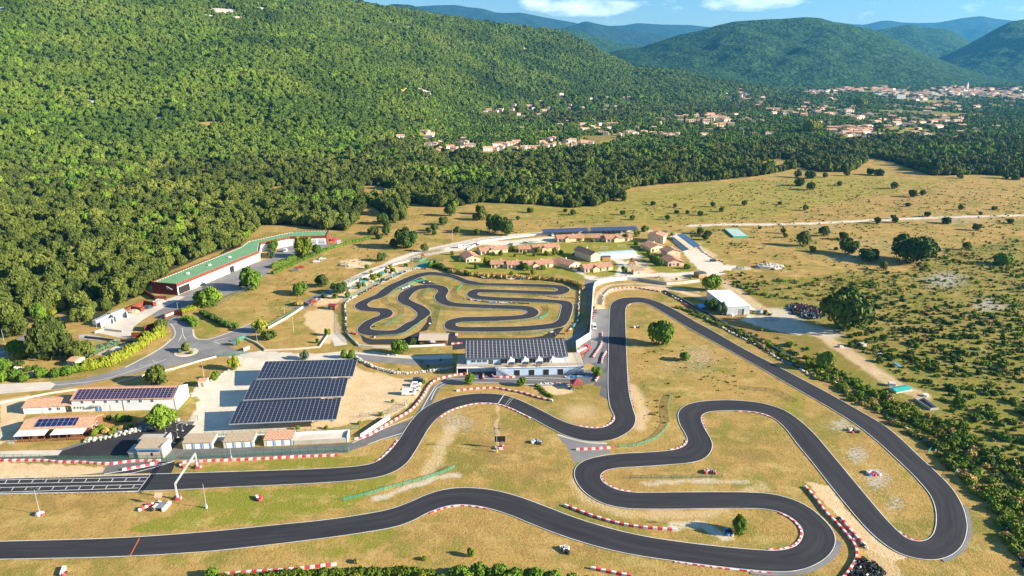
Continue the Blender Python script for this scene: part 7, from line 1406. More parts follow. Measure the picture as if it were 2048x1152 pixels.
def heap_tyres(label, px, py, rx, ry, n, seed, cols, name='tyre_heap', hh=1.6):
    x, y = G(px, py); r = random.Random(seed); mb = MB(); 
    for i in range(n):
        a = r.uniform(0, 6.28); q = math.sqrt(r.random()); X, Y = rx * q * math.cos(a), ry * q * math.sin(a); z = r.random() * hh * (1 - q * .7); o = len(mb.v); mb.torus((0, 0, 0), .34, .2, r.choices(range(len(cols)), [14, 1, 1, .6][:len(cols)])[0], 8, 4)
        ax = Vector((r.uniform(-1, 1), r.uniform(-1, 1), r.uniform(.2, 1))).normalized().to_track_quat('Z', 'Y')
        for k in range(o, len(mb.v)): w = ax @ Vector(mb.v[k]); mb.v[k] = (w.x + X, w.y + Y, w.z + z + .3)
    return tag(mb.build(name, list(cols), None, False, (x, y, 0)), label, 'tyre heap')
heap_tyres('big heap of old black, red and white tyres left of the largest oak', 1612, 622, 8.5, 11, 560, 3, ('rubber', 'whitep', 'red', 'bluep')); heap_tyres('dark lower part of the old tyre heap spilling to the dirt yard', 1622, 634, 5, 4, 160, 5, ('rubber', 'whitep', 'bluep')); heap_tyres('small black pile of sacks and tyres left of the big tyre heap', 1592, 628, 2.6, 2, 40, 6, ('rubber',), hh=.8)
heap_tyres('jumbled heap of dark tyres at the bottom edge right of the longest barrier', 1738, 1140, 3.2, 4.2, 90, 8, ('rubber', 'greyg', 'whitep'), hh=.9); heap_tyres('second dark tyre jumble just below the first by the bottom edge', 1722, 1156, 3.2, 2.2, 60, 9, ('rubber', 'whitep'), hh=.8)
heap('clump of grey junk and blocks beside the dirt track', *B6((560, 410))[0], 2.6, .9, 'conc', 21, 'rubble', 16); heap('tan boulder at the edge of the dirt track', *B6((370, 430))[0], 1.6, .8, 'stone', 22, 'boulder', 3); heap('white rubble among the weeds by the blue sheet', *B6((725, 500))[0], 1.4, .5, 'white', 23, 'rubble', 5); heap('earth mound at the corner of the dirt yard', 1540, 640, 4.5, .9, 'conc', 27, 'earth_heap', 6, .4)
flatpoly(B6((850, 565), (870, 570), (935, 612), (915, 620)), .06, 'blue_sheet', 'bluep'); tag(bpy.data.objects['blue_sheet'], 'crumpled blue plastic sheet lying in the scrub', 'sheet', None, 'thing')
heap('scrap and pallets at the front wall of the white roofed hall', 1461, 630, 2.0, 1.2, 'steel', 31, 'scrap_pile', 14); heap('white and red trailers and sacks beside the end of the workshop', *A2((1890, 262))[0], 4.2, 1.8, 'red', 33, 'playground_heap', 12)
# fences: posts and thin wires with a light net
net = bpy.data.materials.new('green_net'); net.use_nodes = True; n, l = nodes(net); tr = n.new('ShaderNodeBsdfTransparent'); mxs = n.new('ShaderNodeMixShader'); n["Principled BSDF"].inputs["Base Color"].default_value = (.06, .22, .15, 1); mxs.inputs[0].default_value = .30
l.new(tr.outputs[0], mxs.inputs[1]); l.new(n["Principled BSDF"].outputs[0], mxs.inputs[2]); l.new(mxs.outputs[0], n["Material Output"].inputs[0]); M['net'] = net
net2 = net.copy(); net2.name = 'bright_green_net'; net2.node_tree.nodes["Principled BSDF"].inputs["Base Color"].default_value = (.03, .40, .27, 1); net2.node_tree.nodes["Mix Shader"].inputs[0].default_value = .34; M['net2'] = net2
net3 = net.copy(); net3.name = 'grey_net'; net3.node_tree.nodes["Principled BSDF"].inputs["Base Color"].default_value = (.10, .12, .12, 1); net3.node_tree.nodes["Mix Shader"].inputs[0].default_value = .16; M['net3'] = net3
M['gpost'] = mat('green_post', (.03, .10, .07), .6)
POSTM = {}
def fence(label, pix, h=1.4, gap=3.0, m='net', pm='gpost', name='fence'):
    c = spline([G(*p) for p in pix], 1.5); t = thing(name, label, 'fence', tuple(c[0])); seg_ = [0.0]
    for i in range(1, len(c)): seg_.append(seg_[-1] + np.linalg.norm(c[i] - c[i - 1]))
    mb = MB()
    for i in range(len(c) - 1): a, b_ = c[i] - c[0], c[i + 1] - c[0]; mb.add([(*a, .05), (*b_, .05), (*b_, h), (*a, h)], [(0, 1, 2, 3)]); mb.cyl((*a, h), (*b_, h), .03, .03, 4, 1)
    mb.build('netting', [m, pm], t); xs = [p[0] for p in c]; ys = [p[1] for p in c]; k = min(99, max(1, int(seg_[-1] / gap)))
    if (h, pm) not in POSTM: q = MB(); q.cyl((0, 0, 0), (0, 0, h + .15), .06, .06, 6); o = q.build('post', pm); POSTM[(h, pm)] = o.data; bpy.data.objects.remove(o)
    for j in range(k + 1): s = seg_[-1] * j / k; o = bpy.data.objects.new('post', POSTM[(h, pm)]); C.objects.link(o); o.parent = t; o.location = (np.interp(s, seg_, xs) - c[0][0], np.interp(s, seg_, ys) - c[0][1], 0)
    return t
fence('dark green fence between the pit barrier and the paddock on the left', Q7((-20, 482), (230, 485), (480, 493), (700, 490), (940, 488), (1015, 480)), 2.0, 2.8); fence('dark green fence in front of the garages', Q7((1060, 478), (1200, 475), (1400, 465), (1700, 450), (2016, 436)) + Q8((132, 440)), 2.0, 2.8)
fence('bright green net fence slanting across the grass between the two lower straights', Q8((105, 718), (230, 690), (400, 640), (560, 600), (680, 560), (750, 528)), 1.15, 3, 'net2', name='net_fence'); fence('bright green net fence curving inside the long right bend', Q8((1690, 412), (1800, 400), (1900, 365), (1960, 310), (1978, 260), (1970, 180), (1995, 112)), 1.1, 3, 'net2', name='net_fence')
fence('faint green fence inside the esses beside the tyre bundle', Q8((1760, 590), (2016, 590)) + R1((130, 588), (270, 584)), 1.2, 3, name='net_fence'); fence('faint green fence on the grass below the long diagonal straight', R1((370, 75), (520, 85), (620, 110), (700, 150)), 1.2, 3, name='net_fence')
fence('fence on the grass verge in front of the solar car ports', W8((350, 868), (500, 860), (800, 845), (1100, 835), (1270, 830)) + W8((1500, 835), (1700, 815), (1900, 790)), 1.6, 3); fence('thin fence round the verge below the parked cars', Q8((200, 240), (330, 225), (420, 200), (470, 160)), 1.6, 3, 'net3')
fence('green fence along the service road below the dry slope', K((-120, 665), (60, 590), (180, 520))[1:] + K((330, 420), (500, 345), (700, 262), (880, 195), (1000, 150), (1150, 112), (1300, 70), (1500, 20)), 1.6, 3.5, 'net3'); fence('fence following the old lane beside the sandy field', Q4((1540, 735), (1640, 680), (1750, 618)), 1.6, 3)
fence('fence along the kerb of the public road bend', Q4((1235, 905), (1340, 895), (1400, 885)), 1.6, 3); fence('fence along the service road edge in the dry grass', A2((620, 960), (780, 870), (900, 810), (1040, 760)), 1.5, 3.5, 'net3'); fence('fence on top of the tall lane wall', C3((975, 52), (1010, 20), (1080, 0)), 1.2, 3, 'net3')
for lab, z in [('green net fence along the bottom straight of the small track', K((820, 905), (950, 903), (1060, 895), (1150, 855), (1280, 755))), ('green net fence inside the first left loop of the small track', K((890, 795), (960, 760), (1040, 715), (1090, 670), (1075, 620), (1000, 590), (950, 575), (915, 545), (915, 515), (950, 475), (1050, 410))),
               ('straight green net fence right of the grey roofed kart hut', K((1422, 848), (1450, 720), (1482, 610))), ('green net fence inside the upper left hump of the small track', K((1350, 408), (1290, 480), (1290, 510), (1350, 560), (1450, 600), (1540, 628), (1780, 640)) + Zh((600, 1045), (850, 1045))),
               ('green net fence at the left end of the middle loop', Zh((145, 755), (95, 800), (75, 850), (100, 890), (160, 915))), ('green net fence round the right end of the inner loop', Zh((1110, 992), (1135, 1040), (1130, 1080), (1090, 1120), (1030, 1140))), ('green fence inside the lowest loop of the small track', Q5((790, 768), (950, 768), (1100, 765), (1220, 745), (1285, 720))),
               ('green fence between the small track and its pit lane', Q5((775, 832), (1000, 833), (1200, 832), (1320, 810))), ('thin fence inside the second loop of the small track', Zh((400, 850), (600, 858), (900, 870), (1130, 885))), ('thin fence in the topmost loop of the small track', Zh((130, 755), (400, 770), (700, 778), (960, 788), (1200, 805))), ('thin fence right of the ragged tyre row', Zh((940, 960), (1200, 965))),
               ('teal net fence crossing the asphalt link of the small track', K((1040, 415), (1130, 380), (1200, 345), (1320, 315)))]: fence(lab, z, 1.3, 2.6, 'net2' if 'teal' in lab or 'straight green' in lab or 'end' in lab else 'net', name='net_fence')
fence('dark screen fence outside the tyre wall on the left of the small track', K((460, 560), (465, 700), (470, 860), (490, 900), (580, 985)), 2.2, 3); fence('fence above the tyre wall along the garden course', K((462, 560), (560, 490), (800, 360), (1000, 262), (1230, 188)), 1.6, 3)
fence('green fence of the play area in front of the pool enclosure', Zj((480, 480), (560, 530), (700, 560), (900, 545), (880, 500)), 1.4, 3); fence('boundary fence along the lane behind the bungalows', Q5((500, 390), (620, 350), (760, 320), (900, 290), (1010, 275)), 1.4, 4, 'net3')
# green canvas things
for lab, z, h in [('green canvas roof beside the gazebo of the garden course, leftmost', K((520, 405), (590, 385), (595, 375), (530, 390)), 1.2), ('green canvas roof in the middle of the garden course', K((640, 335), (680, 345), (690, 320), (655, 312)), 1.4), ('green canvas roof near the top of the garden course', K((845, 250), (870, 258), (890, 230), (865, 225)), 1.4)]:
    w = [G(*p, h) for p in z]; t = thing('canvas_roof', lab, 'awning', w[0]); mb = MB(); q = [(a - w[0][0], b_ - w[0][1]) for a, b_ in w]; mb.prism(q, h, h + .12); mb.build('cloth', 'teal', t); mb = MB(); [mb.cyl((*p, 0), (*p, h), .05, .05, 5) for p in q]; mb.build('poles', 'wood', t)
t = thing('net_tent', 'large turquoise net tent at the top of the garden course', 'tent', G(*K((1290, 178))[0])); mb = MB(); mb.add([(-7, 0, .1), (-2, 4.5, 1.0), (6, 5, 2.6), (7.5, -.5, .1), (0, -1.5, .1), (2.5, 2, 3.0)], [(0, 4, 5), (4, 3, 5), (3, 2, 5), (2, 1, 5), (1, 0, 5)]); mb.build('net_cloth', 'teal', t); mb = MB(); mb.cyl((2.5, 2, 0), (2.5, 2, 3), .08, .08, 6); mb.build('mast', 'wood', t)
fence('turquoise net screen beside the turquoise tent', K((1155, 122), (1250, 128), (1330, 105), (1500, 125)), 1.8, 3, 'net2', name='net_fence'); fence('turquoise banner fence at the corner of the public road', J6((1700, 775), (1790, 735)), 2.0, 2.5, 'net2', name='net_fence')
# stone features of the garden course
r = random.Random(4)
for i in range(26):
    u, v = r.uniform(180, 1100), 0; v = 520 - (u - 180) * .36 + r.uniform(-30, 45); heap('little white rock group in the garden course', *K((u, v))[0], r.uniform(.5, 1.1), .6, 'stone', i, 'rock_group', 4)['group'] = 'rock groups of the garden course'
# lamp posts and masts
def mast(label, px, py, h, head='lamp', base='steel', name='lamp_post', r=.1, z=0, lean=0):
    t = thing(name, label, 'mast', G(px, py)); mb = MB(); mb.cyl((0, 0, 0), (0, 0, h), r, r * .6, 8); mb.build('pole', 'steel' if head != 'wood' else 'deck', t)
    if base: mb = MB(); mb.cyl((0, 0, 0), (0, 0, 1.1), r * 3.4, r * 2.6, 8); mb.build('base', base, t)
    if head == 'lamp':
        for s in (-1, 1): mb = MB(); mb.box(s * .75 - .28, s * .75 + .28, -.25, .1, h - .1, h + .25); mb.box(min(0, s * .6), max(0, s * .6), -.04, .04, h - .05, h + .03); mb.build('floodlight', 'dgrey', t)
    if head == 'single': mb = MB(); mb.box(-.1, .9, -.12, .12, h - .05, h + .1); mb.build('lamp_head', 'grey', t)
    return t
mast('floodlight mast on the grass at the lower left, its foot ringed by tyres', 80, 1028, 8.4); tyre_bundle('white and red tyres round the foot of the lower left floodlight mast', 80, 1029, [(-.6, .2, 3, 2), (.1, -.6, 4, 0), (.6, .1, 3, 0), (-.4, -.5, 3, 0), (.9, -.3, 2, 1), (-.9, -.4, 2, 1)])
mast('slim pole with pale blue foot right of the start gantry', 413, 1016, 8.0, None, 'bwall'); mast('floodlight mast beside the compact tree inside the hairpin', 1463, 1066, 8.2); tyre_bundle('blue, white and black tyres at the foot of the hairpin lamp post', 1459, 1067, [(-.7, .5, 4, 3), (-.8, -.2, 4, 2), (-.7, -.8, 3, 3), (0, -.6, 4, 2), (.1, .2, 4, 2), (.4, -.9, 2, 0)])
mast('tall mast with three small heads in front of the black score board', 993.5, 904.5, 8.8, 'lamp', 'yellow')
mast('slim white mast behind the garage barrier', 463, 918, 6.5, None); mast('white lamp mast at the corner of the sandy car park', 811, 811, 7, None); mast('wooden pole in the fence right of the sandy car park', 852, 761, 4.5, None, None); mast('wooden electricity pole behind the white hut', 410, 768, 8, 'wood', None, 'wooden_pole', .13)
mast('wooden pole standing on the sandy field', *Q4((1692, 762))[0], 8, 'wood', None, 'wooden_pole', .13); mast('wooden pole with square post at the sandy field', *Q4((1640, 655))[0], 4, 'wood', None, 'wooden_pole', .1); mast('tall dark pole at the left end of the garden course', *K((648, 450))[0], 9, None, None, 'wooden_pole', .14); mast('tall dark pole by the turquoise tent', *K((1182, 155))[0], 10, None, None, 'wooden_pole', .16)
mast('wooden pole in the dry meadow above the lane', *Q5((734, 290))[0], 9, 'wood', None, 'wooden_pole', .15); mast('dark pole in the bungalow car park', *Zh((826, 270))[0], 11, None, None, 'lamp_post', .13); mast('grey lamp post at the edge of the wood above the old road', *L6((55, 560))[0], 6, 'single', None); mast('pale blue sign post at the edge of the wood', *L6((975, 95))[0], 6, None, None, 'sign_post', .14)
mast('lamp post at the lower corner of the pale bays', *D9((228, 540))[0], 5, 'single', None); mast('lamp post in the yard beside the broad bright tree', *D9((1790, 225))[0], 5, 'single', None); mast('lamp post beside the entrance of the sandy field', *Q4((1483, 825))[0], 6, 'single', None); mast('blue lamp post among the trees above the workshop', *A2((412, 360))[0], 8, 'single', None); mast('white post on the rocky scrub beside the well', 1852, 788, 3, None, None, 'sign_post')
mast('post with a red disc beside the pale lane at the plain', 1301, 463, 5, None, 'yellow', 'sign_post')
# round-about signs
for lab, q, m in [('round blue arrow sign on the right tip of the roundabout island', J6((1187, 880))[0], 'blue'), ('round blue arrow sign at the lower side of the roundabout island', J6((1037, 915))[0], 'blue'), ('blue sign on the splitter below the public road', J6((582, 1050))[0], 'blue'), ('white and red traffic sign at the exit by the gate', J6((1617, 800))[0], 'red'), ('blue information board at the exit by the gate', J6((1665, 825))[0], 'bluep')]:
    t = thing('traffic_sign', lab, 'sign', G(*q)); mb = MB(); mb.cyl((0, 0, 0), (0, 0, 1.5), .04, .04, 5); mb.build('post', 'steel', t); mb = MB(); s = .9 if 'board' in lab else .4; mb.cyl((0, -.05, 1.6 + s * .3), (0, -.12, 1.6 + s * .3), s, s, 12); mb.build('sign_face', m, t)
t = wallrun('gate_sign', 'grey gate wall with white lettering panel beside the roundabout exit', J6((1770, 880), (1840, 850)), 1.6, .3, 'conc', 'sign')
# start gantry over the track
M['steelw'] = mat('white_painted_truss', (.60, .62, .64), .5)
a, b_ = G(355.5, 998), G(395, 935.5); t = thing('start_gantry', 'white start gantry spanning the track on two posts with red guards', 'gantry', a, math.atan2(b_[1] - a[1], b_[0] - a[0])); Lg = math.hypot(b_[0] - a[0], b_[1] - a[1]); hg = 5.0
mb = MB()
for (y, z) in ((-.18, 0), (.18, 0), (-.18, .36), (.18, .36)): mb.cyl((-.2, y, hg + z), (Lg + .2, y, hg + z), .045, .045, 5)
for i in range(22): x0, x1 = Lg * i / 22, Lg * (i + 1) / 22; mb.cyl((x0, -.18, hg), (x1, -.18, hg + .36), .025, .025, 4); mb.cyl((x0, .18, hg + .36), (x1, .18, hg), .025, .025, 4); mb.cyl((x0, -.18, hg + .36), (x1, .18, hg + .36), .025, .025, 4)
mb.build('beam', 'steelw', t)
for x in (0, Lg):
    mb = MB()
    for sx in (-.14, .14):
        for sy in (-.14, .14): mb.cyl((x + sx, sy, 0), (x + sx, sy, hg), .045, .045, 5)
    for i in range(8): mb.cyl((x - .14, -.14, hg * i / 8), (x + .14, -.14, hg * (i + 1) / 8), .02, .02, 4); mb.cyl((x - .14, .14, hg * i / 8), (x - .14, -.14, hg * (i + 1) / 8), .02, .02, 4)
    mb.build('post', 'steelw', t); mb = MB(); mb.cyl((x, 0, 0), (x, 0, 1.8), .34, .34, 8); mb.build('padding', 'bwall', t)
    mb = MB(); mb.box(x - .9, x - .3, -.9, .3, 0, .75); mb.box(x + .2, x + 1.2, -.5, .2, 0, .6); mb.build('guard', 'red', t); mb = MB(); mb.box(x - .3, x + .3, -1.1, -.55, 0, .55); mb.build('guard', 'whitep', t)
# score board
x, y = G(1001, 903); t = thing('score_board', 'black score board on two legs ringed by red and white blocks', 'board', G(1000, 897)); mb = MB(); mb.box(-1.75, 1.75, -.12, .12, 2.6, 4.6); mb.build('screen', 'dark', t); mb = MB(); mb.box(-.2, .2, .12, .3, 0, 2.7); mb.build('leg', 'dgrey', t)
mb = MB(); [mb.box(x0, x0 + .7, y0, y0 + .6, 0, .7, m) for x0, y0, m in ((-1.6, -.4, 0), (-1.3, .5, 1), (.9, -.3, 1), (.7, .6, 0), (-.4, -1.0, 0), (.3, -.9, 0), (-1.2, -.9, 1), (.1, .8, 1))]; mb.build('guard_ring', ['whitep', 'red'], t)
t = thing('small_sign', 'pale pink square sign on a post above the white tyre rows', 'sign', G(319, 1009)); mb = MB(); mb.cyl((0, 0, 0), (0, 0, 2.6), .05, .05, 5); mb.build('post', 'steel', t); mb = MB(); mb.hexa([(-1.15, -.1, 2.4), (1.0, -.1, 2.4), (1.15, .5, 3.7), (-1.0, .5, 3.7)], [(-1.15, -.16, 2.45), (1.0, -.16, 2.45), (1.15, .44, 3.75), (-1.0, .44, 3.75)]); mb.build('sign_board', 'pinkr', t)
for lab, q in (('upper small green flag net beside the right tyre wall', R1((1455, 445), (1490, 415))), ('lower small green flag net beside the right tyre wall', R1((1598, 595), (1620, 550)))): fence(lab, q, 1.3, 3, 'net2', name='net_fence')
# words painted on the paddock, read from the far side
def word(txt, px, py, size, m, ang=math.pi, label=None):
    cu = bpy.data.curves.new('painted_word', 'FONT'); cu.body = txt; cu.size = size; cu.align_x = 'CENTER'; cu.align_y = 'CENTER'; cu.offset = size * .035; cu.space_character = 1.1; tmp = bpy.data.objects.new('w', cu); C.objects.link(tmp); dg = bpy.context.evaluated_depsgraph_get(); me = bpy.data.meshes.new_from_object(tmp.evaluated_get(dg)); bpy.data.objects.remove(tmp)
    me.materials.clear(); me.materials.append(M[m]); o = link('painted_word', me, None, (*G(px, py), .16), ang); o.scale.x = 1.5; return tag(o, kind='structure')
word('KART', 1100, 767, 2.3, 'linewhite', math.pi - .02); word('FUN', 1124, 766.5, 2.3, 'orange', math.pi - .02)
# ------------------------------------------------------------ vehicles
def car_mesh(kind):
    mats = ['paint', 'glass', 'rubber', 'light']; L, Wd = (4.3, 1.78) if kind != 'van' else (5.3, 2.0)
    body = MB(); w = Wd / 2
    if kind == 'van': prof = [(-L / 2, .35), (L / 2, .35), (L / 2, 1.0), (L / 2 - .5, 1.25), (L / 2 - 1.2, 2.2), (-L / 2 + .05, 2.3), (-L / 2, 1.2)]
    elif kind == 'suv': prof = [(-L / 2, .32), (L / 2, .32), (L / 2, .85), (L / 2 - .95, 1.05), (L / 2 - 1.6, 1.58), (-L / 2 + .45, 1.62), (-L / 2, 1.0)]
    else: prof = [(-L / 2, .28), (L / 2, .28), (L / 2, .72), (L / 2 - 1.0, .92), (L / 2 - 1.75, 1.42), (-L / 2 + .75, 1.42), (-L / 2 + .1, .95), (-L / 2, .7)]
    n = len(prof); top = max(p[1] for p in prof)
    f = lambda z: w * (1 - .16 * max(0, (z - .95) / (top - .9)))
    body.add([(x, -f(z), z) for x, z in prof] + [(x, f(z), z) for x, z in prof], [tuple(range(n)), tuple(range(n, 2 * n))[::-1]] + [(i, n + i, n + (i + 1) % n, (i + 1) % n) for i in range(n)])
    g = MB(); z0, z1 = (1.25, 2.0) if kind == 'van' else ((1.02, 1.48) if kind == 'suv' else (.95, 1.32)); xb = -L / 2 + (.75 if kind != 'van' else 2.8); xf = L / 2 - (1.75 if kind != 'van' else 1.1)
    for s in (-1, 1): y0, y1 = s * (f(z0) + .012), s * (f(z1) + .012); g.add([(xb - .1, y0, z0), (xf + .35, y0, z0), (xf, y1, z1), (xb + .25, y1, z1)], [(0, 1, 2, 3) if s < 0 else (3, 2, 1, 0)])
    i = 3; (xa, za), (xc, zc) = prof[i], prof[i + 1]; g.add([(xa + .03, -f(za) * .9, za + .04), (xa + .03, f(za) * .9, za + .04), (xc + .05, f(zc) * .86, zc - .02), (xc + .05, -f(zc) * .86, zc - .02)], [(0, 1, 2, 3)])
    (xa, za), (xc, zc) = prof[-2 if kind == 'car' else -1], prof[5]; g.add([(xa - .02, f(za) * .88, za + .06), (xa - .02, -f(za) * .88, za + .06), (xc - .05, -f(zc) * .84, zc - .04), (xc - .05, f(zc) * .84, zc - .04)], [(0, 1, 2, 3)])
    wh = MB(); wh.cyl((0, -.11, 0), (0, .11, 0), .33, .33, 14); rim = MB(); rim.cyl((0, -.125, 0), (0, .125, 0), .19, .19, 10)
    hl = MB(); hl.box(L / 2 - .06, L / 2 + .02, -.2, .2, .62, .76)
    return body, g, wh, rim, hl, L, Wd
CM = {}
def car(label, px, py, deg, kind, col, name='parked_car', cat='car', group='parked cars', z=0):
    key = (kind, col)
    if col not in M: M[col] = mat(col, {'white_car': (.80, .80, .80), 'black_car': (.02, .022, .028), 'silver_car': (.45, .47, .50), 'navy_car': (.03, .05, .12), 'maroon_car': (.16, .03, .04), 'red_car': (.50, .03, .03), 'yellow_car': (.75, .55, .03), 'grey_car': (.16, .18, .20)}[col], .3, spec=.6)
    if key not in CM:
        b_, g, wh, ri, hl, L, Wd = car_mesh(kind); bo = b_.build('body', col); gl = g.build('windows', 'glass'); w0 = wh.build('wheel', 'rubber'); r0 = ri.build('rim', 'steel'); h0 = hl.build('headlight', 'whitep')
        CM[key] = [o.data for o in (bo, gl, w0, r0, h0)] + [L, Wd]; [bpy.data.objects.remove(o) for o in (bo, gl, w0, r0, h0)]
    bm_, gm_, wm_, rm_, hm_, L, Wd = CM[key]; t = thing(name, label, cat, G(px, py), math.radians(deg), group, z); link('body', bm_, t); link('glazing', gm_, t)
    for sx in (-1, 1):
        for sy in (-1, 1): w = link('wheel', wm_, t, (sx * L * .31, sy * (Wd / 2 - .1), .33)); link('rim', rm_, w)
    for sy in (-1, 1): link('headlight', hm_, t, (0, sy * Wd * .33, 0))
    return t
car('white van parked nearest the pit road barrier, lowest of four', 818, 789, 3, 'van', 'white_car', 'parked_van', 'van'); car('white car beside the white van, with its nose to the barrier', 829.5, 780, 3, 'suv', 'white_car'); car('white car between the other white car and the dark one', 832.5, 771.5, 5, 'suv', 'white_car'); car('dark blue car at the top of the row beside the young tree', 836, 762.5, 3, 'suv', 'navy_car')
car('small white van alone in the narrow paddock behind the lane wall', 1188, 656, 90, 'van', 'white_car', 'parked_van', 'van'); car('white pickup van on the yard before the bend of the workshop', 571.5, 503, 100, 'van', 'white_car', 'parked_van', 'van')
car('white van at the left end of the car row above the leftmost bungalow', 923, 495.5, 15, 'van', 'white_car', 'parked_van', 'van'); car('white car right of the van in the row above the leftmost bungalow', 934.5, 493.5, 10, 'car', 'white_car'); car('silver car third in the row above the leftmost bungalow', 943.5, 492, 8, 'car', 'silver_car'); car('maroon car at the right end of the row above the leftmost bungalow', 952, 490.5, 5, 'car', 'maroon_car')
car('pale blue grey car alone in the middle of the bungalow car park', 1021, 490.5, 165, 'suv', 'silver_car'); car('dark car half hidden behind the double bungalow', 1051, 487, 5, 'car', 'grey_car'); car('silver car in the pair behind the double bungalow', 1063, 486.5, 5, 'car', 'silver_car'); car('white car at the right of the pair behind the double bungalow', 1073, 486, 5, 'car', 'white_car'); car('white car at the left end of the left solar shelter', 1105, 471.5, 95, 'car', 'white_car')
for i, x in enumerate((1212, 1221, 1230)): car('dark car ' + ('left', 'middle', 'right')[i] + ' of three under the right solar shelter', x, 466.5, 90, 'car', 'black_car')
car('pale blue car under the right solar shelter, at its right end', 1243, 466, 90, 'car', 'silver_car'); car('dark car parked below the lower end of the diagonal solar shelter', 1426, 523, 5, 'suv', 'black_car'); car('little yellow van in the grass beside the wooden cabin', 1453, 545.5, 175, 'suv', 'yellow_car', 'parked_van', 'van'); car('small white car in the corner of the dirt yard edge', 1247 - 997 + 135, 735 + 800, 0, 'car', 'white_car') if False else None
car('white car left of the pair parked in the dry grass by the hedge row', 633, 524.5, 12, 'car', 'white_car'); car('white car right of the pair parked in the dry grass by the hedge row', 645, 519, 12, 'car', 'white_car'); car('red car parked in the dry grass below the hedge row', 603, 536, 12, 'car', 'red_car'); car('grey car half under the hedge row', 592, 542, 12, 'car', 'grey_car')
car('dark blue car between the pool hall and the gabled bungalow', *Zh((1437, 400))[0], 60, 'car', 'navy_car')
# red and white truck
t = thing('truck', 'red and white flatbed truck beside the pale wall end of the club house', 'truck', G(1166, 704), math.radians(52)); mb = MB(); mb.side([(2.4, .5), (4.2, .5), (4.3, 1.2), (3.9, 2.4), (2.4, 2.5)], -1.1, 1.1); cb = mb.build('cab', 'red', t); mb = MB(); mb.box(3.95, 4.22, -.95, .95, 1.35, 2.1); mb.build('windscreen', 'glass', cb); mb = MB(); mb.box(2.9, 3.7, -1.13, 1.13, 1.4, 2.1); mb.build('side_window', 'glass', cb)
mb = MB(); mb.box(-5.0, 2.3, -1.15, 1.15, .8, 1.05); mb.box(-5.0, 2.3, -.6, .6, 1.05, 1.9); mb.build('load_bed', 'whitep', t); mb = MB(); mb.box(-5.05, 2.3, 1.16, 1.3, .7, 1.6); mb.box(-5.05, 2.3, -1.3, -1.16, .7, 1.6); mb.build('side_board', 'red', t); mb = MB(); mb.cyl((1.8, 0, 2.0), (-3.8, .4, 2.6), .16, .1, 6); mb.build('crane_arm', 'red', t)
for x in (3.3, -2.6, -3.9):
    for s in (-1, 1): mb = MB(); mb.cyl((x, s * 1.15, .5), (x, s * .85, .5), .5, .5, 12); mb.build('wheel', 'rubber', t)
# karts in front of the club house
def kart(label, px, py, deg, col):
    t = thing('go_kart', label, 'kart', G(px, py), math.radians(deg), 'karts parked below the club house stairs'); mb = MB(); mb.prism([(-.8, -.35), (.6, -.3), (.95, -.15), (.95, .15), (.6, .3), (-.8, .35)], .12, .2); mb.prism([(.55, -.5), (1.0, -.25), (1.0, .25), (.55, .5)], .15, .38); mb.box(-.7, .5, -.65, -.42, .12, .34); mb.box(-.7, .5, .42, .65, .12, .34); mb.box(-.98, -.85, -.6, .6, .12, .36); mb.build('bodywork', col, t)
    mb = MB(); mb.side([(-.35, .2), (.0, .2), (-.1, .3), (-.32, .32), (-.48, .7), (-.56, .7)], -.22, .22); mb.build('seat', 'dark', t); mb = MB(); mb.torus((.25, 0, .55), .14, .025, 0, 10, 4); mb.build('steering_wheel', 'dgrey', t)
    for x, y, w in ((-.7, .58, .1), (-.7, -.58, .1), (.62, .56, .06), (.62, -.56, .06)): mb = MB(); mb.cyl((x, y - w, .14), (x, y + w, .14), .14, .14, 10); mb.build('wheel', 'rubber', t)
for i in range(6): kart(('first', 'second', 'third', 'fourth', 'fifth', 'sixth')[i] + ' kart from the left in the row below the club house stairs', 1134 + i * 8.3, 754.8 - i * .35, 160 + i * 3, 'bluep' if i % 3 else 'whitep')
kart('white kart standing on the exit of the small pit lane', *C3((525, 535))[0], 20, 'whitep')
# tractors and machines
def tractor(label, px, py, deg, col, arm=False):
    if col not in M: M[col] = mat(col, {'machine_yellow': (.70, .42, .03), 'machine_green': (.03, .30, .08), 'machine_red': (.50, .02, .03)}[col], .5)
    t = thing('digger' if arm else 'tractor', label, 'machine', G(px, py), math.radians(deg)); mb = MB(); mb.box(-1.2, 1.7, -.45, .45, .6, 1.35); mb.build('engine_hood', col, t); mb = MB(); mb.box(-1.3, .2, -.65, .65, 1.2, 2.5); mb.build('cab', 'glass', t); mb = MB(); mb.box(-1.4, .3, -.7, .7, 2.5, 2.62); mb.build('cab_roof', col, t)
    for x, y, r_ in ((-.9, .85, .75), (-.9, -.85, .75), (1.3, .7, .45), (1.3, -.7, .45)): mb = MB(); mb.cyl((x, y - .18, r_), (x, y + .18, r_), r_, r_, 14); mb.build('wheel', 'rubber', t)
    if arm: mb = MB(); mb.cyl((-1.5, 0, 1.0), (-2.2, 0, 3.6), .2, .15, 6); mb.cyl((-2.2, 0, 3.6), (-3.4, 0, 2.0), .15, .12, 6); mb.build('digging_arm', col, t); mb = MB(); mb.box(1.9, 2.6, -1.0, 1.0, .2, .9); mb.build('bucket', 'dgrey', t)
    return t
tractor('yellow digger parked on the dirt track above the yard', 1533, 629, -35, 'machine_yellow', True); tractor('green tractor at the upper end of the diagonal solar shelter', 1345, 471, 40, 'machine_green'); tractor('red tractor in the shade of the tree on the workshop yard', 484, 572, 10, 'machine_red')
for i, (u, v) in enumerate([(290, 770), (340, 745), (370, 740)]): heap(('left', 'middle', 'right')[i] + ' stack of tools and crates in the open bay of the workshop', *A2((u, v + 15))[0], 1.3, 1.0, ('white', 'machine_yellow', 'wood2')[i], i + 3, 'crate_pile', 3)
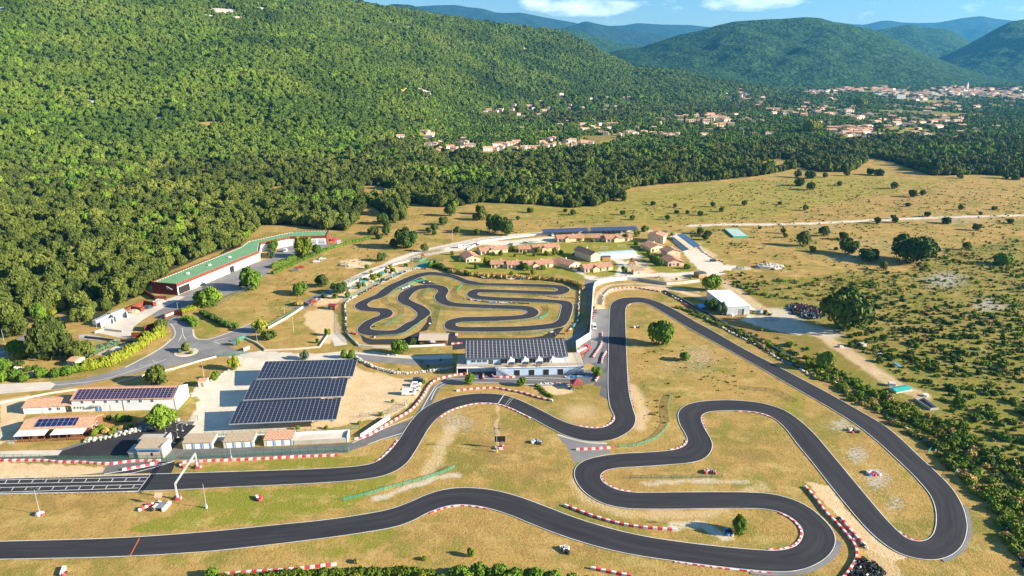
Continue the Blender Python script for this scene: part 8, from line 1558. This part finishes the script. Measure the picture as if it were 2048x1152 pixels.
t = thing('white_banner', 'white banner stand beside the end of the workshop', 'banner', G(*A2((1938, 300))[0])); mb = MB(); mb.box(-1.4, 1.4, -.1, .1, .2, 3.2); mb.build('cloth', 'canvas', t); mb = MB(); mb.box(-1.5, -1.4, -.1, .1, 0, 3.3); mb.box(1.4, 1.5, -.1, .1, 0, 3.3); mb.build('frame', 'steel', t)
t = thing('water_tank', 'small blue tank beside the lean-to of the white roofed hall', 'tank', G(1519, 624)); mb = MB(); mb.cyl((0, 0, 0), (0, 0, 1.1), 1.1, 1.0, 14); mb.build('shell', 'bluep', t); mb = MB(); mb.cyl((0, 0, 1.1), (0, 0, 1.2), .4, .4, 10); mb.build('lid', 'grey', t)
t = thing('rubbish_container', 'blue grey container under the right stairs of the club house', 'container', G(1158, 748)); mb = MB(); mb.box(-1.3, 1.3, -.8, .8, 0, 1.6); mb.build('box', 'grey', t); mb = MB(); mb.box(-1.35, 1.35, -.85, .85, 1.6, 1.7); mb.build('lid', 'bwall', t)
# steel frames leaning in the paddock
for i, (u, v) in enumerate([(1660, 630), (1775, 600), (1830, 610), (1745, 730), (1780, 675), (1870, 550)]):
    t = thing('steel_stand', 'thin steel stand on the dark paddock asphalt left of the garages', 'stand', G(*W2((u, v))[0]), i * .7, 'steel stands on the paddock'); mb = MB(); mb.cyl((0, 0, 0), (0, 0, 2.2), .05, .04, 5); mb.cyl((0, 0, 2.1), (2.4, 0, 2.3), .04, .04, 5); mb.build('pole', 'steel', t); mb = MB(); mb.box(-.3, .3, -.3, .3, 0, .12); mb.build('foot', 'whitep', t)
fence('grey steel gate fence across the paddock entrance', W2((1905, 505), (1985, 508)), 2.0, 2.5, 'net3'); 
# ------------------------------------------------------------ village, town and valley trees
def vill(nm, wm, rm, ridge, hip):
    t = thing(nm, 'house', 'house', (0, 0)); gable_wall(1, 1, .72, .2, ridge, -.5, -.5).build('wall', wm, t); mb = gable_roof(1, 1, .72, .2, .05, ridge, -.5, -.5, .05)
    mb.build('roof', rm, t); w = MB()
    for x in (-.3, 0, .3):
        if hip: w.box(x - .045, x + .045, -.505, -.495, .42, .6)
        w.box(x - .05, x + .05, -.505, -.495, .08, .28)
    w.build('window_row', 'dark', t); return t
M['vwall'] = mat('village_render', (.74, .60, .48), .9, (.66, .52, .40), .02); M['vwall2'] = mat('pale_village_render', (.80, .74, .68), .9, (.74, .66, .60), .02)
VP = [vill('village_house', w_, r_, rg, hp) for w_, r_, rg, hp in (('vwall', 'tilev', 'x', 1), ('vwall2', 'tilev', 'x', 0), ('vwall', 'tiled', 'y', 1), ('vwall2', 'tilev', 'y', 1), ('vwall2', 'tile', 'x', 1))]
sizes = sorted(range(len(HS)), key=lambda i: HS[i][1] / HS[i][3])
REG = {'slope': ('pale house with terracotta roof in the village on the lower wooded slope', 'village houses on the lower slope'), 'edge': ('cream house with terracotta roof just beyond the band of wood', 'houses just beyond the wood'), 'valley': ('house with terracotta roof among the trees of the valley floor', 'houses among the valley trees'), 'foot': ('pale house at the foot of the round wooded hill', 'houses at the foot of the round hill'), 'town': ('tiny pale house in the distant town below the steep hill', 'houses of the distant town')}
for i in sizes[:285]:
    x, y, z, w_, d_, h_, a, rg = HS[i]; place(VP[i % 5], (x, y, z - .3), a, (w_, d_, h_), REG[rg][0], REG[rg][1], 'house')
rest = [HS[i] for i in sizes[285:]]
if rest:
    a = np.array([r_[:7] for r_ in rest]); ms = []
    for q in range(3):
        me = bpy.data.meshes.new('c'); mb = gable_wall(1, 1, .72, .2, 'xy'[q % 2] if q < 2 else 'x', -.5, -.5); n1 = len(mb.f); gable_roof(1, 1, .72, .2, .05, 'xy'[q % 2], -.5, -.5, .05, mb, 1); me.from_pydata(mb.v, [], mb.f); me.materials.append(M['vwall2']); me.materials.append(M['tilev']); me.polygons.foreach_set('material_index', mb.m); ms.append(me)
    scatter('distant_town', np.stack([a[:, 0], a[:, 1], a[:, 2] - .3], -1), a[:, 3], a[:, 5], a[:, 6], RNG.integers(0, 3, len(a)), ms, 'mass of tiny terracotta roofs of the distant town', 'town')
for lab, u, v, w_, d_, h_, wm, rm in [('long white apartment slab in the distant town', 1215, 548, 46, 12, 11, 'wall', 'pale'), ('white block with an orange end wall in the distant town', 1297, 568, 34, 14, 16, 'wall', 'pale'), ('white block right of the block with the orange wall', 1490, 556, 26, 14, 16, 'vwall2', 'pale'), ('white slab left of the long apartment slab in the town', 1165, 550, 30, 12, 9, 'wall', 'pale'), ('long low white hall with a red part at the near edge of the town', 1575, 596, 80, 20, 6, 'wall', 'red'), ('big pale villa with flat roofs at the foot of the round hill', 512, 472, 34, 12, 9, 'wall', 'tilev'), ('pale hall with red roof right of the town', 1920, 590, 40, 16, 7, 'vwall', 'tiled')]:
    g = GT(1350 + u / 2.88, v / 2.88); t = thing('town_block', lab, 'building', g[:2], 0, None, g[2]); mb = MB(); mb.box(-w_ / 2, w_ / 2, -d_ / 2, d_ / 2, -1, h_); mb.build('wall', wm, t); mb = MB(); mb.box(-w_ / 2 - .3, w_ / 2 + .3, -d_ / 2 - .3, d_ / 2 + .3, h_, h_ + .5); mb.build('roof', rm, t); mb = MB()
    for k in range(int(w_ / 4)):
        for q in range(int(h_ / 3.2)): mb.box(-w_ / 2 + 1.2 + k * 4, -w_ / 2 + 2.8 + k * 4, -d_ / 2 - .06, -d_ / 2 + .1, .9 + q * 3.2, 2.3 + q * 3.2)
    mb.build('window_row', 'dark', t)
for lab, u, v, h_ in (('white church tower with a spire in the distant town', 1681, 520, 26), ('square pale tower right of the church tower in the town', 1722, 532, 20)):
    g = GT(1350 + u / 2.88, v / 2.88); t = thing('church_tower', lab, 'tower', g[:2], 0, None, g[2]); mb = MB(); mb.box(-4, 4, -4, 4, -1, h_ * .75); mb.build('wall', 'vwall2', t); mb = MB(); mb.add([(-4.4, -4.4, h_ * .75), (4.4, -4.4, h_ * .75), (4.4, 4.4, h_ * .75), (-4.4, 4.4, h_ * .75), (0, 0, h_ * (1.5 if 'spire' in lab else .95))], [(0, 1, 4), (1, 2, 4), (2, 3, 4), (3, 0, 4), (3, 2, 1, 0)]); mb.build('spire', 'vwall2' if 'spire' in lab else 'tilev', t)
# trees of the valley floor
out = []; Y = G(1024, 306)[1]
while Y < 4250:
    sp = 9 + max(0, Y - 1200) * .0028; cs = np.arange(770, 2330, sp / Y * F * math.cos(P)); cs = cs + RNG.uniform(-.5, .5, len(cs)) * sp / Y * F; yy = Y + RNG.uniform(-.5, .5, len(cs)) * sp; out.append(np.stack([ux(cs) * yy, yy, np.full(len(cs), sp)], -1)); Y += sp * .8
vp = np.concatenate(out); dd_ = vp[:, 1] * math.cos(P) + H * math.sin(P); bx, by = 1024 + F * vp[:, 0] / dd_, 576 - F * (vp[:, 1] * math.sin(P) - H * math.cos(P)) / dd_
vc = 1024 + F * math.cos(P) * vp[:, 0] / vp[:, 1]; k = ~wooded(bx, by, vp[:, 0], vp[:, 1]) & (by < 312)
fld = wav(vp[:, 0], vp[:, 1] * .6, 120, 4) * .5 + wav(vp[:, 0], vp[:, 1], 38, 1) * .5 + RNG.normal(0, .22, len(vp)); k &= (fld > -.12 - .6 * (vp[:, 1] > 3000) - .35 * (vc < 1150)) & off_houses(vp, 9, 48) & ((RNG.random(len(vp)) < .5) | (vp[:, 1] < 1900) | (vc < 1400))
for q in [V3((1340, 645), (1500, 640), (1660, 655), (1560, 672), (1400, 662)), V2((1085, 755), (1240, 752), (1240, 778), (1090, 780)), V3((120, 685), (330, 690), (330, 712), (130, 712)), V3((590, 630), (680, 632), (680, 652), (590, 650)), V3((240, 635), (420, 635), (420, 645), (240, 645)), V2((1410, 812), (1560, 812), (1560, 830), (1420, 832))]: k &= ~inpoly(q, bx, by)
k0 = k; vp = vp[k]; nv = len(vp); vz = hgt(vp[:, 0], vp[:, 1]) - .2; rv = vp[:, 2] * RNG.uniform(.38, .68, nv); tall = RNG.random(nv) < .035; near_h = np.zeros(nv, bool)
vr = RNG.choice([0, 1, 2, 3, 4, 5], nv, p=[.28, .27, .08, .06, .19, .12]); vr[tall] = RNG.choice([6, 7], int(tall.sum()))
hv = rv * RNG.uniform(.9, 1.35, nv) * np.where(vc[k0] > 1300, .85, 1.1); hv[tall] = RNG.uniform(11, 17, int(tall.sum())); rv[tall] *= .55
scatter('valley_trees', np.stack([vp[:, 0], vp[:, 1], vz], -1), rv, hv, RNG.uniform(0, 6.28, nv), vr, variants('hill', 2, nl=7, leaves=220, ls=.17) + variants('deep', 2, nl=7, leaves=220, ls=.17) + FRV + [crown_mesh('c', 3, 'deep', 7, 160, .16, 'cone'), crown_mesh('c', 9, 'fresh', 7, 160, .16, 'tall')], 'countless trees and hedges spread over the valley floor', 'trees')
print('valley trees', nv)
for lab, u, v, w_, kd_ in [('bright yellow green plane trees towering at the edge of the wood, leftmost', 762, 770, 26, 'lime'), ('tallest bright plane tree of the group before the valley', 782, 772, 30, 'lime'), ('bright plane tree at the right of the group before the valley', 812, 765, 24, 'lime'), ('bright round tree at the near end of the avenue in the valley', 1070, 630, 24, 'lime'), ('bright tree in the middle of the avenue in the valley', 1045, 612, 18, 'fresh'), ('small bright tree at the far end of the avenue in the valley', 1015, 600, 16, 'fresh')]:
    g = GT(1350 + u / 2.88, v / 2.88); s = w_ * g[1] / F / 2.88 * 1.3; c = place(crown_for(kd_, int(u)), g, 0, (s, s, s * 1.9), lab, None, 'tree'); c.name = 'plane_tree'
# ------------------------------------------------------------ haze
mb = MB(); mb.box(-14600, 14600, -900, 17600, -1, 1750); hzo = mb.build('haze', 'white'); tag(hzo, 'thin blue haze filling the valley air', 'haze', None, 'stuff')
hm = bpy.data.materials.new('air'); hm.use_nodes = True; n, l = nodes(hm); n.remove(n["Principled BSDF"]); pv = n.new('ShaderNodeVolumePrincipled'); pv.inputs['Color'].default_value = (.10, .50, 1.0, 1); pv.inputs['Density'].default_value = HAZE; pv.inputs['Anisotropy'].default_value = .2
l.new(pv.outputs[0], n['Material Output'].inputs['Volume']); hzo.data.materials.clear(); hzo.data.materials.append(hm)
